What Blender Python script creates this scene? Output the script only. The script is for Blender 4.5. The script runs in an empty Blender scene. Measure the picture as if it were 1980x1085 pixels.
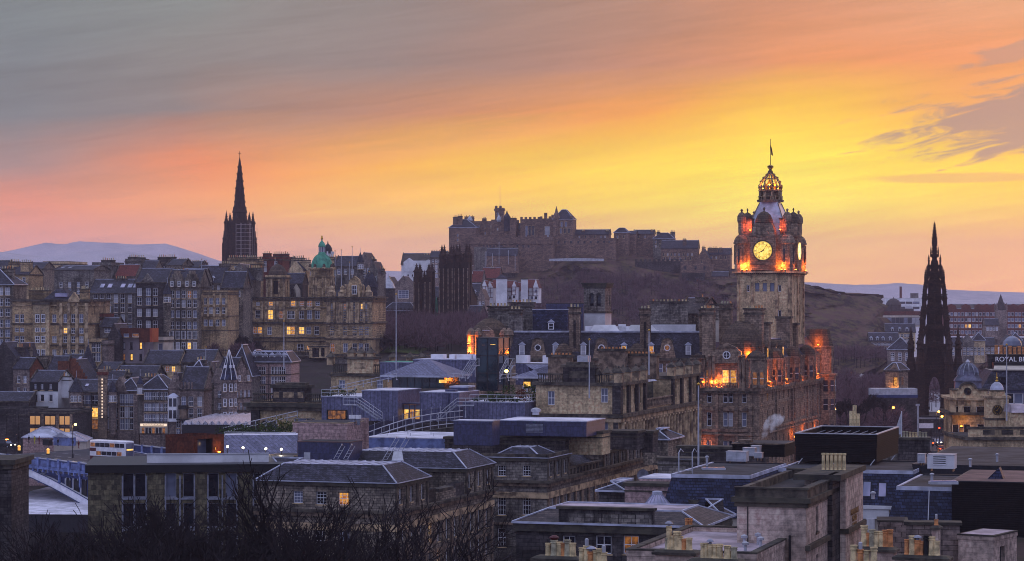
import bpy,math,random
from math import sin,cos,tan,atan,atan2,radians,pi,sqrt
from mathutils import Vector,noise
SC=bpy.context.scene
COL=SC.collection
F=4785.0
CZ=40.0
HOR=580.0
cam=bpy.data.cameras.new('camera');camo=bpy.data.objects.new('camera',cam);COL.objects.link(camo)
cam.sensor_width=36;cam.lens=F/1980*36;cam.clip_start=1;cam.clip_end=60000
cam.shift_y=(HOR-542.5)/1980
camo.location=(0,0,CZ);camo.rotation_euler=(pi/2,0,0)
SC.camera=camo
vs=SC.view_settings
vs.view_transform='Standard';vs.look='None';vs.exposure=0.0;vs.gamma=1;vs.use_curve_mapping=False
SC.cycles.use_denoising=True;SC.cycles.filter_width=1.0;SC.cycles.denoising_prefilter='ACCURATE'
SC.cycles.max_bounces=5;SC.cycles.diffuse_bounces=3;SC.cycles.volume_bounces=1;SC.cycles.transparent_max_bounces=12
def lin(v):
 v/=255.0
 return v/12.92 if v<=.04045 else((v+.055)/1.055)**2.4
def C(r,g,b):return(lin(r),lin(g),lin(b),1.0)
class NT:
 """small helper for node trees"""
 def __init__(s,tree):s.t=tree;s.n=tree.nodes;s.l=tree.links
 def node(s,typ,**kw):
  n=s.n.new(typ)
  for k,v in kw.items():setattr(n,k,v)
  return n
 def put(s,sock,v):
  if hasattr(v,'is_output') or hasattr(v,'links'):s.l.new(v,sock)
  else:sock.default_value=v
 def math(s,op,a,b=0.0,c=None,clamp=False):
  n=s.node('ShaderNodeMath',operation=op);n.use_clamp=clamp
  s.put(n.inputs[0],a);s.put(n.inputs[1],b)
  if c is not None:s.put(n.inputs[2],c)
  return n.outputs[0]
 def mix(s,f,a,b,bt='MIX'):
  n=s.node('ShaderNodeMix',data_type='RGBA',blend_type=bt)
  s.put(n.inputs[0],f);s.put(n.inputs[6],a);s.put(n.inputs[7],b)
  return n.outputs[2]
 def comb(s,x,y,z=0.0):
  n=s.node('ShaderNodeCombineXYZ');s.put(n.inputs[0],x);s.put(n.inputs[1],y);s.put(n.inputs[2],z);return n.outputs[0]
 def sep(s,v):
  n=s.node('ShaderNodeSeparateXYZ');s.l.new(v,n.inputs[0]);return n.outputs
 def noise(s,vec,scale=1.0,detail=3.0,rough=.5,dist=0.0):
  n=s.node('ShaderNodeTexNoise');s.l.new(vec,n.inputs['Vector'])
  n.inputs['Scale'].default_value=scale;n.inputs['Detail'].default_value=detail
  n.inputs['Roughness'].default_value=rough;n.inputs['Distortion'].default_value=dist
  return n.outputs['Fac']
 def ramp(s,f,stops,interp='LINEAR'):
  n=s.node('ShaderNodeValToRGB');r=n.color_ramp;r.interpolation=interp
  while len(r.elements)>1:r.elements.remove(r.elements[0])
  r.elements[0].position=stops[0][0];r.elements[0].color=stops[0][1]
  for p,c in stops[1:]:
   e=r.elements.new(p);e.color=c
  s.put(n.inputs[0],f);return n.outputs[0]
 def smooth(s,v,a,b):
  n=s.node('ShaderNodeMapRange',interpolation_type='SMOOTHSTEP');s.put(n.inputs[0],v)
  n.inputs[1].default_value=a;n.inputs[2].default_value=b;return n.outputs[0]
world=bpy.data.worlds.new('World');SC.world=world;world.use_nodes=True
W=NT(world.node_tree);W.n.clear()
tc=W.node('ShaderNodeTexCoord')
x,y,z=W.sep(tc.outputs['Generated'])
DEG=180/pi
az=W.math('MULTIPLY',W.math('ARCTAN2',x,y),DEG)
el=W.math('MULTIPLY',W.math('ARCSINE',z),DEG)
skew=W.math('SUBTRACT',el,W.math('MULTIPLY',az,.13))
n1=W.noise(W.comb(W.math('MULTIPLY',az,.055),W.math('MULTIPLY',skew,.55)),1,5,.55,.4)
n2=W.noise(W.comb(W.math('MULTIPLY',az,.13),W.math('MULTIPLY',skew,1.7),3.0),1,6,.6,.6)
n3=W.noise(W.comb(W.math('MULTIPLY',az,.10),W.math('MULTIPLY',skew,.42),7.0),1,3,.5,.2)
wel=W.math('ADD',el,W.math('MULTIPLY',W.math('SUBTRACT',n1,.5),1.5))
wel=W.math('ADD',wel,W.math('MULTIPLY',W.math('SUBTRACT',n2,.5),.55))
waz=W.math('ADD',az,W.math('MULTIPLY',W.math('SUBTRACT',n3,.5),5.0))
fac=W.math('ADD',W.math('DIVIDE',waz,360),.5)
A=lambda px:.5+math.degrees(atan((px-990)/F))/360
G=lambda a:.5+a/360
BACK={'lo':(150,158,200),'mid':(182,194,240),'hi':(192,204,246)}
def row(cols,back,side):
 st=[(0,C(*back)),(G(-80),C(*back)),(G(-30),C(*side[0]))]
 st+=[(A(px),C(*c)) for px,c in zip((50,400,800,1200,1500,1900),cols)]
 st+=[(G(24),C(*side[1])),(G(70),C(*side[2])),(.999,C(*back))]
 return W.ramp(fac,st)
rows=[(-1.0,row([(226,160,150),(232,165,146),(240,172,142),(250,180,140),(252,184,142),(250,178,140)],BACK['lo'],[(170,130,135),(240,165,135),(140,115,135)])),(1.2,row([(242,172,148),(248,182,148),(253,198,146),(255,202,136),(255,210,126),(255,196,130)],BACK['lo'],[(180,135,135),(245,170,130),(140,115,135)])),(2.15,row([(240,160,130),(254,182,124),(255,206,118),(255,222,106),(255,242,114),(255,220,108)],BACK['lo'],[(170,130,130),(250,175,120),(140,115,135)])),(3.1,row([(160,130,124),(240,154,112),(255,192,104),(255,220,92),(255,240,110),(255,216,96)],BACK['mid'],[(135,120,125),(250,170,110),(135,115,135)])),(4.3,row([(108,112,118),(124,114,114),(194,136,106),(240,164,102),(255,208,98),(236,170,108)],BACK['mid'],[(110,112,124),(240,160,110),(130,115,138)])),(5.5,row([(110,116,122),(124,120,120),(132,114,112),(172,124,108),(222,148,108),(224,148,112)],BACK['mid'],[(112,118,130),(225,155,120),(130,118,142)])),(7.0,row([(114,122,126),(122,126,126),(134,118,116),(160,124,112),(196,138,116),(208,154,128)],BACK['mid'],[(115,122,135),(205,155,130),(130,122,148)])),(16.0,row([(120,126,142)]*2+[(134,130,144)]*2+[(160,140,142)]*2,BACK['hi'],[(118,124,146),(170,145,145),(130,128,155)])),(40.0,row([(206,214,252)]*6,(206,214,252),[(206,214,252),(208,212,248),(204,212,250)])),(80.0,row([(226,234,255)]*6,(226,234,255),[(226,234,255)]*3)),]
col=rows[0][1]
for(e0,_),(e1,c1) in zip(rows,rows[1:]):
 n=W.node('ShaderNodeMapRange');W.put(n.inputs[0],wel);n.inputs[1].default_value=e0;n.inputs[2].default_value=e1
 col=W.mix(n.outputs[0],col,c1)
st=W.math('ADD',.46,W.math('MULTIPLY',n2,.62));st=W.math('ADD',st,W.math('MULTIPLY',n1,.54))
n5=W.noise(W.comb(W.math('MULTIPLY',az,.42),W.math('MULTIPLY',skew,4.6),5.0),1,7,.62,.9);st=W.math('ADD',st,W.math('MULTIPLY',W.math('SUBTRACT',n5,.5),.34))
gl=W.node('ShaderNodeMix',data_type='RGBA',blend_type='MULTIPLY');gl.inputs[0].default_value=1
W.l.new(col,gl.inputs[6]);W.l.new(W.comb(st,st,st),gl.inputs[7]);col=gl.outputs[2]
hs=W.node('ShaderNodeHueSaturation');hs.inputs['Saturation'].default_value=1.16;W.l.new(col,hs.inputs['Color']);col=hs.outputs[0]
def blob(a0,e0,sa,se,k):
 """ellipse in the direction sphere, 1 in the middle"""
 da=W.math('DIVIDE',W.math('SUBTRACT',az,a0),sa)
 e2=W.math('SUBTRACT',W.math('SUBTRACT',el,e0),W.math('MULTIPLY',W.math('SUBTRACT',az,a0),k))
 de=W.math('DIVIDE',e2,se)
 r=W.math('SQRT',W.math('ADD',W.math('MULTIPLY',da,da),W.math('MULTIPLY',de,de)))
 return W.math('SUBTRACT',1,r)
n4=W.noise(W.comb(W.math('MULTIPLY',az,.75),W.math('MULTIPLY',W.math('SUBTRACT',el,W.math('MULTIPLY',az,.2)),3.4),11.0),1,6,.62,.8)
m=W.math('ADD',blob(13.0,4.3,5.2,1.15,.12),W.math('MULTIPLY',W.math('SUBTRACT',n4,.5),1.6))
col=W.mix(W.math('MULTIPLY',W.smooth(m,.08,.5),.9),col,C(146,116,120))
m=W.math('ADD',blob(11.5,5.6,2.0,.35,.25),W.math('MULTIPLY',W.math('SUBTRACT',n4,.5),2.0))
col=W.mix(W.math('MULTIPLY',W.smooth(m,.2,.7),.6),col,C(158,122,120))
m=W.math('ADD',blob(10.2,2.78,2.6,.13,.0),W.math('MULTIPLY',W.math('SUBTRACT',n2,.5),1.2))
col=W.mix(W.math('MULTIPLY',W.smooth(m,.0,.5),.55),col,C(214,150,96))
sky=W.node('ShaderNodeTexSky',sky_type='NISHITA');sky.sun_disc=False
SUN_EL,SUN_AZ=4.0,24.0
sky.sun_elevation=radians(SUN_EL);sky.sun_rotation=radians(SUN_AZ)
bg=W.node('ShaderNodeBackground');bg.inputs[1].default_value=1.0
bg2=W.node('ShaderNodeBackground');bg2.inputs[1].default_value=0.012
W.l.new(sky.outputs[0],bg2.inputs[0])
W.l.new(col,bg.inputs[0])
ad=W.node('ShaderNodeAddShader');W.l.new(bg.outputs[0],ad.inputs[0]);W.l.new(bg2.outputs[0],ad.inputs[1])
o=W.node('ShaderNodeOutputWorld');W.l.new(ad.outputs[0],o.inputs[0])
world.cycles.sampling_method='MANUAL';world.cycles.sample_map_resolution=1024
sl=bpy.data.lights.new('sun','SUN');so=bpy.data.objects.new('sun',sl);COL.objects.link(so)
sl.energy=0.55;sl.angle=radians(14);sl.color=(1.0,.56,.32)
d_=Vector((sin(radians(SUN_AZ))*cos(radians(SUN_EL)),cos(radians(SUN_AZ))*cos(radians(SUN_EL)),sin(radians(SUN_EL))))
so.rotation_euler=d_.to_track_quat('Z','Y').to_euler()
MATS={}
def newmat(name):
 m=bpy.data.materials.new(name);m.use_nodes=True;t=NT(m.node_tree)
 b=t.n['Principled BSDF'];MATS[name]=m
 return m,t,b
def uvw(t):
 """wall coordinates: metres along the wall, metres up"""
 tc=t.node('ShaderNodeTexCoord');x,y,z=t.sep(tc.outputs['Object'])
 return tc.outputs['Object'],t.comb(t.math('ADD',x,y),z,0.0),x,y,z
def masonry(name,c1,c2,mortar,bw=.8,bh=.36,soot=.55,sootcol=(15,14,18),sc=.12,rough=.9,ms=.018,bump=.25,spec=.2):
 m,t,b=newmat(name)
 ob,uv,x,y,z=uvw(t)
 br=t.node('ShaderNodeTexBrick');t.l.new(uv,br.inputs['Vector'])
 br.inputs['Color1'].default_value=C(*c1);br.inputs['Color2'].default_value=C(*c2);br.inputs['Mortar'].default_value=C(*mortar)
 br.inputs['Scale'].default_value=1;br.inputs['Mortar Size'].default_value=ms
 br.inputs['Brick Width'].default_value=bw;br.inputs['Row Height'].default_value=bh;br.inputs['Bias'].default_value=-.1
 big=t.noise(ob,sc,6,.62,.3)
 streak=t.noise(t.comb(t.math('MULTIPLY',t.math('ADD',x,y),.9),t.math('MULTIPLY',z,.10),x),1,4,.6)
 f=t.math('ADD',t.smooth(big,.42,.66),t.math('MULTIPLY',t.smooth(streak,.48,.72),.7),clamp=True)
 fine=t.noise(ob,2.3,4,.6)
 c=t.mix(t.math('MULTIPLY',f,soot),br.outputs['Color'],C(*sootcol))
 c=t.mix(.55,c,t.mix(t.smooth(fine,.3,.7),C(95,92,92),C(235,228,222)),'OVERLAY')
 t.l.new(c,b.inputs['Base Color']);b.inputs['Roughness'].default_value=rough;b.inputs['Specular IOR Level'].default_value=spec
 if bump:
  bp=t.node('ShaderNodeBump');bp.inputs['Strength'].default_value=bump;bp.inputs['Distance'].default_value=.04
  t.l.new(br.outputs['Fac'],bp.inputs['Height']);bp.invert=True;t.l.new(bp.outputs[0],b.inputs['Normal'])
 return m
def plain(name,c,rough=.7,var=.25,sc=1.2,metal=0.0,spec=.3,c2=None,low=.35,hi=.65):
 m,t,b=newmat(name)
 tc=t.node('ShaderNodeTexCoord')
 n=t.noise(tc.outputs['Object'],sc,5,.6)
 dark=tuple(int(v*(1-var)) for v in c) if c2 is None else c2
 t.l.new(t.mix(t.smooth(n,low,hi),C(*dark),C(*c)),b.inputs['Base Color'])
 b.inputs['Roughness'].default_value=rough;b.inputs['Metallic'].default_value=metal;b.inputs['Specular IOR Level'].default_value=spec
 return m
def emit(name,c,s,c2=None,sc=1.5):
 m,t,b=newmat(name)
 tc=t.node('ShaderNodeTexCoord');n=t.noise(tc.outputs['Object'],sc,3,.6)
 cc=t.mix(t.smooth(n,.35,.65),C(*(c2 or c)),C(*c))
 t.l.new(cc,b.inputs['Emission Color']);b.inputs['Emission Strength'].default_value=s
 b.inputs['Base Color'].default_value=(.02,.02,.02,1);b.inputs['Roughness'].default_value=.2
 return m
masonry('warm_stone',(206,176,136),(168,142,112),(110,92,76),bw=1.1,bh=.42,soot=.72,ms=.01)
masonry('buff_stone',(222,196,158),(198,172,138),(140,120,98),bw=1.3,bh=.45,soot=.55,ms=.009)
masonry('grey_stone',(146,138,132),(100,94,94),(54,50,50),soot=.74)
masonry('tenement_stone',(166,152,138),(104,96,92),(46,42,44),bw=.5,bh=.3,soot=.74)
masonry('dark_stone',(88,82,84),(52,48,52),(28,27,30),soot=.72)
masonry('rose_stone',(162,144,138),(122,108,106),(72,62,62),soot=.6)
masonry('brown_stone',(164,142,124),(118,102,92),(60,46,42),bw=.9,bh=.4,soot=.5)
masonry('gothic_stone',(72,50,42),(42,30,28),(18,14,15),soot=.5,sootcol=(12,9,11))
masonry('castle_stone',(148,120,106),(98,80,76),(50,38,38),bw=1.2,bh=.6,soot=.4,sc=.06)
masonry('ashlar',(206,184,172),(186,164,154),(142,124,116),bw=1.5,bh=.36,soot=.42,ms=.008,sc=.22,bump=.15)
masonry('pink_stone',(190,160,158),(168,140,140),(120,98,98),bw=1.1,bh=.5,soot=.25)
masonry('red_stone',(120,62,52),(96,48,42),(60,34,32),soot=.3)
masonry('orange_brick',(150,84,56),(118,64,46),(80,56,48),bw=.3,bh=.1,soot=.3)
masonry('modern_block',(120,112,90),(58,54,50),(40,38,36),bw=.62,bh=.62,soot=.2,ms=.012,sc=.3)
masonry('slate',(76,74,94),(30,30,42),(18,18,26),bw=.42,bh=.2,soot=.6,sootcol=(22,20,26),ms=.02,rough=.7,spec=.25,sc=.4)
masonry('slate_blue',(58,66,100),(26,28,50),(12,13,24),bw=.55,bh=.3,soot=.5,sootcol=(22,22,34),ms=.03,rough=.65,spec=.25,sc=.4)
masonry('slate_brown',(92,80,78),(64,56,60),(38,34,38),bw=.42,bh=.16,soot=.4,ms=.012,rough=.6,sc=.4)
masonry('zinc',(104,104,136),(84,84,116),(34,34,54),bw=.62,bh=60,soot=.2,sootcol=(60,58,80),ms=.03,rough=.5,spec=.5,sc=.3)
masonry('zinc_dark',(58,60,98),(50,52,86),(30,30,52),bw=.9,bh=1.4,soot=.2,ms=.02,rough=.5,spec=.5,sc=.3)
masonry('black_cladding',(24,21,24),(19,17,20),(6,5,7),bw=30,bh=.2,soot=.1,ms=.04,rough=.85,spec=.15)
masonry('pantile',(124,64,58),(96,48,48),(60,34,34),bw=.4,bh=.35,soot=.3)
masonry('corten',(98,52,38),(80,42,34),(46,26,24),bw=1.2,bh=2.4,soot=.3,ms=.01)
masonry('glass_roof',(206,204,216),(190,190,206),(96,96,112),bw=.9,bh=3.0,soot=.2,ms=.06,rough=.3,spec=.5)
masonry('dome_slate',(104,88,76),(78,66,60),(40,34,34),bw=6,bh=.42,soot=.35,ms=.03)
plain('lead_dark',(112,110,132),.6,.4,.7)
plain('lead',(196,196,216),.5,.25,.5,spec=.5)
plain('membrane',(232,226,240),.6,.22,.35)
plain('membrane_pink',(190,172,182),.6,.3,.4)
plain('tar',(70,66,70),.9,.45,.3)
plain('bitumen_red',(120,92,88),.8,.25,.4)
plain('parapet_dark',(52,47,46),.9,.5,.9,c2=(82,76,66))
plain('trim_dark',(42,38,38),.9,.5,.9,c2=(100,90,80))
plain('trim_warm',(206,176,140),.9,.4,.8,c2=(104,86,72))
plain('trim_brown',(150,126,108),.9,.45,.9,c2=(70,58,52))
plain('white_paint',(238,234,240),.5,.1,.8)
plain('white_wall',(226,222,226),.8,.14,.25)
plain('cream_wall',(206,192,178),.8,.15,.3)
plain('taupe_wall',(150,136,142),.8,.12,.3)
plain('black_paint',(26,24,30),.5,.2)
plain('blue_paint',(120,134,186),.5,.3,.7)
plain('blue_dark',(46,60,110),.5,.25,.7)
plain('grey_metal',(150,150,166),.4,.2,2,metal=.3)
plain('dark_metal',(44,44,52),.45,.2,2,metal=.3)
plain('pale_metal',(188,186,196),.4,.15,1,metal=.1)
plain('copper_green',(92,168,140),.7,.3,.5,c2=(60,124,104))
plain('dark_red',(86,26,36),.4,.2)
plain('orange_panel',(176,72,36),.6,.15,.4)
plain('rock',(96,74,72),.95,.5,.05,c2=(52,40,42))
plain('pot_buff',(238,210,160),.8,.3,2.5)
plain('pot_orange',(224,150,96),.8,.3,2.5)
plain('pot_grey',(190,180,150),.8,.3,2.5)
plain('bark',(36,28,32),.95,.3,3)
plain('twig_dark',(40,31,36),.95,.3,.7)
plain('lettering',(150,112,70),.8,.2)
plain('twig',(116,86,94),.95,.3,.7)
plain('moss',(70,86,22),.95,.6,.8)
plain('leaf',(30,46,22),.9,.6,1.5,c2=(60,78,30))
plain('leaf_yellow',(120,110,40),.9,.5,1.5)
plain('asphalt',(66,62,70),.85,.2,.2)
plain('paving',(120,112,118),.85,.3,.3)
plain('mark_white',(210,210,214),.7,.2,1)
plain('gold',(220,170,70),.35,.2,2,metal=.8)
plain('black_hand',(12,10,10),.5,.1)
plain('cloth_dark',(26,26,36),.9,.2)
plain('cloth_yellow',(200,190,40),.8,.2)
plain('cloth_red',(120,40,44),.9,.2)
plain('skin',(190,140,116),.7,.1)
plain('tyre',(18,18,20),.9,.1)
plain('teal',(24,88,96),.5,.2)
plain('scaffold',(168,150,150),.5,.2,metal=.3)
emit('lit_warm',(255,186,84),.85,(170,90,36),1.6)
emit('lit_yellow',(255,214,110),1.4,(220,140,50),1.6)
emit('lit_dim',(190,120,60),.55,(90,56,40),1.6)
emit('lit_panel',(238,178,112),.62,(220,158,96),.3)
emit('lamp_orange',(255,140,40),30)
emit('lamp_white',(255,236,200),9)
emit('lamp_yellow',(255,196,70),22)
emit('lamp_red',(255,50,24),16)
emit('clock_glow',(255,226,120),1.25,(255,196,70),1.6)
emit('sign_white',(255,226,200),1.1)
def glassmat(name,c,rough=.08,c2=None,spec=.6,sc=.35):
 m,t,b=newmat(name)
 tc=t.node('ShaderNodeTexCoord');n=t.noise(tc.outputs['Object'],sc,2,.5)
 t.l.new(t.mix(t.smooth(n,.4,.6),C(*c),C(*(c2 or c))),b.inputs['Base Color'])
 b.inputs['Roughness'].default_value=rough;b.inputs['Specular IOR Level'].default_value=spec
glassmat('glass',(24,26,36),.06,(40,42,56))
glassmat('glass_pale',(120,124,146),.15,(90,94,116))
glassmat('glass_blind',(176,172,180),.35,(150,148,160))
glassmat('glass_teal',(16,34,44),.08,(30,56,66),.7)
glassmat('skylight',(170,160,190),.12,(120,120,150),.9)
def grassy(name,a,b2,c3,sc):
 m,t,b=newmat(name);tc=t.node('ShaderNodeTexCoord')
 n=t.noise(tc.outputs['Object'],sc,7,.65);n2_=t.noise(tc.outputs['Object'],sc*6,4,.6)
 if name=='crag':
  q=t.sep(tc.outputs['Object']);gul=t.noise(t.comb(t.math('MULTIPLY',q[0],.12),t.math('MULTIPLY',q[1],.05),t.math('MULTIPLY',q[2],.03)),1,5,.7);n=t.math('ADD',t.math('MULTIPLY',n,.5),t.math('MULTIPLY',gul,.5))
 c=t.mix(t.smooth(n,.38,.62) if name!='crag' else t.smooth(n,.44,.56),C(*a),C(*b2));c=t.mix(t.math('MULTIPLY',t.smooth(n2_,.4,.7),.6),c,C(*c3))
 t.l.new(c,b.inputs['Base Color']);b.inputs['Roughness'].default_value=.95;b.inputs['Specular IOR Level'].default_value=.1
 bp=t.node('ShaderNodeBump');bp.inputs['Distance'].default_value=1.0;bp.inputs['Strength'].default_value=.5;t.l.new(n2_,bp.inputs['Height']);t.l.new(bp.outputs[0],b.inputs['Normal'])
grassy('crag',(92,68,64),(44,32,38),(104,94,58),.05)
grassy('ground',(52,44,46),(66,58,54),(44,48,34),.02)
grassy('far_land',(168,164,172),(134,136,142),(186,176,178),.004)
grassy('grass',(52,68,34),(70,84,40),(84,76,50),.15)
class M:
 def __init__(s):s.v=[];s.f=[];s.mi=[];s.mats=[]
 def mat(s,name):
  if name not in s.mats:s.mats.append(name)
  return s.mats.index(name)
 def face(s,pts,m):
  b=len(s.v);s.v+=[tuple(p) for p in pts];s.f.append(tuple(range(b,b+len(pts))));s.mi.append(s.mat(m))
 def box(s,x0,y0,z0,x1,y1,z1,m,rot=0,c=None,skip=''):
  b=len(s.v);k=s.mat(m)
  P=[(x0,y0,z0),(x1,y0,z0),(x1,y1,z0),(x0,y1,z0),(x0,y0,z1),(x1,y0,z1),(x1,y1,z1),(x0,y1,z1)]
  if rot:
   cx,cy=c if c else((x0+x1)/2,(y0+y1)/2);ca,sa=cos(rot),sin(rot)
   P=[((px-cx)*ca-(py-cy)*sa+cx,(px-cx)*sa+(py-cy)*ca+cy,pz) for px,py,pz in P]
  s.v+=P
  F_={'b':(0,3,2,1),'t':(4,5,6,7),'f':(0,1,5,4),'r':(1,2,6,5),'k':(2,3,7,6),'l':(3,0,4,7)}
  for key,q in F_.items():
   if key in skip:continue
   s.f.append(tuple(b+i for i in q));s.mi.append(k)
 def frus(s,x0,y0,x1,y1,z0,X0,Y0,X1,Y1,z1,m,top=None):
  b=len(s.v);k=s.mat(m)
  s.v+=[(x0,y0,z0),(x1,y0,z0),(x1,y1,z0),(x0,y1,z0),(X0,Y0,z1),(X1,Y0,z1),(X1,Y1,z1),(X0,Y1,z1)]
  for q in[(0,1,5,4),(1,2,6,5),(2,3,7,6),(3,0,4,7),(0,3,2,1)]:s.f.append(tuple(b+i for i in q));s.mi.append(k)
  s.f.append((b+4,b+5,b+6,b+7));s.mi.append(s.mat(top) if top else k)
 def lathe(s,cx,cy,prof,m,n=12,ph=0.0,capt=True,sx=1,sy=1):
  """prof: list of (radius, z)"""
  k=s.mat(m);b=len(s.v)
  for r,z in prof:
   for i in range(n):
    a=2*pi*(i+ph)/n;s.v.append((cx+r*cos(a)*sx,cy+r*sin(a)*sy,z))
  for j in range(len(prof)-1):
   for i in range(n):
    i2=(i+1)%n
    s.f.append((b+j*n+i,b+j*n+i2,b+(j+1)*n+i2,b+(j+1)*n+i));s.mi.append(k)
  if capt:s.f.append(tuple(b+(len(prof)-1)*n+i for i in range(n)));s.mi.append(k)
  s.f.append(tuple(b+i for i in reversed(range(n))));s.mi.append(k)
 def cyl(s,cx,cy,z0,z1,r,m,n=8,r1=None):s.lathe(cx,cy,[(r,z0),(r if r1 is None else r1,z1)],m,n)
 def tube(s,p,q,r,m,n=4,r1=None):
  p=Vector(p);q=Vector(q);d=q-p
  if d.length<1e-6:return
  d.normalize();u=d.orthogonal().normalized();w=d.cross(u);b=len(s.v);k=s.mat(m)
  for c,rr in((p,r),(q,r if r1 is None else r1)):
   for i in range(n):
    a=2*pi*i/n;s.v.append(tuple(c+u*(rr*cos(a))+w*(rr*sin(a))))
  for i in range(n):
   j=(i+1)%n;s.f.append((b+i,b+j,b+n+j,b+n+i));s.mi.append(k)
  if n>3 or r>.2:
   s.f.append(tuple(b+i for i in reversed(range(n))));s.mi.append(k);s.f.append(tuple(b+n+i for i in range(n)));s.mi.append(k)
 def path(s,pts,r,m,n=4):
  for a,b in zip(pts,pts[1:]):s.tube(a,b,r,m,n)
 def prism(s,poly,z0,z1,m,top=None):
  """poly counter-clockwise seen from above"""
  b=len(s.v);n=len(poly);k=s.mat(m)
  s.v+=[(x,y,z0) for x,y in poly]+[(x,y,z1) for x,y in poly]
  for i in range(n):
   j=(i+1)%n;s.f.append((b+i,b+j,b+n+j,b+n+i));s.mi.append(k)
  s.f.append(tuple(b+n+i for i in range(n)));s.mi.append(s.mat(top) if top else k)
  s.f.append(tuple(b+i for i in reversed(range(n))));s.mi.append(k)
 def extr(s,poly,y0,y1,m):
  """poly in x,z seen from the front (-y), counter-clockwise; extruded from y0 (front) to y1"""
  b=len(s.v);n=len(poly);k=s.mat(m)
  s.v+=[(x,y0,z) for x,z in poly]+[(x,y1,z) for x,z in poly]
  s.f.append(tuple(b+i for i in range(n)));s.mi.append(k)
  s.f.append(tuple(b+n+i for i in reversed(range(n))));s.mi.append(k)
  for i in range(n):
   j=(i+1)%n;s.f.append((b+i,b+n+i,b+n+j,b+j));s.mi.append(k)
 def facade(s,ox,oy,dx,dy,L,z0,z1,ops,m,depth=.25,rev=None):
  nx,ny=dy,-dx;k=s.mat(m);kr=s.mat(rev or m)
  xs=sorted({0.0,L,*[round(v,4) for o in ops for v in(o[0],o[2])]})
  zs=sorted({z0,z1,*[round(v,4) for o in ops for v in(o[1],o[3])]})
  xs=[v for v in xs if 0<=v<=L];zs=[v for v in zs if z0<=v<=z1]
  P=lambda u,z,d=0:(ox+dx*u-nx*d,oy+dy*u-ny*d,z)
  def isop(u,z):return any(o[0]<u<o[2] and o[1]<z<o[3] for o in ops)
  idx={}
  def vi(i,j):
   if(i,j) not in idx:idx[i,j]=len(s.v);s.v.append(P(xs[i],zs[j]))
   return idx[i,j]
  for j in range(len(zs)-1):
   for i in range(len(xs)-1):
    if isop((xs[i]+xs[i+1])/2,(zs[j]+zs[j+1])/2):continue
    s.f.append((vi(i,j),vi(i+1,j),vi(i+1,j+1),vi(i,j+1)));s.mi.append(k)
  for o in ops:
   a,b,c,e=o[:4]
   for q in[((a,b),(a,e)),((a,e),(c,e)),((c,e),(c,b)),((c,b),(a,b))]:
    (u0,w0),(u1,w1)=q
    bb=len(s.v);s.v+=[P(u0,w0),P(u0,w0,depth),P(u1,w1,depth),P(u1,w1)]
    s.f.append((bb+3,bb+2,bb+1,bb));s.mi.append(kr)
 def islands(s):
  par=list(range(len(s.v)))
  def f(a):
   while par[a]!=a:par[a]=par[par[a]];a=par[a]
   return a
  for q in s.f:
   for a in q[1:]:par[f(a)]=f(q[0])
  B={}
  for i,v in enumerate(s.v):
   r=f(i);b=B.setdefault(r,[list(v),list(v)])
   for k in range(3):b[0][k]=min(b[0][k],v[k]);b[1][k]=max(b[1][k],v[k])
  ch=True;g=[[b,{r}] for r,b in B.items()]
  while ch:
   ch=False
   for i in range(len(g)):
    for j in range(i+1,len(g)):
     a,b=g[i][0],g[j][0]
     if all(a[0][k]-.03<=b[1][k] and b[0][k]-.03<=a[1][k] for k in range(3)):
      g[i]=[[[min(a[0][k],b[0][k]) for k in range(3)],[max(a[1][k],b[1][k]) for k in range(3)]],g[i][1]|g[j][1]];g.pop(j);ch=True;break
    if ch:break
  out=[]
  for _,rs in g:
   m=M();mp={}
   for q,k in zip(s.f,s.mi):
    if f(q[0]) in rs:
     for a in q:
      if a not in mp:mp[a]=len(m.v);m.v.append(s.v[a])
     m.f.append(tuple(mp[a] for a in q));m.mi.append(m.mat(s.mats[k]))
   if m.f:out.append(m)
  return out or[s]
 def build(s,name,parent=None,loc=(0,0,0),rz=0,smooth=False,**props):
  me=bpy.data.meshes.new(name);me.from_pydata(s.v,[],s.f)
  for mt in s.mats:me.materials.append(MATS[mt])
  me.polygons.foreach_set('material_index',s.mi)
  if smooth:me.polygons.foreach_set('use_smooth',[True]*len(s.f))
  me.update()
  o=bpy.data.objects.new(name,me);COL.objects.link(o);o.parent=parent;o.location=loc;o.rotation_euler=(0,0,rz)
  for k,v in props.items():o[k]=v
  return o
def empty(name,loc,rz,label,cat,group=None):
 o=bpy.data.objects.new(name,None);COL.objects.link(o);o.location=loc;o.rotation_euler=(0,0,rz)
 o.empty_display_size=.5
 o['label']=label;o['category']=cat
 if group:o['group']=group
 return o
def copy_tree(o,parent=None):
 c=o.copy();COL.objects.link(c);c.parent=parent
 for ch in list(o.children):copy_tree(ch,c)
 return c
def at(px,py,d):return Vector(((px-990)/F*d,d,CZ-(py-HOR)/F*d))
def X(px,d):return(px-990)/F*d
def Z(py,d):return CZ-(py-HOR)/F*d
def interp(pts,v):
 if v<=pts[0][0]:return pts[0][1]
 for(a,b),(c,e) in zip(pts,pts[1:]):
  if v<=c:return b+(e-b)*(v-a)/(c-a)
 return pts[-1][1]
GL=[(0,38),(80,25),(150,8),(230,-10),(420,-14),(545,-10),(600,2),(650,6),(720,15),(850,28),(1000,30),(1150,24),(1500,6),(3000,-12),(8000,-30)]
GR=[(0,38),(80,25),(150,9),(250,1),(650,1),(900,0),(1500,-5),(3000,-20),(8000,-40)]
def ground(x,y):
 px=990+F*x/max(y,30)
 t=min(1,max(0,(px-1050)/250.0));t=t*t*(3-2*t)
 return interp(GL,y)*(1-t)+interp(GR,y)*t
WMESH={}
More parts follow.
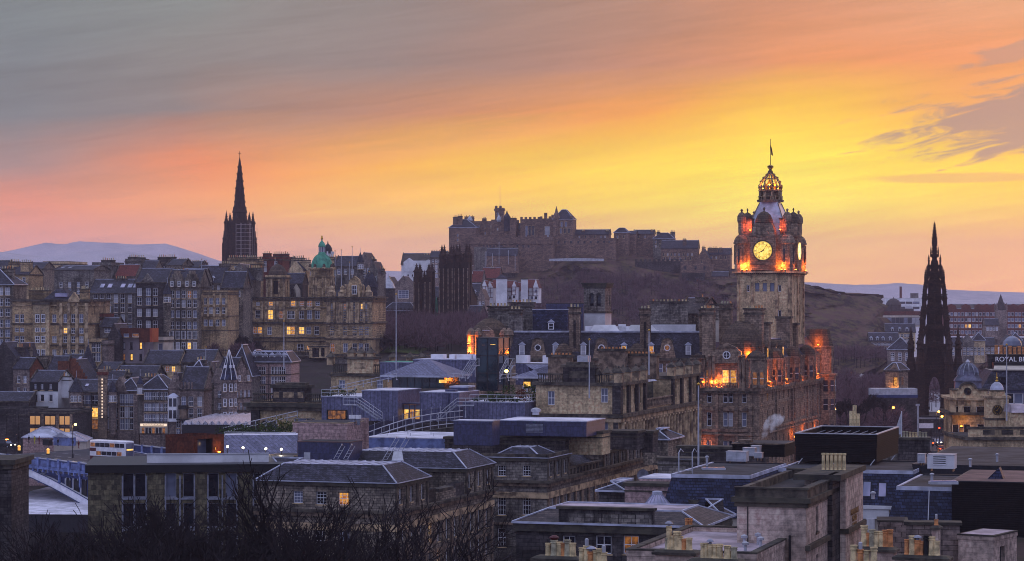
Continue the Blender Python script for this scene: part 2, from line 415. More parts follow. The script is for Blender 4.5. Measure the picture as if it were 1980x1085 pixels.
def wmesh(w,h,style,bar,pane,frame):
 key=(round(w,2),round(h,2),style,bar,pane,frame)
 if key in WMESH:return WMESH[key]
 m=M();t=bar
 if pane is not None:m.face([(-w/2,0,0),(w/2,0,0),(w/2,0,h),(-w/2,0,h)],pane)
 if style!='none':
  m.box(-w/2,-.05,0,-w/2+t,.02,h,frame);m.box(w/2-t,-.05,0,w/2,.02,h,frame)
  m.box(-w/2+t,-.05,0,w/2-t,.02,t,frame);m.box(-w/2+t,-.05,h-t,w/2-t,.02,h,frame)
  if style in('sash','grid','mid'):m.box(-w/2+t,-.07,h*.5-t*.45,w/2-t,.02,h*.5+t*.45,frame)
  if style in('sash',):m.box(-t*.3,-.045,t,t*.3,.02,h-t,frame)
  if style=='grid':
   for u in(-w/6,w/6):m.box(u-t*.2,-.04,t,u+t*.2,.02,h-t,frame)
   for q in(.25,.75):m.box(-w/2+t,-.042,h*q-t*.2,w/2-t,.02,h*q+t*.2,frame)
  m.box(-w/2-.12,-.34,-.14,w/2+.12,.0,0,'trim_warm' if frame=='white_paint' else frame)
 o=m.build('window');me=o.data;bpy.data.objects.remove(o);WMESH[key]=me
 return me
PANE={}
def panemesh(w,h,mat):
 key=(round(w,2),round(h,2),mat)
 if key in PANE:return PANE[key]
 m=M();m.face([(-w/2,.01,0),(w/2,.01,0),(w/2,.01,h),(-w/2,.01,h)],mat)
 o=m.build('pane');me=o.data;bpy.data.objects.remove(o);PANE[key]=me;return me
def add_window(parent,loc,rz,w,h,style='sash',bar=.09,glass='glass',frame='white_paint',near=False):
 me=wmesh(w,h,style,bar,None if near else glass,frame)
 o=bpy.data.objects.new('window',me);COL.objects.link(o);o.parent=parent;o.location=loc;o.rotation_euler=(0,0,rz)
 if near:
  p=bpy.data.objects.new('pane',panemesh(w,h,glass));COL.objects.link(p);p.parent=o
 return o
def pick_glass(rg,lit):
 r=rg.random()
 if r<lit:return rg.choice(['lit_warm','lit_dim','lit_yellow'])
 return rg.choice(['glass','glass','glass','glass_pale','glass_blind','glass_pale'])
def pots(m,xs,y,z,h,r,rg,mats=('pot_buff','pot_buff','pot_orange','pot_grey'),n=7):
 for xx in xs:
  hh=h*rg.uniform(.85,1.15)
  m.lathe(xx,y,[(r*1.05,z-.05),(r*.95,z+hh*.15),(r*.85,z+hh*.85),(r*1.1,z+hh*.87),(r*1.1,z+hh),(r*.7,z+hh)],rg.choice(mats),n)
class Bld:
 """local frame: near corner at the origin, front face along -x (y=0), side face along +y (x=0)"""
 def __init__(s,label,xl,xc,xr,d,top,yaw=10,base=None,depth=None,name='stone_building',cat='building',wall='tenement_stone',group=None,seed=None):
  s.a=radians(yaw);s.d=d;Cx=X(xc,d)
  k=(xl-990)/F;s.W=(Cx-k*d)/(cos(s.a)+k*sin(s.a))
  if depth is None:
   k2=(xr-990)/F;s.D=(Cx-k2*d)/(k2*cos(s.a)-sin(s.a))
  else:s.D=depth
  s.C=Vector((Cx,d,0));g=ground(Cx,d)
  s.z0=(min(ground(Cx,d),ground(Cx-s.W*cos(s.a),d+s.W*sin(s.a)))-1.0) if base is None else base
  s.z1=Z(top,d);s.wall=wall;s.rg=random.Random(seed if seed is not None else int(xl*7+d*3+top))
  s.e=empty(name,(Cx,d,s.z0),-s.a,label,cat,group)
  s.h=s.z1-s.z0;s.near=d<360;s.ops_f=[];s.ops_r=[];s.far=d>600
  s.bar=.09 if d<450 else(.13 if d<800 else .16)
 def fx(s,px):
  k=(px-990)/F;return -(s.C.x-k*s.d)/(cos(s.a)+k*sin(s.a))
 def ry(s,px):
  k=(px-990)/F;return(s.C.x-k*s.d)/(k*cos(s.a)-sin(s.a))
 def lz(s,row,x=0,y=0):
  dd=s.d+(-x)*sin(s.a)+y*cos(s.a);return Z(row,dd)-s.z0
 def add(s,m,name,**k):
  if name in('pilaster','gable','column','buttress','urn','window_hood','opening','end_panel','gablet'):
   r=[q.build(name,s.e,**k) for q in m.islands()]
   return r[0]
  return m.build(name,s.e,**k)
 def win(s,face,u,zt,w,h,style='sash',glass=None,lit=.0,frame='white_paint'):
  """u: centre along the face (metres from the left end of the front / from the corner on the side); zt: top of opening"""
  ops=s.ops_f if face=='f' else s.ops_r
  ops.append((u-w/2,zt-h,u+w/2,zt,style,glass or pick_glass(s.rg,lit),frame))
 def grid(s,face,cols,tops,w,h,style='sash',lit=.0,us=None,L=None,margin=.06,skip=0.0,frame='white_paint',off=0.0):
  L=L or(s.W if face=='f' else s.D)
  for r,zt in enumerate(tops):
   hh=h[r] if isinstance(h,(list,tuple)) else h
   for c in range(cols if us is None else len(us)):
    u=(margin+(1-2*margin)*(c+.5)/cols)*L+off if us is None else us[c]
    if s.rg.random()<skip:continue
    if u-w/2<.15 or u+w/2>L+off-.15 or zt-hh<.2:continue
    s.win(face,u,zt,w,hh,style,lit=lit,frame=frame)
 def walls(s,top=None,depth=.28,m=None,rev=None,z0=0.0):
  h=s.h if top is None else top;mm=m or M();w=s.wall
  mm.facade(-s.W,0,1,0,s.W,z0,h,s.ops_f,w,depth,rev)
  mm.facade(0,0,0,1,s.D,z0,h,s.ops_r,w,depth,rev)
  mm.face([(0,s.D,z0),(-s.W,s.D,z0),(-s.W,s.D,h),(0,s.D,h)],w)
  mm.face([(-s.W,s.D,z0),(-s.W,0,z0),(-s.W,0,h),(-s.W,s.D,h)],w)
  ob=s.add(mm,'wall')
  for(a,b,c,e,st,gl,fr) in s.ops_f:
   add_window(s.e,(-s.W+(a+c)/2,depth-.03,b),0,c-a,e-b,st,s.bar,gl,fr,s.near)
  for(a,b,c,e,st,gl,fr) in s.ops_r:
   add_window(s.e,(-depth+.03,(a+c)/2,b),pi/2,c-a,e-b,st,s.bar,gl,fr,s.near)
  return ob
 def band(s,m,z,p=.25,t=.35,mat='trim_dark'):
  m.box(-s.W-p,-p,z,p,s.D+p,z+t,mat)
 def flat(s,h=None,par=.7,mat='tar',coping='parapet_dark',t=.35,name='roof'):
  h=s.h if h is None else h;m=M()
  zd=h-par if par>.2 else h+.17;t_=t if par>.2 else .12
  m.face([(-s.W+t_,t_,zd),(-t_,t_,zd),(-t_,s.D-t_,zd),(-s.W+t_,s.D-t_,zd)],mat)
  for q in[(-s.W-.08,-.08,.08,t),(-s.W-.08,s.D-t,.08,s.D+.08),(-s.W-.08,t,-s.W+t,s.D-t),(-t,t,.08,s.D-t)]:
   m.box(q[0]+.03,q[1]+.03,h-par-.05,q[2]-.03,q[3]-.03,h+.06,s.wall);m.box(q[0],q[1],h+.06,q[2],q[3],h+.16,coping)
  return s.add(m,name)
 def hip(s,rh,inset=None,mat='slate',top='lead',h=None,ov=.3,ridge=True):
  h=s.h if h is None else h;i=min(s.W,s.D)/2*.98 if inset is None else inset;m=M()
  m.frus(-s.W-ov,-ov,ov,s.D+ov,h+.02,-s.W+i,i,-i,s.D-i,h+rh,mat,top)
  if ridge:
   cs=[(-s.W-ov,-ov),(ov,-ov),(ov,s.D+ov),(-s.W-ov,s.D+ov)];ts=[(-s.W+i,i),(-i,i),(-i,s.D-i),(-s.W+i,s.D-i)]
   r=.1 if s.d<450 else .13
   for(a,b),(c,e) in zip(cs,ts):m.tube((a,b,h+.05),(c,e,h+rh+.03),r,'lead',4)
   for k in range(4):m.tube((*ts[k],h+rh+.03),(*ts[(k+1)%4],h+rh+.03),r*1.2,'lead',4)
   m.box(-s.W-ov-.06,-ov-.08,h-.1,ov+.08,-ov,h+.1,'lead');m.box(ov,-ov,h-.1,ov+.08,s.D+ov,h+.1,'lead')
  return s.add(m,'roof')
 def gable(s,rh,axis='x',mat='slate',h=None,ov=.25,step=False,y0=None,y1=None,x0=None,x1=None,wall=True):
  """axis x: ridge parallel to the front"""
  h=s.h if h is None else h;m=M();x0=-s.W if x0 is None else x0;x1=0 if x1 is None else x1;y0=0 if y0 is None else y0;y1=s.D if y1 is None else y1
  g=M();t=.22
  if axis=='x':
   ym=(y0+y1)/2
   for(ya,yb) in((y0-ov,ym),(y1+ov,ym)):
    P=[(x0-ov*.3,ya,h-.05),(x1+ov*.3,ya,h-.05),(x1+ov*.3,yb,h+rh),(x0-ov*.3,yb,h+rh)]
    if ya>yb:P=P[::-1]
    m.face(P,mat);Q=[(a,b,c-t) for a,b,c in P][::-1];m.face(Q,mat)
   m.tube((x0-ov*.3,ym,h+rh+.02),(x1+ov*.3,ym,h+rh+.02),.12,'lead',4)
   for xe,sg in((x0,-1),(x1,1)):
    tri=[(xe,y0,h),(xe,y1,h),(xe,ym,h+rh)]
    g.face(tri if sg>0 else tri[::-1],s.wall)
    sk=.32
    pp=[(xe+sk*.5*sg,y0-.1,h+.1),(xe+sk*.5*sg,ym,h+rh+.25),(xe+sk*.5*sg,y1+.1,h+.1)]
    g.path(pp,.2,'trim_dark',4)
  else:
   xm=(x0+x1)/2
   for(xa,xb) in((x0-ov,xm),(x1+ov,xm)):
    P=[(xa,y0,h-.05),(xb,y0,h+rh),(xb,y1,h+rh),(xa,y1,h-.05)]
    if xa<xb:P=P[::-1]
    m.face(P,mat);m.face([(a,b,c-t) for a,b,c in P][::-1],mat)
   m.tube((xm,y0,h+rh+.02),(xm,y1,h+rh+.02),.12,'lead',4)
   if step:
    n=max(3,int(rh/.9));prof=[]
    for k in range(n):prof+=[(x0+(xm-x0)*k/n,h+rh*k/n),(x0+(xm-x0)*k/n,h+rh*(k+1)/n+.25)]
    prof+=[(2*xm-a,b) for a,b in prof[::-1]]
    g.extr(prof[::-1],y0-.15,y0+.35,s.wall)
   else:
    g.extr([(x0-.1,h-.02),(x1+.1,h-.02),(xm,h+rh+.3)],y0-.06,y0+.3,s.wall)
   g.face([(x1,y1,h),(x0,y1,h),(xm,y1,h+rh)],s.wall)
  s.add(m,'roof');s.add(g,'gable')
 def chimney(s,x,y,w,dd,z0,z1,n=4,wall=None,ph=.8,pr=.16,cap='trim_dark',mats=None):
  m=M();wl=wall or s.wall
  m.box(x-w/2,y-dd/2,z0,x+w/2,y+dd/2,z1,wl)
  m.box(x-w/2-.12,y-dd/2-.12,z1-.02,x+w/2+.12,y+dd/2+.12,z1+.25,cap);m.box(x-w/2-.08,y-dd/2-.08,z1-.9,x+w/2+.08,y+dd/2+.08,z1-.7,cap)
  lx=w>=dd;L=(w if lx else dd)-.3
  pts=[((-L/2+L*(k+.5)/n) if n>1 else 0) for k in range(n)]
  mt=mats or('pot_buff','pot_buff','pot_orange','pot_grey')
  if s.near:
   ob=s.add(m,'chimney')
   for p in pts:
    q=M();pots(q,[0],0,0,ph,pr,s.rg,mt,9);q.build('chimney_pot',ob,loc=((x+p,y,z1+.25) if lx else(x,y+p,z1+.25)))
  else:
   for p in pts:pots(m,[x+p if lx else x],y if lx else y+p,z1+.25,ph,pr*1.1,s.rg,mt,6)
   ob=s.add(m,'chimney')
  return ob
 def dormer(s,x,y,z,w=1.5,h=1.7,dd=2.2,roof='lead',front='white_paint',glass='glass',kind='gable'):
  m=M()
  m.box(x-w/2,y,z,x+w/2,y+dd,z+h,'slate')
  m.box(x-w/2+.1,y-.05,z+.1,x+w/2-.1,y-.003,z+h-.1,front)
  if kind=='gable':
   m.extr([(x-w/2-.15,z+h),(x+w/2+.15,z+h),(x,z+h+w*.5)],y-.2,y+dd,roof)
  elif kind=='flat':m.box(x-w/2-.12,y-.15,z+h,x+w/2+.12,y+dd,z+h+.15,roof)
  else:m.lathe(x,y+.5,[(w*.6,z+h),(w*.5,z+h+w*.3),(w*.2,z+h+w*.55),(.05,z+h+w*.6)],roof,8)
  ob=s.add(m,'dormer')
  p=M();p.face([(x-w/2+.28,y-.06,z+.25),(x+w/2-.28,y-.06,z+.25),(x+w/2-.28,y-.06,z+h-.25),(x-w/2+.28,y-.06,z+h-.25)],glass)
  p.box(x-w/2+.28,y-.09,z+h*.5-.04,x+w/2-.28,y-.063,z+h*.5+.04,front);p.build('pane',ob)
  return ob
 def skylight(s,x,yb,rh,ins,fr=.45,w=.9,ln=1.4,h=None,mat='skylight'):
  """lies on the front roof slope that rises rh over ins metres"""
  h=s.h if h is None else h;m=M();L=sqrt(rh*rh+ins*ins);ux,uz=ins/L,rh/L;nx,nz=-rh/L,ins/L
  def P(a,t,o):return(x+a,yb+ux*t+nx*o,h+uz*t+nz*o)
  t0=L*fr-ln/2;t1=t0+ln
  for(e,o_,mt) in((.1,.06,'dark_metal'),(0,.09,mat)):
   m.face([P(-w/2-e,t0-e,o_),P(w/2+e,t0-e,o_),P(w/2+e,t1+e,o_),P(-w/2-e,t1+e,o_)],mt)
  m.face([P(-w/2-.1,t0-.1,.06),P(-w/2-.1,t0-.1,-.05),P(w/2+.1,t0-.1,-.05),P(w/2+.1,t0-.1,.06)],'dark_metal')
  return s.add(m,'skylight')
 def pipe(s,x,z0=0,z1=None,face='f'):
  m=M();z1=s.h if z1 is None else z1
  if face=='f':m.box(x-.09,-.2,z0,x+.09,-.02,z1-.1,'black_paint')
  else:m.box(.02,x-.09,z0,.2,x+.09,z1-.1,'black_paint')
  return s.add(m,'drainpipe')
HAZE=9e-5
# ================================================================== terrain
def make_ground():
 m=M();ys=[-60,-20,10,40,70,100,125,150,190,230,280,350,420,480,545,600,650,720,780,850,920,1000,1100,1200,1350,1500,2000,3000,5000,8000]
 NX=44;rows_=[]
 for yv in ys:
  half=max(160,abs(yv)*.42)+60;r=[]
  for i in range(NX+1):
   xv=-half+2*half*i/NX;zz=ground(xv,yv)
   if yv>60:zz+=noise.noise(Vector((xv*.02,yv*.02,0)))*(1.0 if yv<900 else 3)
   r.append((xv,yv,zz))
  rows_.append(r)
 b=0
 for r in rows_:m.v+=r
 for j in range(len(ys)-1):
  for i in range(NX):
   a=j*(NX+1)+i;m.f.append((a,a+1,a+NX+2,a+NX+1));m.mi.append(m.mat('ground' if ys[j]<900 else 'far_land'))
 return m.build('ground',smooth=True,kind='structure')
make_ground()
def ridge(name,pts,d,depth,base,mat='far_land',amp=0.0,n=90,seed=0):
 """a hill range whose skyline passes through the given photograph points at distance d"""
 m=M();x0=pts[0][0];x1=pts[-1][0];nz=14
 g=[]
 for j in range(nz+1):
  t=j/nz*2-1;prof=(cos(t*pi/2))**1.2 if abs(t)<1 else 0;r=[]
  for i in range(n+1):
   px=x0+(x1-x0)*i/n;xx=X(px,d);top=Z(interp(pts,px),d)-base
   nn=noise.fractal(Vector((xx/depth*3,t*2+seed,seed)),1,2,5)
   yy=d+t*depth;h=top*prof+nn*amp*(1-abs(t))**.5*(0 if j==nz//2 else 1)
   r.append((xx*(yy/d)**.0,yy,base+h))
  g.append(r)
 for r in g:m.v+=r
 for j in range(nz):
  for i in range(n):
   a=j*(n+1)+i;m.f.append((a,a+1,a+n+2,a+n+1));m.mi.append(m.mat(mat))
 return m.build(name,smooth=True,kind='structure')
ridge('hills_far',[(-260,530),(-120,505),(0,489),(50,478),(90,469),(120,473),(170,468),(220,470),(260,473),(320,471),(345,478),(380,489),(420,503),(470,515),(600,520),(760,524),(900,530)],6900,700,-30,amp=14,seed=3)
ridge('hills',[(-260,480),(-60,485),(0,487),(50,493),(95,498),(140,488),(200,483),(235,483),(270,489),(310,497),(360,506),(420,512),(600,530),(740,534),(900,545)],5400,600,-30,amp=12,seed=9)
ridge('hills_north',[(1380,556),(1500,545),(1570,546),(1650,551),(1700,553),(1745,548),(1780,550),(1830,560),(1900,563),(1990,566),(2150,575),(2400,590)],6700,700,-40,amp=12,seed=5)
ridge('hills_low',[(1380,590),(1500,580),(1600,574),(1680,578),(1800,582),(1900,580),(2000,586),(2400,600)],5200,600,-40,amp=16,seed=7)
ROCK=[(700,600),(780,560),(840,525),(870,512),(920,515),(1070,500),(1120,478),(1180,478),(1250,486),(1310,500),(1420,512),(1520,540),(1553,548),(1572,556),(1598,567),(1626,574),(1634,596),(1648,635),(1662,680),(1680,722),(1720,760),(1800,800)]
def rock():
 m=M();n=300;nz=80;g=[];D0,D1=1120,1330
 for j in range(nz+1):
  t=j/nz;yy=D0+(D1+60-D0)*t;r=[]
  for i in range(n+1):
   px=700+(1800-700)*i/n;top=Z(interp(ROCK,px),1290);xx=X(px,1290)
   base=10.0
   cl=min(1,max(0,(px-1250)/250))
   ph=t*(D1+60-D0)/(1290-D0)
   if ph<1:s_=ph**(1.0) if cl<.01 else(1-cl)*ph+cl*(min(1,ph*1.5)**1.6*.85+.15*ph)
   else:s_=max(0,1-(ph-1)*1.5)
   h=base+(top-base)*s_
   v=Vector((xx*.03,yy*.03,h*.04))
   nn=noise.fractal(v,.8,2.2,8)*(9+14*cl)+(abs(noise.noise(v*3.1))+abs(noise.noise(v*7.3))*.6)*10*cl
   if abs(ph-1)<.04:nn*=.25
   r.append((xx+nn*.8,yy+nn*1.4*(1 if ph<.95 else .1),h-2+nn*.55*(1-s_*.8)))
  g.append(r)
 for r in g:m.v+=r
 for j in range(nz):
  for i in range(n):
   a=j*(n+1)+i;m.f.append((a,a+1,a+n+2,a+n+1));m.mi.append(m.mat('crag'))
 return m.build('hill',kind='structure')
rock()
def tree_segs(seed,h,spread=.55,levels=6,kids=3,up=.25,r0=.28,droop=0.0):
 rg=random.Random(seed);segs=[]
 def grow(p,d,L,r,lv):
  n=4 if lv<3 else 3;q=p
  for k in range(n):
   d2=(d+Vector((rg.uniform(-1,1),rg.uniform(-1,1),rg.uniform(-.6,1)*.8))*.24).normalized()
   e=q+d2*(L/n);rr=r*(1-.28*(k+1)/n);segs.append((q,e,r*(1-.28*k/n),rr,lv));q=e;d=d2
   if lv>=1 and lv<levels and k<n-1 and rg.random()<.75:branch(q,d,L*.72,r*.55,lv+1)
  if lv<levels:
   for i in range(kids if lv else kids+2):branch(q,d,L*rg.uniform(.62,.82),r*rg.uniform(.5,.68),lv+1)
 def branch(p,d,L,r,lv):
  a=rg.uniform(0,2*pi);u=d.orthogonal().normalized();w=d.cross(u)
  s_=spread*rg.uniform(.6,1.35)
  nd=(d+(u*cos(a)+w*sin(a))*s_*1.2+Vector((0,0,up))).normalized()
  grow(p,nd,L,r,lv)
 grow(Vector((0,0,0)),Vector((0,0,1)),h*.27,r0,0)
 return segs
def tree_meshes(seed,h,minr=.018,**k):
 segs=tree_segs(seed,h,**k);t=M();c=M()
 for p,q,ra,rb,lv in segs:
  if lv<2:t.tube(p,q,max(ra,minr),'bark',6,max(rb,minr))
  else:c.tube(p,q,max(ra,minr),'twig_dark' if lv>2 else 'bark',3,max(rb,minr*.8))
 return t,c
TREES={}
def bare_tree(kind,loc,rz,sc,label,group,name='bare_tree'):
 if kind not in TREES:
  seed,h,kw=kind;t,c=tree_meshes(seed,h,**dict(kw))
  e=empty(name,loc,rz,label,'tree',group)
  t.build('trunk',e);c.build('crown',e);TREES[kind]=e
 else:
  e=copy_tree(TREES[kind]);e['label']=label;e['group']=group
  e.location=loc;e.rotation_euler=(0,0,rz)
 e.scale=(sc,sc,sc) if not isinstance(sc,tuple) else sc
 return e
def woods(name,spots,seed,mat='twig',per=46,rad=(3.0,5.2)):
 rg=random.Random(seed);m=M()
 for(x,y,z) in spots:
  R_=rg.uniform(*rad);H=R_*rg.uniform(1.5,2.1)
  m.tube((x,y,z-2),(x,y,z+H*.8),.22,'bark',3,.08)
  for _ in range(per):
   a=rg.uniform(0,2*pi);t=rg.random()**.6;ph=rg.uniform(-.25,1)
   dx,dy,dz=cos(a)*cos(ph*1.4),sin(a)*cos(ph*1.4),sin(ph*1.4)
   p0=Vector((x,y,z+H*.45))+Vector((dx,dy,dz))*R_*.3*t;p1=Vector((x,y,z+H*.5))+Vector((dx*R_,dy*R_,dz*R_*.9))*(.55+.45*t)
   sd=Vector((rg.uniform(-1,1),rg.uniform(-1,1),rg.uniform(-1,1))).normalized()*.13
   m.face([p0-sd*.8,p0+sd*.8,p1],mat)
   for _k in range(2):
    q=p0.lerp(p1,rg.uniform(.35,.8));e=q+(p1-p0)*.4+Vector((rg.uniform(-1,1),rg.uniform(-1,1),rg.uniform(-.5,1)))*R_*.22
    m.face([q-sd*.6,q+sd*.6,e],mat)
 return m.build(name,kind='stuff',label='purple brown mass of bare winter trees',category='woodland')
rg=random.Random(4);sp=[]
for _ in range(1150):
 px=rg.uniform(975,1640);t=rg.random()
 top=interp(ROCK,px)
 yy=1130+t*115;xx=X(px,1290)
 ph=(yy-1120)/170.0;tz=Z(top,1290);zz=10+(tz-10)*ph-3
 if px>1480:zz=10+(tz-10)*min(1,ph*1.2)**1.8*.5
 if px>1560 and t>.3:continue
 sp.append((xx,yy,zz))
o_=woods('woods',sp,5);o_['label']='dense bare woods covering the steep slope below the castle walls'
sp=[]
for _ in range(230):
 px=rg.uniform(1575,2000);yy=rg.uniform(900,1120);sp.append((X(px,yy),yy,ground(X(px,yy),yy)-1+6*rg.random()))
for _ in range(330):
 px=rg.uniform(718,950);yy=rg.uniform(800,925);sp.append((X(px,yy),yy,ground(X(px,yy),yy)-1))
for _ in range(120):
 px=rg.uniform(1880,2040);yy=rg.uniform(700,900);sp.append((X(px,yy),yy,3+rg.random()*3))
o_=woods('woods',sp,6,per=60);o_['label']='misty bare trees filling the gardens below the castle crag'
# ================================================================== castle
def thing(name,px,row_,d,label,cat,yaw=0,group=None):
 p=at(px,row_,d);return empty(name,(p.x,p.y,p.z),radians(yaw),label,cat,group),p
def crenel(m,x0,x1,y0,z,mat,w=1.0,g=.8,h=.9,t=.5):
 x=x0
 while x<x1-w*.5:m.box(x,y0,z-.02,min(x+w,x1),y0+t,z+h,mat);x+=w+g
CD=1285
def cblock(px0,px1,top,bot,d,depth,label,wins=(),roof=None,mat='castle_stone',cren=False,name='castle_building',ww=1.1,wh=1.7,slits=False,chims=(),cat='castle block',lit=0):
 b=Bld(label,px0,px1,0,d,top,yaw=9,base=Z(bot+(16 if not cren or roof else 10),d),depth=depth,name=name,cat=cat,wall=mat)
 for(row_,cols) in wins:
  for c in cols:
   u=b.fx(c)+b.W
   if 1<u<b.W-1:b.win('f',u,b.lz(row_),ww,wh,'plain' if not slits else 'none',glass=None if not slits else 'glass',frame='trim_warm')
 b.bar=.2;b.walls()
 if roof:
  k=roof[0]
  if k=='gx':b.gable(roof[1],'x')
  elif k=='gy':b.gable(roof[1],'y',step=len(roof)>2)
  elif k=='hip':b.hip(roof[1],roof[2] if len(roof)>2 else None)
 else:
  b.flat(coping=mat)
  if cren:
   m=M();crenel(m,-b.W,0,-.05,b.h+.16,mat,1.3,1.0,1.1)
   b.add(m,'battlement')
 for(px,rt,w) in chims:
  x=b.fx(px);b.chimney(x,min(2.5,b.D/2),w,1.6,b.h-1,b.lz(rt),3,wall=mat)
 return b
b=cblock(868,921,440,512,1290,22,'tall pale castle block at the left end of the walls',[(452,(885,)),(461,(885,)),(473,(885,)),(487,(885,))],('hip',4.5,6),chims=((879,420,2.4),(888,418,2.4)))
b=cblock(905,960,428,470,1300,14,'castle range with flat top and two white cupolas left of the flag tower',[(435,(914,926,938,950)),(448,(914,926,938,950)),(462,(914,940))],None,chims=((935,423,2.2),(906,419,5)))
for px in(908,):
 m=M();x=b.fx(px);m.lathe(x,1,[(1.4,b.h),(1.5,b.h+.8),(1.1,b.h+1.9),(.3,b.h+2.7),(.05,b.h+3.2)],'pale_metal',10);b.add(m,'cupola')
b=cblock(957,973,402.5,470,1304,4.4,'square castle clock tower carrying the tall flagpole',[(410,(962,)),(418,(968,))],None,cren=True,name='castle_tower',cat='tower')
m=M();m.tube((-2,2,b.h),(-2,2,b.lz(356)),.14,'pale_metal',6,.07);b.add(m,'flagpole')
m=M();m.box(-4.9,-.3,b.h-1.4,.3,4.9,b.h-.3,'castle_stone');b.add(m,'corbel')
b=cblock(950,997,425,470,1298,12,'castle range with a dark ogee turret right of the flag tower',[(440,(952,962,985)),(453,(952,962,970))],None,chims=((990,422,4),))
m=M();x=b.fx(980);m.lathe(x,.5,[(1.7,b.h-6),(1.7,b.h+.2),(2.0,b.h+.3),(1.5,b.h+2),(.5,b.h+3.6),(.06,b.h+5)],'slate',10);b.add(m,'turret_roof')
m=M();x=b.fx(965);m.lathe(x,-.8,[(1.0,b.h-1),(1.3,b.h),(1.0,b.h+1.3),(.3,b.h+2.3),(.04,b.h+3.6)],'pale_metal',10);b.add(m,'cupola')
b=cblock(995,1008,442,470,1305,12,'low slate roofed castle link between the two high ranges',roof=('gx',3))
b=cblock(1006,1048,424,470,1298,18,'broken topped castle hall with tall recessed windows',[(436,(1018,1024,1031))],None,cren=True,ww=1.6,wh=6)
b=cblock(1044,1073,423,470,1293,16,'pale castle hall gable with large pointed window',[(437,(1058,))],None,cren=True,ww=3.0,wh=6)
m=M();m.box(-6,2,b.h,-4.5,3.5,b.h+3.2,'castle_stone');m.box(-2.2,2,b.h,-1.2,3,b.h+2.2,'castle_stone');b.add(m,'chimney')
b=cblock(1069,1108,424,472,1286,13,'high roofed castle war memorial block with pointed stair turret',[(428,(1078,1086,1094)),(441,(1076,1084,1092,1100))],('hip',5.2,4.2),mat='castle_stone',ww=1.4,wh=3)
m=M();x=b.fx(1075.5);m.lathe(x,.8,[(1.9,0),(1.9,b.h+.6),(2.1,b.h+.8),(.9,b.h+3.6),(.1,b.h+6.8)],'castle_stone',8);m.box(b.fx(1102),.2,b.h,b.fx(1108),4,b.h+1.7,'castle_stone');b.add(m,'stair_turret')
b=cblock(900,1070,459,522,1278,7,'long high curtain wall with gun openings below the castle halls',[(474,(935,942,948,955,962,970,1000,1012,1022)),(481,(1001,))],None,cren=True,name='curtain_wall',slits=True,ww=1.0,wh=1.3,cat='wall')
m=M();m.box(-b.W-.3,-.5,b.h-3.4,.3,0,b.h-3.0,'castle_stone');b.add(m,'string_course')
b=cblock(917,998,478,528,1268,8,'lower buff outer wall under the left castle range',[],None,name='curtain_wall',mat='grey_stone',cat='wall')
b=cblock(940,1000,494,512,1262,7,'dark slate roofed guardhouse in front of the curtain wall',[],('gx',3.5),mat='castle_stone')
b=cblock(1068,1190,461,502,1281,7,'red brown curtain wall running down from the war memorial',[(466,(1080,1092,1104,1118,1130,1142,1156,1168,1178))],None,name='curtain_wall',slits=True,ww=1.0,wh=1.2,cat='wall')
b=cblock(1111,1178,453,466,1290,8,'low grey roofed barrack with two chimneys on the castle wall',[(455,(1120,1132,1150,1162,1170))],('gx',2.6),chims=((1127,447,1.8),(1173,448,1.8)),lit=1)
b=cblock(1150,1190,470,508,1272,5,'square bastion at the foot of the red brown curtain wall',[],None,name='bastion',cat='bastion')
b=cblock(1187,1215,450,490,1285,9,'castle turret house with polygonal roof',[(455,(1194,1206))],('hip',2.6,2.4))
b=cblock(1213,1230,452,490,1292,8,'small castle house beside the polygonal roofed one',[],('gx',1.6))
b=cblock(1225,1264,452,490,1296,9,'plain dark gabled castle house with end chimneys',[(455,(1235,1247))],('gx',2.2),chims=((1227,448,1.6),(1260,447,1.6)))
b=cblock(1263,1303,461,492,1290,10,'grey castle house with hipped roof and tall right chimney',[(465,(1268,1276,1289)),(473,(1268,1276,1289))],('hip',3,3.4),chims=((1272,449,1.8),(1300,449,2.4)),mat='grey_stone')
b=cblock(1278,1349,480,512,1275,11,'long slate roofed barrack stepping down the castle hill',[(489,(1283,1291,1298,1305,1313,1321,1330,1338)),(497,(1285,1295,1305,1315,1325,1335))],('gx',4.2),chims=((1323,464,1.8),))
b=cblock(1348,1372,500,514,1268,14,'gable ended castle house right of the long barrack',[(503,(1357,))],('gy',5.2))
b=cblock(1368,1412,492,514,1280,12,'castle hospital block with a row of chimneys',[(495,(1376,1385,1394,1403))],('gx',3.4),chims=((1360,479,1.8),(1373,481,1.8),(1382,480,3),(1393,481,1.8)))
b=cblock(1228,1320,506,538,1262,5,'long crenellated lower battery wall above the crag',[],None,cren=True,name='curtain_wall',mat='dark_stone',cat='wall')
b=cblock(1316,1378,511,530,1255,6,'buff outer battery wall with battlements',[(515,(1325,1345,1362))],None,cren=True,name='curtain_wall',slits=True,cat='wall')
b=cblock(1318,1362,528,572,1250,10,'dark square gun tower low on the crag',[(536,(1330,1347))],None,name='bastion',slits=True,ww=1.6,wh=1.6,mat='dark_stone',cat='bastion')
b=cblock(1376,1408,534,546,1250,8,'little pale roofed sentry house on the crag',[],('gx',2.4))
b=cblock(1618,1628,572,584,1283,2.6,'tiny round lookout turret at the end of the crag',[],('hip',1.2),name='lookout_turret',cat='turret')
for k,(px,rt,rb) in enumerate(((965,468,500),(940,486,502),(952,490,503),(983,484,500),(996,492,512),(938,488,510))):
 p=at(px,rb,1256);m=M();m.tube((0,0,-3),(0,0,Z(rt,1256)-p.z),.13,'pale_metal',5)
 m.build('flagpole',None,loc=p,label=['tallest','shorter left','short second','slim right','outer right','low left'][k]+' white flagpole on the castle esplanade',category='flagpole',group='flagpoles on the castle esplanade')
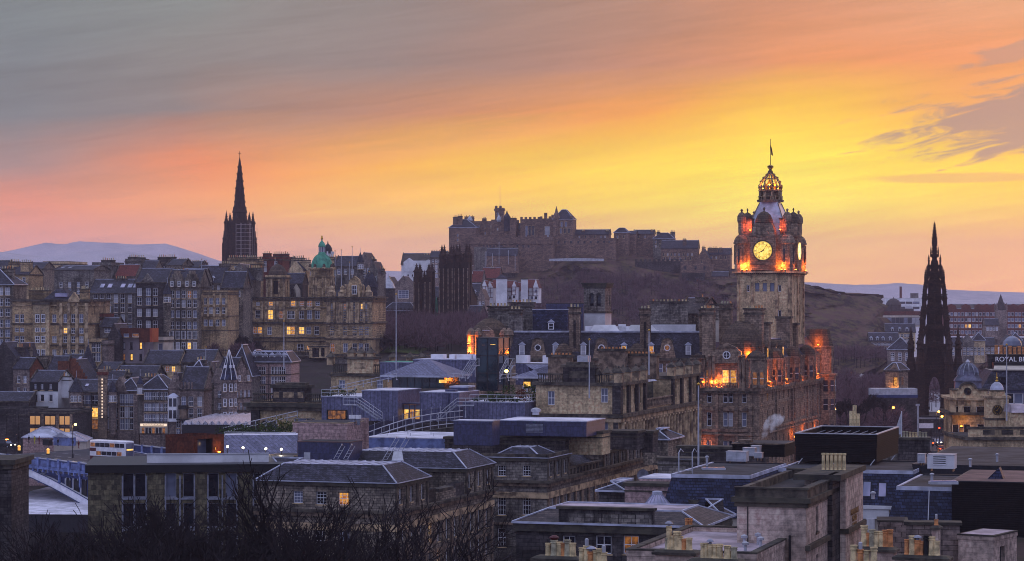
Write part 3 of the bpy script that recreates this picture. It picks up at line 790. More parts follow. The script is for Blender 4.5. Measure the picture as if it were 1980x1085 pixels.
p=at(1115,505,1262);m=M();m.box(-14,0,0,14,3,1.2,'pale_metal');m.extr([(-14,1.2),(14,1.2),(0,1.6)],0,3,'pale_metal');m.build('shed',None,loc=p,label='long pale roofed shed on the castle slope',category='shed')
# ================================================================== gothic spire (left)
def pinnacle(m,x,y,z,h,r,mat,n=4,ph=.5):
 m.lathe(x,y,[(r,z),(r,z+h*.35),(r*1.35,z+h*.37),(r*1.25,z+h*.42),(r*.7,z+h*.52),(r*.5,z+h*.66),(r*.28,z+h*.82),(.04,z+h)],mat,n,ph)
 for q in(.55,.68,.8):
  rr=r*(1.15-q)*1.5;m.box(x-rr,y-.06,z+h*q,x+rr,y+.06,z+h*q+.22,mat);m.box(x-.06,y-rr,z+h*q,x+.06,y+rr,z+h*q+.22,mat)
def hub():
 d=1130;p=at(463.5,505,d);px=d/F
 e=empty('church_spire',p,radians(-14),'tall dark gothic church spire with pinnacled tower on the left skyline','church')
 z=lambda r:Z(r,d)-p.z;w=4.7;g='gothic_stone'
 m=M();ops=[]
 for s_ in range(4):
  a=s_*pi/2;dx,dy=cos(a),sin(a)
  ox,oy=-dx*w+dy*w,-dy*w-dx*w
  ops=[(w*2*.2,z(468),w*2*.42,z(437)),(w*2*.58,z(468),w*2*.8,z(437)),(w*2*.32,z(500),w*2*.68,z(478))]
  m.facade(ox,oy,dx,dy,2*w,-4,z(430),ops,g,1.4)
  for u in(.31,.69):
   cx,cy=ox+dx*2*w*u+dy*.1,oy+dy*2*w*u-dx*.1
   for v in(-.6,0,.6):m.box(cx+dx*v*1.1-.12,cy+dy*v*1.1-.12,z(468),cx+dx*v*1.1+.12,cy+dy*v*1.1+.12,z(438),g)
 m.box(-w+.6,-w+.6,-4,w-.6,w-.6,z(432),g)
 for r_ in(430,470,475):m.box(-w-.3,-w-.3,z(r_),w+.3,w+.3,z(r_)+.6,g)
 m.build('tower',e)
 m=M()
 for sx in(-1,1):
  for sy in(-1,1):
   m.box(sx*w-1.0,sy*w-1.0,-4,sx*w+1.0,sy*w+1.0,z(447),g);m.box(sx*w*1.14-.9,sy*w*1.14-.9,-4,sx*w*1.14+.9,sy*w*1.14+.9,z(470),g)
 m.build('buttress',e)
 for sx in(-1,1):
  for sy in(-1,1):
   m=M();pinnacle(m,0,0,0,z(407)-z(447),1.05,g);m.build('pinnacle',e,loc=(sx*w,sy*w,z(447)))
   m=M();pinnacle(m,0,0,0,z(450)-z(470),.8,g);m.build('pinnacle',e,loc=(sx*w*1.16,sy*w*1.16,z(470)))
 for(sx,sy) in((0,-1),(1,0),(-1,0),(0,1)):
  m=M();pinnacle(m,0,0,0,z(412)-z(432),.6,g);m.extr([(-2.6,-1),(2.6,-1),(0,3.4)],-.2,.4,g);m.build('gablet',e,loc=(sx*w,sy*w,z(430)),rz=atan2(sy,sx)+pi/2)
 m=M();m.lathe(0,0,[(3.3,z(430)),(3.1,z(412)),(3.5,z(411)),(2.5,z(396)),(2.0,z(370)),(1.25,z(340)),(.5,z(313)),(.12,z(304))],g,8,.5)
 for k in range(8):
  a=2*pi*(k+.5)/8
  for(r_,rad) in((404,2.9),(392,2.45),(380,2.2),(366,1.95),(352,1.6),(338,1.22),(325,.85)):
   m.box(rad*cos(a)-.16,rad*sin(a)-.16,z(r_),rad*cos(a)+.16,rad*sin(a)+.16,z(r_)+.8,g)
 for k in range(4):
  a=pi/2*k;m.extr([(-.7,z(405)),(.7,z(405)),(0,z(392))],-3.1,-2.2,g) if k==0 else None
 m.build('spire',e)
 m=M();m.tube((0,0,z(305)),(0,0,z(292)),.12,g,4);m.box(-.7,-.08,z(298),.7,.08,z(298)+.25,g);m.build('cross',e)
 s=M();q='scaffold'
 for k in range(10):
  zz=z(505)+k*(z(435)-z(505))/9
  for yy in(-w-2.2,-w-.9):s.tube((w-4,yy,zz),(w+2.6,yy,zz),.07,q)
  for yy in(-w-2.2,0,w*.4):s.tube((w+2.6,yy,zz),(w+2.6,yy+2.4,zz),.07,q)
  s.box(w-4,-w-2.2,zz,w+2.6,-w-.9,zz+.12,q) if k%2 else None
 for xx in(w-4,w-1.8,w+.4,w+2.6):
  for yy in(-w-2.2,-w-.9):s.tube((xx,yy,-4),(xx,yy,z(432)),.07,q)
 for yy in(-3,0,3):s.tube((w+2.6,yy,-4),(w+2.6,yy,z(440)),.07,q)
 s.build('scaffolding',None,loc=p,rz=radians(-14),label='pale pole scaffolding up the right side of the gothic church tower',category='scaffolding')
hub()
# ================================================================== twin towered gothic college
def college():
 d=935
 def tower(pxa,pxb,top,bot,label,pin):
  b=Bld(label,pxa,pxb,0,d,top,yaw=14,base=Z(bot,d),depth=(pxb-pxa)/F*d*.9,name='gothic_tower',cat='tower',wall='gothic_stone')
  g='gothic_stone'
  for(ra,rb) in((top+14,top+50),(top+62,top+92)):
   b.win('f',b.W*.5,b.lz(ra),1.1,b.lz(ra)-b.lz(rb),'none','glass')
  b.walls(depth=.6)
  m=M()
  for x in(-b.W,-b.W*.62,-b.W*.38,0):
   big=x in(-b.W,0);r=1.0 if big else .45
   m.box(x-r,-r-.3,0,x+r,.4,b.h-(0 if big else 3),g);m.box(x-r-.2,-r-.6,0,x+r+.2,.4,b.h*.55,g)
  for x in(-b.W,0):m.box(x-.9,b.D-.9,0,x+.9,b.D+.9,b.h,g)
  for x in(-b.W-.7,-b.W*.75,-b.W*.25,.7):m.box(x-.16,-1.75,0,x+.16,-1.2,b.h*.93,'trim_brown')
  for k in range(7):m.box(-b.W-.3,-.5,b.h-1.5-k*4.3,.3,b.D+.3,b.h-1.1-k*4.3,g)
  b.add(m,'buttress')
  for x in(-b.W,0):
   for y in(-.3,b.D):
    q=M();pinnacle(q,0,0,0,pin,1.05,g,8,.5);b.add(q,'pinnacle',loc=(x,y,b.h))
  for x in(-b.W*.62,-b.W*.38):
   q=M();pinnacle(q,0,0,0,pin*.6,.5,g);b.add(q,'pinnacle',loc=(x,-.2,b.h-.5))
  m=M();crenel(m,-b.W,0,-.1,b.h,g,.8,.6,1);m.box(-b.W+.3,.3,b.h-.3,-.3,b.D-.3,b.h-.05,'tar');b.add(m,'battlement');return b
 tower(855,873,508,672,'left slim black gothic tower of the tall pair',7.0)
 tower(884,903,507,672,'right slim black gothic tower of the tall pair',7.2)
 tower(806,830,536,670,'lower black gothic tower left of the tall pair',5.4)
 b=Bld('dark gothic hall between the black towers',828,902,0,942,580,yaw=14,base=Z(675,942),depth=16,wall='gothic_stone',name='gothic_hall',cat='college')
 b.grid('f',7,[b.h-2,b.h-8],1.2,3.4,'plain',us=[b.fx(p)+b.W for p in(834,840,846,876,881)]);b.walls();b.gable(5,'x')
 m=M();crenel(m,-b.W,0,-.2,b.h,'gothic_stone',1,.8,1);m.extr([(b.fx(838),b.h-8),(b.fx(852),b.h-8),(b.fx(845),b.h+1)],-1.4,0,'copper_green');b.add(m,'porch')
 b=Bld('tall dark gothic wall with pinnacles right of the black towers',900,925,0,925,612,yaw=14,base=Z(680,925),depth=14,wall='dark_stone',name='gothic_hall',cat='college')
 b.grid('f',3,[b.h-2,b.h-7],.9,2.4,'plain');b.walls();b.gable(4,'x')
 b=Bld('long low dark stone hall with pale lead roof left of the black towers',741,805,0,940,601,yaw=10,base=Z(665,940),depth=14,wall='dark_stone',name='gothic_hall',cat='college')
 b.grid('f',7,[b.h-3.5],1.3,5,'plain',margin=.04);b.walls(depth=.6);b.hip(3.2,3,'slate','pale_metal')
 m=M();crenel(m,-b.W,0,-.3,b.h,'dark_stone',.9,.7,.9)
 for k in range(8):x=-b.W+b.W*k/7;m.box(x-.4,-.9,0,x+.4,0,b.h-1,'dark_stone')
 b.add(m,'buttress')
college()
# ================================================================== old town
def tops(b,rows):return[b.lz(r) for r in rows]
def tene(label,xl,xc,xr,d,top,yaw=10,depth=None,rows=(),cols=3,w=1.15,h=2.0,roof='gx',rh=4,wall='tenement_stone',lit=.015,chims=(),side=0,bands=(),pipes=(),style='sash',par=False,name='tenement',cat='tenement',skip=0,dorm=(),base=None,mat='slate',group=None,margin=.06,sky=()):
 b=Bld(label,xl,xc,xr,d,top,yaw,base=base,depth=depth,name=name,cat=cat,wall=wall,group=group)
 tp=tops(b,rows)
 if not rows:pass
 elif isinstance(cols,int):b.grid('f',cols,tp,w,h,style,lit=lit,skip=skip,margin=margin)
 else:b.grid('f',0,tp,w,h,style,lit=lit,us=[b.fx(c)+b.W for c in cols],skip=skip)
 if side:b.grid('r',side,tp,w,h,style,lit=lit,skip=skip)
 b.walls()
 if roof=='gx':b.gable(rh,'x',mat)
 elif roof=='gy':b.gable(rh,'y',mat)
 elif roof=='step':b.gable(rh,'y',mat,step=True)
 elif roof=='hip':b.hip(rh,None,mat)
 elif roof=='frus':b.hip(rh,rh*.6,mat)
 elif roof=='flat':b.flat()
 m=M();n=0
 for z_ in bands:b.band(m,b.lz(z_),.14,.22);n=1
 if roof in('flat','hip','frus','gx'):b.band(m,b.h-.45-(.8 if roof=='flat' else 0),.28,.4,'trim_dark');n=1
 if n:b.add(m,'cornice')
 for c in chims:
  px,rt,w_=c[:3];fy=c[3] if len(c)>3 else .5
  x=b.fx(px);y_=b.D*fy;b.chimney(x,y_,w_,1.5,b.h-.5,b.lz(rt,x,y_),max(3,int(w_*1.3)))
 for px in pipes:b.pipe(b.fx(px))
 for px in dorm:b.dormer(b.fx(px),.6,b.h+.1,1.5,1.6,2.4)
 if roof=='gx':
  for px in sky:b.skylight(b.fx(px),-.25,rh+.05,b.D/2+.25,.5,1.3,2.4)
 return b
T=tene
T('old brown tenement with broad chimney on the far left skyline',-30,8,0,900,524,depth=14,rows=(530,545),cols=3,chims=((-5,508,5),))
T('twin chimneyed tenement second on the left skyline',8,56,0,880,530,depth=14,rows=(536,550),cols=3,chims=((14,507,4),(46,508,4,.2)),wall='warm_stone',rh=3)
T('pale flat roofed concrete block high on the left skyline',83,131,0,960,506,depth=22,rows=(),roof='flat',wall='buff_stone',bands=(511,))
T('low grey link roof between the pale block and the slate attic',52,84,0,930,519,depth=12,rows=(524,),cols=3,rh=2.4,mat='slate')
T('grey tenement with sloping skylit roof below the pale block',105,181,0,870,521,depth=18,rows=(545,558),cols=4,roof='gx',rh=1.5,wall='grey_stone',sky=(114,128))
T('greenish boxy roof block with white ledge on the skyline',178,215,0,900,508,depth=14,rows=(522,),cols=2,roof='flat',wall='grey_stone',chims=((197,504,5),))
T('red tiled low gable beside the greenish roof block',222,262,0,900,534,depth=12,rows=(),roof='gx',rh=4.2,mat='pantile',wall='rose_stone')
T('square grey tower block with chimney row on its top',242,272,0,925,501,depth=10,rows=(510,520),cols=2,roof='flat',wall='grey_stone',chims=((250,498,4),(265,499,3)))
T('dark boxed tenement with a rank of pale pots',280,325,0,930,503,depth=14,rows=(515,527),cols=3,roof='flat',wall='dark_stone',chims=((312,498,7),))
T('small slate house in front of the dark boxed tenement',272,300,0,905,520,depth=10,rows=(526,),cols=2,rh=3)
T('brown tenement with low slate roof right of the pale pots',322,352,0,925,512,depth=14,rows=(520,530),cols=2,rh=2.2,chims=((344,504,4),))
T('long tenement with red chimney bank on the skyline',350,384,0,935,517,depth=14,rows=(524,),cols=3,rh=2.4,chims=((356,508,8),(376,509,6)),wall='rose_stone')
T('wide slate roofed house with three white dormers',376,432,0,850,547,depth=14,rows=(552,),cols=4,rh=6,dorm=(387,396,409),chims=((424,511,4),))
T('slate roofed house left of the flagstaff on the skyline',346,392,0,840,545,depth=12,rows=(549,),cols=3,rh=4.6)
T('brown rubble gable with wide chimney bank below the gothic spire',441,492,0,900,506,depth=12,rows=(514,),cols=2,roof='flat',wall='warm_stone',chims=((460,499,11),(484,502,6)))
T('dark red boxed tenement right of the gothic spire',500,546,0,920,497,depth=14,rows=(505,515),cols=2,roof='flat',wall='red_stone',chims=((507,491,3),(534,492,6)))
T('narrow grey stepped tenement beside the dark red box',546,562,0,930,507,depth=10,rows=(512,),cols=1,rh=2,wall='grey_stone')
T('chimneyed cream gable left of the green dome',558,586,0,905,522,depth=10,rows=(),cols=1,roof='gy',rh=3,wall='buff_stone',chims=((570,500,5),(578,504,6)))
T('cream harled flat tenement right of the green dome',624,648,0,905,505,depth=10,rows=(515,525),cols=2,roof='flat',wall='buff_stone',chims=((632,498,5),))
T('grey tenement with steep roof under the flagpoles',646,690,0,890,514,depth=14,rows=(520,),cols=3,rh=3.6,wall='grey_stone',chims=((654,501,6),(668,503,5)))
T('pointed turret house at the right end of the old town skyline',690,718,0,880,512,depth=12,rows=(518,527,536),cols=3,roof='gy',rh=4.4,wall='rose_stone',chims=((712,503,3),))
T('stepped tenement descending right of the turret house',712,731,0,870,528,depth=12,rows=(534,543),cols=2,roof='step',rh=4,wall='grey_stone',chims=((716,520,3),(728,521,3)))
def cone_turret(px,r_apex,r_eave,r_base,d,rad,label,n=8,wall='grey_stone',roof='slate',fin=True):
 p=at(px,r_base,d);e=empty('turret',p,0,label,'turret')
 z=lambda r:Z(r,d)-p.z
 m=M();m.lathe(0,0,[(rad*.9,-8),(rad*.9,0),(rad,.5),(rad,z(r_eave))],wall,n);m.build('wall',e)
 m=M();m.lathe(0,0,[(rad*1.15,z(r_eave)-.1),(rad*1.1,z(r_eave)+.15),(.08,z(r_apex))],roof,n)
 if fin:m.tube((0,0,z(r_apex)-.4),(0,0,z(r_apex)+1.6),.07,'lead',4)
 m.build('roof',e)
 for a in(-2.0,-1.5,-.9):
  add_window(e,(rad*cos(a)*1.0,rad*sin(a)*1.0,z(r_eave)-2.6),a+pi/2,.8,1.6,'sash',.12,'glass')
 return e
cone_turret(697,488,506,520,868,1.2,'slim witch hat turret at the right end of the old town skyline',roof='slate')
p=at(634,506,1000);e=empty('camera_tower',p,0,'white battlemented tower with black dome on the skyline','tower')
m=M();m.lathe(0,0,[(2.9,-14),(2.9,0)],'cream_wall',8,.5);m.box(-4,-4,-14,4,4,-2.2,'buff_stone');m.build('wall',e)
m=M();m.lathe(0,0,[(2.1,-4.6),(2.1,2.0),(2.5,2.2),(2.5,3.2)],'white_wall',8,.5)
for k in range(8):a=pi/4*k;m.box(2.3*cos(a)-.3,2.3*sin(a)-.3,3.1,2.3*cos(a)+.3,2.3*sin(a)+.3,4.1,'white_wall')
m.build('lantern',e)
m=M();m.lathe(0,0,[(1.85,3.2),(1.85,4.2),(1.7,5.4),(1.0,6.6),(.3,7.2),(.08,8.4)],'black_paint',12);m.build('dome',e)
for k,(px,rt,rb,d) in enumerate(((648,486,530,870),(660,484,545,860),(681,478,530,850),(676,508,560,840),(390,502,550,838),(532,500,520,840),(398,672,705,640),(549,622,682,600),(714,526,560,800))):
 p=at(px,rb,d);m=M();m.tube((0,0,-4),(0,0,Z(rt,d)-p.z),.16,'pale_metal',6,.08);m.lathe(0,0,[(.22,Z(rt,d)-p.z),(.22,Z(rt,d)-p.z+.3)],'gold',6)
 m.build('flagpole',None,loc=p,category='flagpole',group='flagpoles over the old town roofs',label=['bare flagpole just right of the black dome','bare flagpole midway along the bank roofs','tallest bare flagpole above the bank roofs','short flagpole rising from the bank parapet','flagpole beside the white dormered slate house','low flagpole left of the green dome','white flagpole rising left of the glazed corner spire','white flagpole in front of the sandstone bank corner','short flagpole by the stepped tenement'][k])
b=T('tall tan tenement with steep slate roof at the left edge',-60,26,0,700,550,yaw=4,depth=14,rows=(556,577,597,618,637,656),cols=(-45,-30,-14,0.5,14.5),w=1.5,h=2.2,roof='hip',rh=5,wall='tenement_stone',chims=((2,521,4),),lit=.1)
b=Bld('beige sandstone civic building with pedimented right pavilion',24,171,0,690,580,yaw=8,depth=20,name='civic_building',wall='warm_stone');civ=b
r4=[607,634,650,678]
for(cols,tt,w,h) in(((32.5,42.5,76,87,105),608,1.2,2.3),((32.5,42.5,76,87),634,1.2,1.2),((32.5,42.5,76,87,105),650,1.3,1.9),((76,87,105),676,1.2,2.0),((126.5,141.5,157),607,1.2,2.5),((126.5,141.5,157),634,1.3,1.6),((126.5,141.5,157),650,1.3,1.9),((126.5,141.5,157),676,1.4,2.2)):
 for c in cols:b.win('f',b.fx(c)+b.W,b.lz(tt),w,h,'sash',lit=.06)
b.walls();b.flat()
m=M();x0,x1=b.fx(67),b.fx(98)
m.box(x0,-1.5,0,x1,0,b.h-1.2,'buff_stone');b.add(m,'bay')
for c in(76,87):
 for tt,h in((608,2.3),(634,1.2),(650,1.9),(676,2.0)):add_window(b.e,(b.fx(c),-1.56,b.lz(tt)-h),0,1.2,h,'sash',.14,'glass')
m=M()
for r_ in(583,):
 b.band(m,b.lz(r_),.7,.5);b.band(m,b.lz(r_)-1.2,.35,.3,'trim_warm')
for r_ in(628,669):b.band(m,b.lz(r_),.35,.4)
m.box(x0-.2,-1.9,b.h-1.3,x1+.2,.2,b.h-.7,'trim_dark')
b.add(m,'cornice')
m=M()
for c in(118.5,134,149.5,168):x=b.fx(c);m.box(x-.45,-.55,0,x+.45,-.02,b.lz(586),'trim_warm')
x0,x1=b.fx(133),b.fx(155);m.extr([(x0,b.h-.6),(x1,b.h-.6),(x1,b.h),((x0+x1)/2,b.h+2.2),(x0,b.h)],-.8,.6,'trim_warm');b.add(m,'pediment')
m=M();x0,x1=b.fx(68),b.fx(130);m.frus(x0,4,x1,16,b.h-.6,x0+3.5,8,x1-3.5,12,b.h+3.0,'slate','pale_metal');m.box(x0+4,5.2,b.h+.9,x0+7.5,6.5,b.h+1.9,'skylight');b.add(m,'roof')
b.chimney(b.fx(132),15,2.5,1.6,b.h-.5,b.lz(560,b.fx(132),15),4);b.chimney(b.fx(48),13,6.0,1.6,b.h-.5,b.lz(563,b.fx(48),13),8)
b=T('dark tenement with four skylights and lit middle windows',172,266,0,762,566,yaw=6,depth=15,rows=(568,586,608,628),cols=(185,197,210,224,237,251),w=1.35,h=2.9,roof='gx',rh=4.2,wall='grey_stone',lit=.05,chims=((203,547,3),(222,540,4)),pipes=(205,),sky=(192,207,232,246,257))
b=T('broad gable ended dark tenement with tall drainpipe',262,326,0,752,545,yaw=6,depth=16,rows=(557,575,597,620),cols=(269.5,286.5,300),w=1.5,h=2.4,roof='gx',rh=4.2,wall='dark_stone',pipes=(294,),chims=((268,528,3),(304,531,5)),skip=.25)
m=M()
for i,c in enumerate((285,262,251)):m.extr([(b.fx(c)-2,b.h),(b.fx(c)+2,b.h),(b.fx(c),b.h+2.6)],-.2,1,'grey_stone') if i==0 else None
b.add(m,'gablet')
b=T('pair of crow stepped tenements with big lower windows',322,385,0,748,553,yaw=7,depth=14,rows=(562,580,600,622),cols=(333,344,355,366,377),w=1.25,h=2.3,roof='gx',rh=5,wall='tenement_stone',pipes=(350,),chims=((338,526,3),(357,528,3)),margin=.04)
for c in(340,369):
 m=M();x=b.fx(c);w_=2.9;prof=[]
 for k in range(5):prof+=[(x-w_+w_*k/5,b.h-.4+k*1.0),(x-w_+w_*k/5,b.h-.4+(k+1)*1.0)]
 prof+=[(2*x-a,q) for a,q in prof[::-1]]
 m.extr(prof[::-1],-.35,3.5,'tenement_stone');g=b.add(m,'gable')
 for u in(-1.1,1.1):add_window(b.e,(x+u,-.38,b.h-.2),0,.9,1.7,'sash',.16,'glass')
for c in(332,344,355,366,377):add_window(b.e,(b.fx(c),-.04,b.lz(656)),0,1.35,2.5,'grid',.13,'glass')
for c in(332,344,355,366,377):add_window(b.e,(b.fx(c),-.04,b.lz(676)),0,1.2,2.2,'sash',.13,pick_glass(b.rg,.1))
cone_turret(323.5,547,568,590,745,1.3,'corbelled round turret with cone roof on the crow stepped tenements',wall='tenement_stone')
b=T('classical beige block with half columns and flat parapet',384,441,0,750,562,yaw=7,depth=14,rows=(576,594,618),cols=(397.5,408,420.5,432.5),w=1.15,h=2.0,roof='flat',wall='warm_stone',bands=(566,612,640))
m=M()
for c in(391,402.5,414,426.5,438):x=b.fx(c);m.box(x-.3,-.4,b.lz(612),x+.3,-.02,b.lz(568),'trim_warm')
b.add(m,'pilaster')
b=T('grey tenement with chimney gable right of the classical beige block',441,484,0,800,540,yaw=8,depth=14,rows=(556,573,593),cols=(449,458,474),w=1.15,h=2.1,roof='gy',rh=5,wall='grey_stone',chims=((448,524,3),(472,519,9)),lit=.1)
b=T('low slate roofed house behind the bare trees',428,470,0,770,556,yaw=8,depth=10,rows=(562,),cols=3,roof='gx',rh=5,wall='tenement_stone')
def bank():
 d=800;b=Bld('large sandstone bank with green dome and lit windows',481,630,0,d,575,yaw=8,depth=24,name='bank',cat='bank',wall='warm_stone')
 W_=lambda c:b.fx(c)+b.W
 for c,tt,w,h,g in((498.5,584,1.3,1.2,None),(523.5,583,1.6,1.5,'lit_warm'),(566.5,581,1.7,1.9,'lit_warm'),(583.5,582,1.5,1.6,'lit_dim'),(598,581,1.7,1.9,'lit_dim'),(614,583,1.4,1.4,None),(498.5,600,1.6,2.6,None),(523,599,1.8,3.2,'lit_yellow'),(543,601,1.4,2.6,'lit_dim'),(559,601,1.2,2.6,'glass'),(566,601,1.2,2.6,'glass'),(583,601,1.7,2.7,None),(598,600,1.7,2.9,None),(613.5,601,1.7,2.7,None),(494,632,1.7,2.3,'lit_dim'),(502,632,1.7,2.3,'lit_warm'),(521,632,1.5,2.6,None),(558,631,1.5,2.8,'lit_yellow'),(566,631,1.5,2.8,'lit_warm'),(583,632,1.9,2.4,'lit_yellow'),(597,632,1.6,2.4,'glass_pale'),(612.5,631,1.6,2.8,'glass'),(581,665,2.2,2.2,None),(597,668,1.4,1.6,'lit_warm')):
  b.win('f',W_(c),b.lz(tt),w,h,'sash',glass=g)
 b.walls();b.flat(par=1.0,mat='pale_metal')
 m=M()
 for r_,p_,t_ in((577,.8,.5),(581,.4,.3),(596,.25,.25),(626,.6,.6),(654,.4,.4),(661,.3,.3)):b.band(m,b.lz(r_),p_,t_)
 b.add(m,'cornice')
 m=M()
 for c in(483,491,507,515,531,537,550):x=b.fx(c);m.box(x-.38,-.5,b.lz(624),x+.38,-.02,b.lz(583),'trim_warm')
 b.add(m,'pilaster')
 for c in(498.5,523.5,543,583,598,613.5):
  m=M();x=b.fx(c);z_=b.lz(599);m.extr([(x-1.3,z_),(x+1.3,z_),(x+.9,z_+.6),(x,z_+.95),(x-.9,z_+.6)],-.45,-.02,'trim_warm');b.add(m,'window_hood')
 x=b.fx(533);zt=b.h
 m=M()
 ops=[(2.6,zt+.5,4.6,zt+6.2)]
 for(dx,dy,ox,oy) in((1,0,x-3.2,-.3),(0,1,x+3.2,-.3),(-1,0,x+3.2,6.1),(0,-1,x-3.2,6.1)):
  m.facade(ox,oy,dx,dy,6.4,b.h-1,b.h+7.0,[(2.3,b.h+1,4.1,b.h+5.4)],'warm_stone',.9)
 m.box(x-2.2,.7,b.h,x+2.2,5.2,b.h+6.5,'black_paint')
 for sx in(-1,1):
  for q in(1.25,2.8):m.box(x+sx*q-.27,-.75,b.h-.5,x+sx*q+.27,-.3,b.h+6,'trim_warm')
 m.box(x-3.8,-1.0,b.h+6,x+3.8,6.7,b.h+6.5,'trim_dark');m.box(x-3.4,-.5,b.h+6.5,x+3.4,6.3,b.h+7.2,'warm_stone')
 tw=b.add(m,'cupola')
 m=M();m.lathe(x,2.9,[(3.1,b.h+7.1),(3.05,b.h+8.0),(2.6,b.h+9.2),(1.7,b.h+10.2),(.6,b.h+10.7),(.25,b.h+10.9),(.08,b.h+11.8)],'dome_slate',14);q=m.build('dome',tw)
 xd,yd=b.fx(607,),12.0;dd=d+yd
 zz=lambda r:Z(r,dd)-b.z0
 m=M();R_=3.85
 ops=[]
 m.lathe(xd,yd,[(R_,b.h-1),(R_,zz(537)),(R_+.5,zz(536.5)),(R_+.5,zz(534)),(R_*.98,zz(533)),(R_*.98,zz(522)),(R_+.7,zz(521.5)),(R_+.7,zz(518.5)),(R_,zz(518))],'warm_stone',16,.5)
 for k in range(8):
  a=2*pi*k/8+pi/8
  for v in(-.13,.13):m.cyl(xd+(R_+.2)*cos(a+v),yd+(R_+.2)*sin(a+v),b.h-1,zz(537),.28,'trim_warm',6)
 dr=b.add(m,'drum')
 for k in range(8):
  a=2*pi*k/8
  q=M();q.box(-.55,-.15,0,.55,.1,2.6,'black_paint');q.extr([(-.8,2.7),(.8,2.7),(0,3.4)],-.5,.1,'trim_warm');q.build('drum_window',dr,loc=(xd+(R_*.94)*cos(a),yd+(R_*.94)*sin(a),b.h+.4),rz=a+pi/2)
  q=M();q.lathe(0,0,[(.5,0),(.5,.8),(.2,1.3)],'dome_slate',8);q.box(-.5,-.5,-.4,.5,.5,.2,'trim_warm');q.build('urn',dr,loc=(xd+(R_+.1)*cos(a+pi/8),yd+(R_+.1)*sin(a+pi/8),zz(518)))
 m=M();prof=[(R_*.93*cos(t_*pi/2*.96),zz(520)+(zz(490.5)-zz(520))*sin(t_*pi/2)) for t_ in[k/9 for k in range(10)]]
 m.lathe(xd,yd,prof,'copper_green',32)
 for k in range(16):
  a=2*pi*k/16;pts=[(xd+(r_+.05)*cos(a),yd+(r_+.08)*sin(a),z_) for r_,z_ in prof];m.path(pts,.08,'copper_green',4)
 dm=b.add(m,'dome',smooth=False)
 m=M();m.lathe(xd,yd,[(1.3,zz(491.5)),(1.2,zz(489)),(1.15,zz(487.5))],'copper_green',12)
 for k in range(8):a=2*pi*k/8;m.cyl(xd+.95*cos(a),yd+.95*sin(a),zz(488),zz(477),.17,'pale_metal',6)
 m.cyl(xd,yd,zz(488),zz(477),.5,'glass_pale',8)
 m.lathe(xd,yd,[(1.25,zz(477.5)),(1.25,zz(476)),(1.05,zz(472)),(.6,zz(468)),(.25,zz(466)),(.2,zz(463))],'copper_green',12);b.add(m,'lantern')
 m=M();m.lathe(xd,yd,[(.25,zz(463.2)),(.4,zz(461)),(.25,zz(458.5)),(.3,zz(457.6)),(.2,zz(456.5)),(.05,zz(455))],'gold',8);b.add(m,'statue')
 c=Bld('right wing of the sandstone bank with close set columns',630,720,0,786,574,yaw=8,depth=22,name='bank',cat='bank',wall='warm_stone')
 for(cols,tt,w,h) in(((641,667,684,700,709),587,1.0,1.8),((641,667,684,700,709),600,1.3,4.0),((642,667,686,698,709),632,1.4,3.0),((643,668,686,698,709),664,1.5,2.9)):
  for cc in cols:c.win('f',c.fx(cc)+c.W,c.lz(tt),w,h,'sash',lit=.1)
 c.walls();c.flat(par=1.0)
 m=M()
 for r_,p_,t_ in((577,.8,.5),(581,.4,.3),(584.5,.5,.3),(626,.6,.6),(657,.4,.4),(688,.5,.5)):c.band(m,c.lz(r_),p_,t_)
 for k in range(12):c.band(m,c.lz(654)+k*.75,.07,.3,'trim_warm')
 c.add(m,'cornice')
 m=M()
 for cc in(634,637.5,646,652,656,661,672,677,681,689,693,704,713,717):x=c.fx(cc);m.cyl(x,-.35,c.lz(624),c.lz(585),.42,'trim_warm',8)
 c.add(m,'column')
 x=c.fx(686);z_=c.h
 m=M();m.extr([(x-3.2,z_-.2),(x+3.2,z_-.2),(x+2.9,z_+3.6),(x+1.9,z_+4.0),(x+1.6,z_+5.4),(x,z_+6.6),(x-1.6,z_+5.4),(x-1.9,z_+4.0),(x-2.9,z_+3.6)],-.7,1.6,'warm_stone')
 for sx in(-2.8,-1.6,1.6,2.8):m.cyl(x+sx,-.9,z_,z_+4,.32,'trim_warm',8)
 g=c.add(m,'gable')
 add_window(c.e,(x,-.78,z_+.8),0,1.6,2.8,'sash',.16,'glass')
 for cc in(641,662,712):
  m=M();xx=c.fx(cc);m.box(xx-1.3,-.5,c.h+.1,xx+1.3,1,c.h+1.6,'trim_warm');m.lathe(xx,.2,[(1.2,c.h+1.6),(.7,c.h+2.2),(.8,c.h+2.9),(.15,c.h+3.7)],'trim_warm',8);c.add(m,'urn')
 m=M();m.frus(c.fx(632),3,c.fx(672),18,c.h-.5,c.fx(632)+3,6,c.fx(672)-3,15,c.h+2.6,'slate','pale_metal');c.add(m,'roof')
 for cc in(705,712):
  m=M();xx=c.fx(cc);m.lathe(xx,6,[(1.8,c.h-1),(1.8,c.h+3),(2.1,c.h+3.1),(1.4,c.h+5.6),(.1,c.h+8)],'slate',8);c.add(m,'turret_roof')
 t_=Bld('massive dark retaining wall under the sandstone bank',555,628,640,782,690,yaw=8,base=2,depth=14,name='retaining_wall',cat='wall',wall='grey_stone')
 t_.walls();t_.flat(par=.3)
 m=M();t_.band(m,t_.h-.2,.4,.5)
 for k in range(5):t_.band(m,t_.h-2.5-k*1.6,.06,.5,'trim_dark')
 t_.add(m,'cornice')
 t2=Bld('little arched stone lodge against the bank wall',598,628,0,776,668,yaw=8,base=Z(692,776),depth=6,name='lodge',cat='lodge',wall='buff_stone')
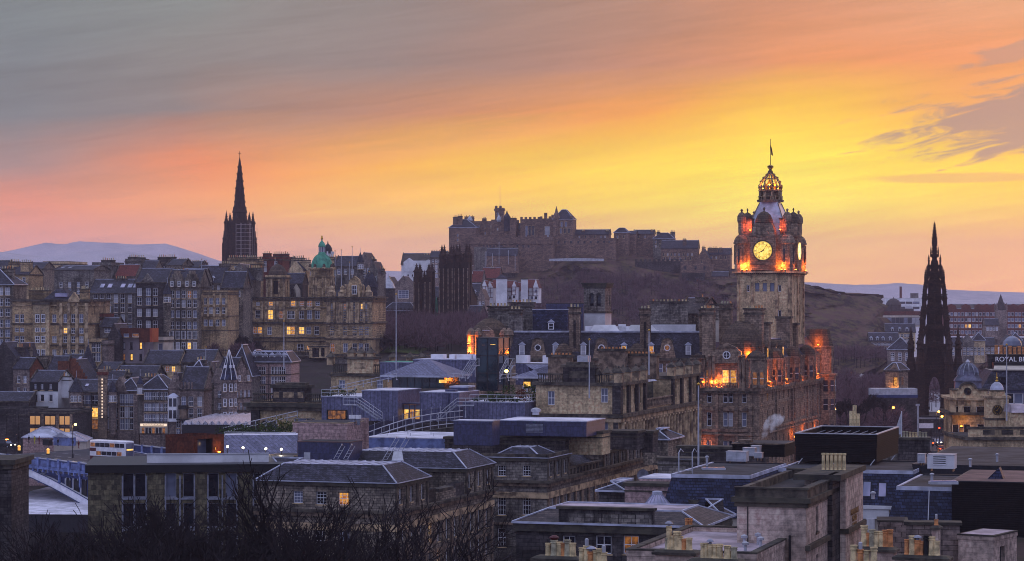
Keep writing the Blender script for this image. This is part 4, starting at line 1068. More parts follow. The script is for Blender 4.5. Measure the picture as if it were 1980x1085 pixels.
 t2.win('f',t2.fx(610)+t2.W,t2.lz(673),2.2,2.9,'none','glass');t2.win('f',t2.fx(624)+t2.W,t2.lz(673),1.2,2.7,'none','glass');t2.walls(depth=.7);t2.flat(par=.4)
 m=M();t2.band(m,t2.h-.5,.3,.4);t2.add(m,'cornice')
 t3=Bld('stone forecourt wall in front of the bank right wing',640,735,0,770,697,yaw=8,base=2,depth=10,name='retaining_wall',cat='wall',wall='grey_stone');t3.walls();t3.flat(par=.9)
bank()
b=T('white fronted gabled house just below the green dome',551,585,0,815,548,yaw=8,depth=8,rows=(),roof='gx',rh=3.4,wall='dark_stone',base=Z(600,815))
for cc in(557,566,574):
 m=M();x=b.fx(cc);m.extr([(x-1.4,b.h-4.5),(x+1.4,b.h-4.5),(x+1.2,b.h-2.2),(x,b.h-.2),(x-1.2,b.h-2.2)],-1.3,.5,'cream_wall' if cc!=566 else 'dark_stone');b.add(m,'gablet')
def whitehouse():
 b=Bld('big white harled house with steep slate roof left of the castle',776,832,0,1090,512,yaw=6,depth=14,name='white_house',cat='house',wall='white_wall',base=Z(548,1090))
 for cc,tt in((789,518),(797.5,518),(808,520),(789,530),(797.5,530),(815,528),(806,505)):b.win('f',b.fx(cc)+b.W,b.lz(tt),.9,1.3,'plain','glass')
 b.walls();b.gable(5.2,'x','slate_brown')
 for cc,w,top_ in((791,2.4,499),(813,5.0,493),(828,2.2,502)):
  m=M();x=b.fx(cc);z1=b.lz(top_);m.box(x-w,-.5,b.h-2,x+w,3,z1-w*.5,'white_wall') if cc==813 else m.extr([(x-w,b.h-3),(x+w,b.h-3),(x+w,b.h+1.2),(x,z1),(x-w,b.h+1.2)],-.6,2.5,'white_wall');b.add(m,'gable')
 b.chimney(b.fx(822),6,3,1.6,b.h,b.lz(494),4)
whitehouse()
T('brown gabled tenement right of the big white house',832,862,0,1075,497,yaw=6,depth=12,rows=(502,512,521,530),cols=4,w=1.0,h=1.7,roof='gx',rh=2.6,wall='rose_stone',chims=((840,488,4),(856,489,4)),base=Z(560,1075))
T('brown church hall with slate gable and arched window',760,800,0,1000,556,yaw=6,depth=14,rows=(561,),cols=1,w=4.4,h=3.4,style='grid',roof='gy',rh=4.6,wall='rose_stone',base=Z(600,1000))
T('small ochre gabled hall left of the brown church hall',742,764,0,1010,552,yaw=6,depth=14,rows=(),cols=1,roof='gy',rh=3.6,wall='warm_stone',base=Z(600,1010))
p=at(751,575,985);m=M();m.lathe(0,0,[(2.6,-12),(2.6,3),(2.9,3.1),(2.7,3.6)],'dark_stone',8);e=empty('cupola',p,0,'little pale ogee cupola beside the church hall','cupola');m.build('wall',e)
m=M();m.lathe(0,0,[(2.9,3.6),(2.1,5.4),(.9,7.0),(.3,8.2),(.05,9.5)],'pale_metal',10);m.build('dome',e)
def timber(px0,px1,pw,top,apex,bot,d,label,kind,wall='white_wall',roof='pantile'):
 b=Bld(label,px0,px1,0,d,top,yaw=8,base=Z(bot,d),depth=10,name='half_timbered_house',cat='house',wall=wall)
 n=int((Z(top,d)-Z(bot,d))/2.9)
 b.grid('f',max(1,int((px1-px0)/7)),[b.h-.8-k*2.9 for k in range(n)],1.3,1.5,'plain',skip=.1);b.bar=.12;b.walls()
 rh=(apex and(Z(apex,d)-Z(top,d))) or 3
 b.gable(rh,kind,roof)
 m=M()
 for k in range(int(b.W/1.6)+1):x=-b.W+k*1.6;m.box(x-.1,-.12,b.h*.45,x+.1,-.02,b.h,'dark_red')
 for k in range(3):m.box(-b.W,-.13,b.h*.45+k*b.h*.25,0,-.02,b.h*.45+k*b.h*.25+.2,'dark_red')
 b.add(m,'timber_frame');return b
timber(932,941,0,553,543,592,1068,'narrow white pointed gable at the left of the half timbered houses','y')
timber(941,953,0,556,546,592,1072,'second white pointed gable beside the narrow one','y')
timber(950,966,0,556,541,580,1085,'red roofed half timbered house behind the white turret','x')
p=at(970,578,1066);e=empty('round_tower',p,0,'tall plain white stair tower among the half timbered houses','tower');m=M();m.box(-2.4,-2,-4,2.4,3,8.6,'white_wall');m.build('wall',e);m=M();m.frus(-2.8,-2.4,2.8,3.4,8.6,-.3,-.1,.3,.6,10.6,'slate');m.build('roof',e)
timber(975,996,0,556,543,584,1070,'half timbered house with dark red gable right of the white stair tower','x')
timber(990,998,0,554,545,584,1060,'small pointed red timbered gable on the right house','y')
timber(997,1015,0,562,546,592,1078,'low red roofed white house between two chimneys','x')
p=at(1014,580,1068);m=M();m.box(-1.5,-1,-5,1.5,2,8.8,'white_wall');m.box(-1.7,-1.2,8.8,1.7,2.2,9.3,'trim_dark')
m.build('chimney_stack',None,loc=p,label='tall white chimney stack among the half timbered houses',category='chimney')
timber(1015,1034,0,556,540,586,1072,'tall red roofed white house with timbered upper floor','x')
timber(1031,1041,0,556,541,586,1064,'white gable end closing the half timbered group','y')
T('pale brown tenement below the half timbered houses',924,938,0,1000,578,yaw=8,depth=12,rows=(583,596,608,620,632),cols=2,w=1.0,h=1.8,roof='step',rh=4,wall='rose_stone',base=Z(680,1000))
T('slate roofed tenement with two white round dormers',903,926,0,1010,572,yaw=8,depth=12,rows=(590,602,615),cols=3,w=1.0,h=1.8,roof='gx',rh=5,wall='grey_stone',dorm=(909,917),base=Z(640,1010))
T('red roofed house stepping up behind the black towers',905,932,0,1120,545,yaw=8,depth=12,rows=(551,),cols=3,roof='gx',rh=5,mat='pantile',wall='rose_stone',chims=((916,529,3),),base=Z(575,1120))
T('orange brown gabled house at the foot of the esplanade',930,965,0,1140,538,yaw=8,depth=12,rows=(544,),cols=3,roof='gx',rh=5,mat='pantile',wall='orange_brick',chims=((950,520,3),),base=Z(575,1140))
T('white gabled house tight against the black tower',903,914,0,1125,528,yaw=8,depth=10,rows=(534,),cols=1,roof='gy',rh=3.6,wall='white_wall',base=Z(560,1125))
# ================================================================== lower old town (market street level)
b=T('narrow tan house with dark pipes right of the civic building',172,197,0,672,655,yaw=8,depth=12,rows=(663,681),cols=(181,190),w=1.2,h=2.6,roof='flat',wall='warm_stone')
b=T('plain pale gable house beside the narrow tan one',197,208,0,668,659,yaw=8,depth=12,rows=(664,682,705),cols=(202,),w=1.2,h=2.6,roof='flat',wall='rose_stone')
b=T('dark timber gabled house with grouped white windows',209,231,0,674,652,yaw=8,depth=12,rows=(655,683),cols=(216,226),w=1.9,h=2.6,roof='gy',rh=3.6,wall='dark_stone')
b=T('plum coloured modern house stepping down the close',172,200,0,700,607,yaw=8,depth=10,rows=(620,636),cols=3,w=1.0,h=1.8,roof='flat',wall='pink_stone' if 0 else 'red_stone',lit=0)
b=T('small slate roofed house with white window under the dark tenement',193,222,0,695,632,yaw=8,depth=10,rows=(634,),cols=1,w=1.8,h=1.4,roof='gx',rh=2.6,wall='grey_stone')
b=Bld('modern white house under a rusty metal box',232,278,0,676,652,yaw=14,depth=10,name='modern_house',cat='house',wall='taupe_wall')
for c in(239.5,254,272):
 for tt in(662,684):b.win('f',b.fx(c)+b.W,b.lz(tt),.8,1.9,'plain',lit=.3,frame='dark_metal')
b.walls();b.flat(par=.3)
c=Bld('rusty red box storey with bright orange end on the modern white house',233,291,302,674,636,yaw=14,base=Z(653,674),name='roof_pavilion',cat='roof pavilion',wall='corten')
c.win('f',c.fx(244)+c.W,c.lz(645),1.6,1.0,'plain','glass_pale');c.win('f',c.fx(262)+c.W,c.lz(645),2.0,1.0,'plain','lit_dim');c.walls();c.flat(par=.3,coping='corten')
m=M();x=c.fx(291);m.box(x-.1,-.3,-1.2,x+.6,c.D+.2,c.h+.2,'orange_panel');m.box(x-3.2,-.35,-1.25,x-.1,-.05,c.h+.2,'corten');c.add(m,'end_panel')
b=T('cream stair block with glass balcony right of the rusty box',278,316,0,682,652,yaw=12,depth=8,rows=(664,),cols=(284,310),w=1.4,h=2.6,roof='flat',wall='cream_wall',style='plain')
b=T('long low hall with slate roof and small lit oval skylight',278,345,0,662,703,yaw=6,depth=13,rows=(708,),cols=5,w=1.1,h=1.6,roof='gx',rh=3.4,wall='buff_stone',lit=.4)
b=T('long slate hall continuing under the bare trees',345,412,0,664,700,yaw=6,depth=13,rows=(706,),cols=3,w=1.1,h=1.6,roof='gx',rh=3.2,wall='grey_stone')
m=M();m.box(0,0,0,9,5,.5,'blue_paint');p=at(310,681,690);m.box(-6,0,0,12,5,.6,'pale_metal');m.build('canopy',None,loc=p,label='pale blue flat canopy above the long low hall',category='canopy')
p=at(368,686,700);m=M()
for k in range(70):m.box(k*.5,0,0,k*.5+.12,.08,1.6,'dark_metal')
m.box(0,0,1.2,35,.1,1.3,'dark_metal');m.box(0,0,.2,35,.1,.3,'dark_metal');m.build('fence',None,loc=p,rz=-.1,label='dark spiked railing above the slate halls',category='fence')
cone_turret(170.5,667,712,730,655,2.2,'blue slate conical turret roof on a stone drum',n=12,wall='warm_stone')
b=T('brown chimneyed gable house left of the conical turret',112,152,0,668,703,yaw=10,depth=10,rows=(710,),cols=2,roof='gx',rh=2.4,wall='dark_stone',chims=((134,689,5),),sky=(150,))
b=T('dark low gabled house right of the conical turret',187,226,0,650,716,yaw=10,depth=10,rows=(),roof='gx',rh=2.0,wall='dark_stone')
b=T('low flat grey workshop left of the long hall',224,282,0,655,706,yaw=8,depth=10,rows=(712,),cols=3,roof='flat',wall='grey_stone',chims=((262,716,4,.1),))
b=T('brown chimney bank house above the red gable',186,236,0,640,733,yaw=10,depth=8,rows=(),roof='gx',rh=2,wall='tenement_stone',chims=((197,716,2.5),(222,722,6)))
b=T('broad blue slate roof below the conical turret',222,300,0,642,728,yaw=10,depth=9,rows=(),roof='gx',rh=2.6,wall='dark_stone',chims=((248,722,4),(255,718,3)))
b=T('dark gabled tenement at the left edge above the boarded wall',-20,34,0,640,696,yaw=12,depth=9,rows=(),roof='gy',rh=4.6,wall='dark_stone',chims=((25,673,2),))
b=T('narrow dark gable beside the left edge tenement',34,46,0,646,690,yaw=12,depth=9,rows=(),roof='gy',rh=3.6,wall='tenement_stone',chims=((40,672,2.2),))
b=Bld('plum house with slate roof and orange brick gable',25,57,84,636,713,yaw=30,name='house',cat='house',wall='rose_stone')
b.grid('f',0,[b.lz(727),b.lz(750)],1.2,1.9,'sash',us=[b.fx(c)+b.W for c in(29,35.5,48)]);b.walls();b.wall='orange_brick';b.gable(2.8,'x')
m=M();m.face([(.03,0,0),(.03,b.D,0),(.03,b.D,b.h),(.03,0,b.h)],'orange_brick');b.add(m,'gable')
b=T('square dark chimneyed block behind the orange brick gable',62,93,0,650,690,yaw=10,depth=8,rows=(),roof='flat',wall='tenement_stone',chims=((88,712,1.6,.0),))
b=T('slate roofed house left of the salmon stepped gable',92,124,0,644,716,yaw=10,depth=9,rows=(),roof='gx',rh=3.6,wall='orange_brick',chims=((118,704,2),))
b=Bld('salmon brick house with crow stepped gable',117,168,0,634,736,yaw=10,depth=10,name='house',cat='house',wall='orange_brick')
b.walls();b.gable(5.4,'y',step=True);m=M();m.box(b.fx(124)-1.5,-.6,b.h+1,b.fx(124)+1.5,1,b.h+5,'salmon' if 0 else 'orange_brick');b.add(m,'chimney')
b=Bld('white walled house with black boarded upper floor',58,112,0,622,739,yaw=14,depth=10,name='house',cat='house',wall='white_wall')
for c in(68.5,81.5,98):
 b.win('f',b.fx(c)+b.W,b.lz(743),1.1,1.5,'sash');b.win('f',b.fx(c)+b.W,b.lz(763),1.1,1.8,'plain',lit=.0)
b.walls();b.gable(2.8,'x');m=M()
segs=[(-b.W-.05,b.fx(66)),(b.fx(71),b.fx(79)),(b.fx(84),b.fx(95.5)),(b.fx(100.5),.05)]
for a_,c_ in segs:m.box(a_,-.08,b.lz(757),c_,-.005,b.h,'black_paint')
m.box(-b.W,-.08,b.lz(757),0,-.004,b.lz(757)+.5,'black_paint');m.box(-b.W,-.078,b.h-.5,0,-.006,b.h-.01,'black_paint');b.add(m,'boarding')
b.chimney(b.fx(118),3,2.2,1.6,b.h-4,b.h+1.2,2)
b=Bld('dark wall with twelve glowing amber panels beside the bridge',57,142,0,590,795,yaw=8,depth=14,name='commercial_building',wall='dark_stone')
for tt,h in((805,2.0),(829,1.9)):
 for c in(62.5,73,91.5,102,119.5,130):b.win('f',b.fx(c)+b.W,b.lz(tt),1.16,h,'none','lit_panel')
b.walls(depth=.12);b.flat()
m=M();b.band(m,b.lz(800),.3,.4)
for c in(83,112,138):x=b.fx(c);m.box(x-.3,-.3,0,x+.3,-.02,b.h-.8,'brown_stone')
b.add(m,'cornice')
b=Bld('dark blank stone wall at the left edge beside the amber panels',-60,57,0,600,792,yaw=8,depth=14,name='commercial_building',wall='dark_stone');b.walls();b.flat()
m=M();b.band(m,b.h-1.4,.2,.3)
for k in range(5):x=-b.W+k*b.W/5;m.box(x-.3,-.25,0,x+.3,-.02,b.h-1,'dark_stone')
b.add(m,'cornice')
b=T('dark low house stepping up behind the blank left wall',-30,56,0,618,775,yaw=8,depth=10,rows=(),roof='gx',rh=2,wall='dark_stone')
b=T('long four storey street block with paired sash windows',139,235,0,620,757,yaw=7,depth=12,rows=(764,788,811),cols=(157,170,183,208,225),w=2.1,h=2.9,roof='gx',rh=2.8,wall='rose_stone',bands=(784,808,832),pipes=(177,),skip=0,margin=.04)
for c in(162,200):b.skylight(b.fx(c),-.25,2.85,b.D/2+.25,.5,.8,1.4)
cone_turret(147.5,729,757,785,617,1.75,'left cone roofed corner turret of the paired sash block',n=10,wall='rose_stone')
cone_turret(218,736,757,778,616,1.0,'slimmer middle cone turret of the paired sash block',n=10,wall='rose_stone')
p=at(198.5,800,616);m=M();m.box(-1.1,-.7,-6,1.1,.9,11,'brown_stone');m.box(-1.3,-.9,9.6,1.3,1.1,10.4,'red_stone');e=empty('sign_tower',p,0,'narrow brick sign tower with vertical row of pale lamps','tower');m.build('wall',e)
m=M()
for k in range(13):m.box(-.14,-.86,-1+k*.78,.14,-.72,-.6+k*.78,'sign_white')
m.build('sign',e)
b=T('three storey gabled block between the cone turret and the cream shopfront',228,268,0,618,755,yaw=7,depth=12,rows=(762,785,808),cols=(236,246,253,265),w=1.25,h=3.0,roof='hip',rh=3,wall='rose_stone',bands=(782,),sky=())
m=M();x=b.fx(231);m.extr([(x-2.2,b.h-.5),(x+2.2,b.h-.5),(x,b.h+3.4)],-.4,4,'rose_stone');b.add(m,'gable')
cone_turret(271,727,742,762,613,.75,'tiny cone turret above the cream shopfront block',n=8,wall='grey_stone',roof='slate_blue')
b=T('pale three storey block above the long lit shopfront',271,325,0,612,753,yaw=7,depth=12,rows=(758,780,801),cols=(275,282.5,290,297,304.5,311.5,320),w=1.0,h=2.2,roof='hip',rh=3.4,wall='rose_stone',bands=(775,797,817),chims=((275,736,3),(284,730,5)),lit=.0)
m=M();m.box(-b.W,-.5,b.lz(838),0,-.15,b.lz(819),'cream_wall');m.box(-b.W+.2,-.62,b.lz(824),-.2,-.5,b.lz(819.5),'sign_white')
for k in range(7):x=-b.W+.6+k*(b.W-1)/7;m.box(x,-.55,b.lz(838),x+.62,-.49,b.lz(827),'glass' if k%3 else 'lit_dim')
for k in range(22):x=-b.W+.9+k*(b.W-1.8)/22;m.box(x,-.66,b.lz(823),x+.16,-.61,b.lz(821) if k%3 else b.lz(820.5),'dark_red')
b.add(m,'shopfront')
b=T('stepped gable tenement with white two storey oriel',326,352,0,606,752,yaw=7,depth=12,rows=(790,812,826),cols=(345,),w=1.1,h=2.0,roof='step',rh=3.8,wall='rose_stone')
m=M();x=b.fx(336);m.prism([(x-1.5,0),(x-1,-1.1),(x+1,-1.1),(x+1.5,0)],b.lz(815),b.lz(767),'white_paint');m.frus(x-1.5,-1.1,x+1.5,0,b.lz(767),x-.2,-.2,x+.2,0,b.lz(760),'lead')
ob=b.add(m,'oriel')
for tt in(770,793):
 for u in(-.55,.55):q=M();q.box(x+u-.4,-1.14,b.lz(tt+16),x+u+.4,-1.105,b.lz(tt),'glass');q.build('pane',ob)
b=T('turreted tenement with dark balcony and open battlements',348,394,0,604,752,yaw=7,depth=12,rows=(767,790,812,828),cols=(355,369,386),w=1.2,h=2.4,roof='gx',rh=5.2,wall='rose_stone',chims=((352,735,1.5),(360,722,2)))
m=M();crenel(m,b.fx(349),b.fx(372),-.2,b.h,'rose_stone',.5,.4,1.6)
m.box(b.fx(343),-1.4,b.lz(812),b.fx(385),0,b.lz(810),'black_paint')
for k in range(16):xx=b.fx(343)+k*.34;m.box(xx,-1.4,b.lz(811),xx+.06,-1.34,b.lz(803),'black_paint')
m.box(b.fx(349),-.9,b.lz(810),b.fx(362),0,b.lz(790),'trim_brown');m.box(b.fx(347),-1.2,b.lz(791),b.fx(364),0,b.lz(784),'black_paint')
b.add(m,'balcony')
b=T('tall square tower house with slate cap above the turreted tenement',367,396,0,610,722,yaw=7,depth=9,rows=(721,737,752),cols=(378,389),w=.9,h=1.7,roof='hip',rh=3.2,wall='grey_stone',chims=((380,698,2.6),))
b=T('narrow grey tenement with stacked windows left of the glazed spire',394,416,0,612,727,yaw=7,depth=10,rows=(732,755,777,799),cols=(401,411),w=1.1,h=2.0,roof='step',rh=3.4,wall='grey_stone',lit=.1,chims=((404,711,2),))
b=Bld('corner tenement with gables and blue lit shopfront',414,447,486,596,736,yaw=30,name='corner_building',cat='building',wall='rose_stone')
for tt,h in((756,1.9),(780,2.0),(802,0.01)):
 if h>1:
  for c in(424,438):b.win('f',b.fx(c)+b.W,b.lz(tt),1.2,h,'sash')
  for k in range(5):b.win('r',(k+.5)*b.D/5,b.lz(tt),1.1,h,'sash')
b.walls();b.gable(5.5,'x')
m=M();b.band(m,b.lz(797),.2,.4);b.band(m,b.lz(772),.12,.25);b.add(m,'cornice')
m=M();m.box(-b.W+.3,-.12,b.lz(817),-.3,-.02,b.lz(801),'teal');m.box(-b.W*.55,-.16,b.lz(816),-b.W*.25,-.11,b.lz(803),'lit_warm');m.box(.02,.4,b.lz(817),.14,b.D*.3,b.lz(801),'black_paint');m.box(.02,b.D*.35,b.lz(817),.14,b.D-.4,b.lz(801),'teal');b.add(m,'shopfront')
for c in(420,):
 m=M();x=b.fx(c);m.extr([(x-1.9,b.h-.6),(x+1.9,b.h-.6),(x,b.h+2.9)],-.3,3,'rose_stone');b.add(m,'gable')
for k,yy in enumerate((b.D*.35,b.D*.8)):
 m=M();m.extr([(-1.7,0),(1.7,0),(0,3.3)],-.3,2.6,'rose_stone');g_=m.build('gable',b.e,loc=(0,yy,b.h-.5),rz=pi/2)
 add_window(b.e,(.36,yy,b.h-.3),pi/2,.8,1.5,'sash',.13,'glass')
p=at(443,736,596);e=empty('glazed_spire',p,0,'tall spire of blue slate with white ribs on the corner tenement','spire')
m=M();z_=Z(678,596)-p.z;m.lathe(0,0,[(1.95,-14),(1.95,.3)],'rose_stone',8,.5);m.build('wall',e)
m=M();m.lathe(0,0,[(2.15,.2),(1.2,z_*.5),(.08,z_)],'slate_blue',8,.5);m.build('roof',e)
m=M()
for k in range(8):a=2*pi*(k+.5)/8;m.path([(2.18*cos(a),2.18*sin(a),.3),(1.23*cos(a),1.23*sin(a),z_*.5),(.1*cos(a),.1*sin(a),z_+.2)],.09,'white_paint',4)
for a in(-2.2,-1.2,-.5):m.cyl(1.35*cos(a),1.35*sin(a),z_*.42,z_*.52,.28,'white_paint',6)
m.build('rib',e)
for a in(-2.0,-1.2,-.5):
 for zz in(-2.6,-6.2,-9.4):add_window(e,(1.9*cos(a),1.9*sin(a),zz),a+pi/2,.9,1.9,'sash',.12,'glass')
p=at(461,712,604);m=M();m.lathe(0,0,[(1.1,0),(.1,3.6)],'slate',6);m.box(-1.2,-1.2,-5,1.2,1.2,0,'grey_stone');m.build('turret',None,loc=p,label='small dark pinnacle turret behind the glazed spire',category='turret')
b=Bld('grey slate mansard tenement behind the glazed spire',438,486,0,632,728,yaw=8,depth=12,name='tenement',cat='tenement',wall='grey_stone');b.walls();b.hip(8,3.4,'slate')
b=T('pale four storey corner block with white dormer row',482,562,0,640,700,yaw=6,depth=12,rows=(709,728,746,765),cols=(495.5,502.5,509.5,528,534,540,548,558),w=1.1,h=2.2,roof='frus',rh=2.6,wall='pink_stone',bands=(725,744,762),dorm=(489,497,503,512,525,535,539,548),pipes=(520,))
b=T('plain end house joining the pale corner block to the bank wall',484,500,0,650,692,yaw=6,depth=9,rows=(),roof='hip',rh=2,wall='grey_stone')
# ================================================================== station roofs + cars below
b=Bld('long white ridged glass roof of the railway station',352,640,0,556,822,yaw=4,base=-8,depth=40,name='station_roof',cat='station roof',wall='dark_metal')
b.walls();m=M()
n=22;w_=b.W/n
for k in range(n):
 x=-b.W+k*w_;m.extr([(x,b.h),(x+w_,b.h),(x+w_/2,b.h+.9)],-.3,b.D,'glass_roof')
b.add(m,'roof')
b=Bld('white and grey station canopy under the bridge arch',-60,200,0,610,908,yaw=4,base=Z(925,610),depth=60,name='station_roof',cat='station roof',wall='pale_metal')
b.walls();m=M();n=9;dpt=b.D/n
for k in range(n):
 y_=k*dpt;z_=b.h
 m.face([(-b.W,y_,z_),(0,y_,z_),(0,y_+dpt*.5,z_+1.6),(-b.W,y_+dpt*.5,z_+1.6)],'glass_roof');m.face([(-b.W,y_+dpt*.5,z_+1.6),(0,y_+dpt*.5,z_+1.6),(0,y_+dpt,z_),(-b.W,y_+dpt,z_)],'pale_metal')
b.add(m,'roof')
b=Bld('lower pale station platform roof with dark fascia',-60,200,0,480,995,yaw=4,base=Z(1030,480),depth=98,name='station_roof',cat='station roof',wall='dark_metal')
b.walls();m=M();m.face([(-b.W-.3,-.3,b.h),(.3,-.3,b.h),(.3,b.D*.5,b.h+.8),(-b.W-.3,b.D*.5,b.h+.8)],'membrane');m.face([(-b.W-.3,b.D*.5,b.h+.8),(.3,b.D*.5,b.h+.8),(.3,b.D,b.h),(-b.W-.3,b.D,b.h)],'glass_roof');b.add(m,'roof')
# ================================================================== bridge
def bridge():
 A0=at(-80,873,524);A1=at(430,930,480)
 e=empty('bridge',A0,atan2(A1.y-A0.y,A1.x-A0.x),'blue and white iron arch bridge carrying the bus','bridge')
 L=(Vector((A1.x,A1.y,0))-Vector((A0.x,A0.y,0))).length;sl_=(A1.z-A0.z)/L
 zz=lambda x:sl_*x
 W_=40.0
 m=M()
 def slab(x0,x1,y0,y1,za,zb,mat):
  b_=len(m.v);k=m.mat(mat)
  m.v+=[(x0,y0,zz(x0)+za),(x1,y0,zz(x1)+za),(x1,y1,zz(x1)+za),(x0,y1,zz(x0)+za),(x0,y0,zz(x0)+zb),(x1,y0,zz(x1)+zb),(x1,y1,zz(x1)+zb),(x0,y1,zz(x0)+zb)]
  for q in((0,3,2,1),(4,5,6,7),(0,1,5,4),(1,2,6,5),(2,3,7,6),(3,0,4,7)):m.f.append(tuple(b_+i for i in q));m.mi.append(k)
 slab(0,L,2.6,W_-2.6,-2.2,-1.35,'asphalt');slab(0,L,.3,2.6,-2.2,-1.22,'paving');slab(0,L,W_-2.6,W_-.3,-2.2,-1.22,'paving')
 for yy in(W_/2-4,W_/2,W_/2+6):
  for k in range(int(L/4)):slab(k*4,k*4+2,yy-.07,yy+.07,-1.346,-1.342,'mark_white')
 m.build('deck',e)
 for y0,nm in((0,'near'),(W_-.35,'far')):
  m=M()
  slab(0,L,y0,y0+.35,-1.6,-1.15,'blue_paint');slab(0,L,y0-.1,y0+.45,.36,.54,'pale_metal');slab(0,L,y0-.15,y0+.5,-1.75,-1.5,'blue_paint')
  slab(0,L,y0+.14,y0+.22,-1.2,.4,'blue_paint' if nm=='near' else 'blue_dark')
  step=3.0
  for k in range(int(L/step)+1):
   x=k*step;slab(x-.3,x+.3,y0-.14,y0+.49,-1.5,.62,'blue_paint')
   if k<int(L/step):
    for yy in(y0+.08,):
     slab(x+.45,x+step-.45,yy,yy+.05,.12,.22,'blue_dark');slab(x+.45,x+step-.45,yy,yy+.05,-1.2,-1.1,'blue_dark')
     slab(x+.45,x+.55,yy,yy+.05,-1.1,.12,'blue_dark');slab(x+step-.55,x+step-.45,yy,yy+.05,-1.1,.12,'blue_dark')
  m.build('parapet',e)
 m=M()
 slab(0,L,.35,.6,-2.9,-1.7,'blue_dark')
 for k in range(int(L/1.5)):x=k*1.5;slab(x,x+.3,-.25,.4,-2.3,-1.7,'blue_paint')
 for k in range(int(L/6)+1):x=k*6;slab(x-.2,x+.2,.1,.5,-4.6,-2.3,'blue_paint')
 m.build('frieze',e)
 def ax(pxv):
  t_=(at(pxv,0,1).x);k_=(pxv-990)/F
  dx,dy=cos(e.rotation_euler.z),sin(e.rotation_euler.z)
  return(k_*A0.y-A0.x)/(dx-k_*dy)
 def lz_(pxv,row_):x=ax(pxv);yy=A0.y+x*sin(e.rotation_euler.z);return Z(row_,yy)-A0.z
 pts=[(-80,880),(-40,889),(0,897),(24,901),(60,913),(100,932),(135,951),(168,970),(200,992)]
 for off in(0,W_-1.2):
  m=M();k0=m.mat('white_paint')
  P=[(ax(a),lz_(a,r_)) for a,r_ in pts]
  for(x0,z0_),(x1,z1_) in zip(P,P[1:]):
   b_=len(m.v)
   m.v+=[(x0,off,z0_-1.1),(x1,off,z1_-1.1),(x1,off+1,z1_-1.1),(x0,off+1,z0_-1.1),(x0,off,z0_+.6),(x1,off,z1_+.6),(x1,off+1,z1_+.6),(x0,off+1,z0_+.6)]
   for q in((0,3,2,1),(4,5,6,7),(0,1,5,4),(2,3,7,6)):m.f.append(tuple(b_+i for i in q));m.mi.append(k0)
   m.tube((x0,off-.12,z0_+.6),(x1,off-.12,z1_+.6),.1,'blue_dark',4)
   m.tube((x0,off-.12,z0_-1.1),(x1,off-.12,z1_-1.1),.1,'blue_dark',4)
  m.build('arch',e)
 m=M()
 for i,pxv in enumerate((128,143,158,173,188,203)):
  x=ax(pxv);top_=lz_(pxv,922);w_=.62
  arc=[(x+w_*cos(t_),top_-w_*1.2+w_*1.3*sin(t_)) for t_ in[pi*k/8 for k in range(9)]]
  bot=lz_(pxv,interp(pts,pxv)+2)
  m.extr([(x-w_,bot),(x+w_,bot)]+arc,.62,.8,'black_paint')
  for(a0,b0),(a1,b1) in zip(arc,arc[1:]):m.tube((a0,.5,b0),(a1,.5,b1),.11,'pale_metal',4)
  m.box(x-w_-.22,.4,bot,x-w_+.02,.75,top_-w_*.6,'pale_metal')
 for i in range(6):
  for s_ in(0,1):
   pxv=30+i*27;x=ax(pxv);z_=lz_(pxv,911+i*1.4)
   m.path([(x-.9,.2,z_+.5),(x-.5,.2,z_-.1),(x,.2,z_-.35),(x+.5,.2,z_-.1),(x+.9,.2,z_+.5)],.12,'pale_metal',4)
 m.build('spandrel',e)
 m=M();x0,x1=ax(100),ax(430);P=[(ax(a),lz_(a,r_)) for a,r_ in pts if a<=170]
 m.extr([(x,z_+.3) for x,z_ in P]+[(P[-1][0],zz(P[-1][0])-2.2),(P[0][0],zz(P[0][0])-2.2)],.85,1.1,'blue_dark');m.build('spandrel_plate',e)
 m=M();xa=ax(205);m.box(xa,1,-26,xa+6,W_-1,-3,'dark_stone');m.build('pier',e)
 return e,zz,ax
BR,bzz,bax=bridge()
def onbridge(pxv,y,dz=-1.35):
 """world point on the deck: photograph column at the near parapet, y metres across"""
 r=BR.rotation_euler.z;k=(pxv-990)/F
 ox,oy=BR.location.x-sin(r)*y,BR.location.y+cos(r)*y
 x=(k*oy-ox)/(cos(r)-k*sin(r))
 return Vector((ox+cos(r)*x,oy+sin(r)*x,BR.location.z+bzz(x)+dz))
def wheel(parent,x,y,r=.5,w=.28):
 m=M();n=14;k=m.mat('tyre');b_=0
 m.v=[(r*cos(2*pi*i/n),-w/2,r*sin(2*pi*i/n)) for i in range(n)]+[(r*cos(2*pi*i/n),w/2,r*sin(2*pi*i/n)) for i in range(n)]
 for i in range(n):m.f.append((i,(i+1)%n,n+(i+1)%n,n+i));m.mi.append(k)
 m.f.append(tuple(range(n-1,-1,-1)));m.mi.append(k);m.f.append(tuple(range(n,2*n)));m.mi.append(k)
 wh=m.build('wheel',parent,loc=(x,y,r))
 q=M();rr=r*.55;q.v=[(rr*cos(2*pi*i/n),-w/2-.02,rr*sin(2*pi*i/n)) for i in range(n)]+[(rr*cos(2*pi*i/n),w/2+.02,rr*sin(2*pi*i/n)) for i in range(n)]
 k=q.mat('grey_metal');q.f=[tuple(range(n-1,-1,-1)),tuple(range(n,2*n))];q.mi=[k,k]
 for i in range(n):q.f.append((i,(i+1)%n,n+(i+1)%n,n+i));q.mi.append(k)
 q.build('rim',wh)
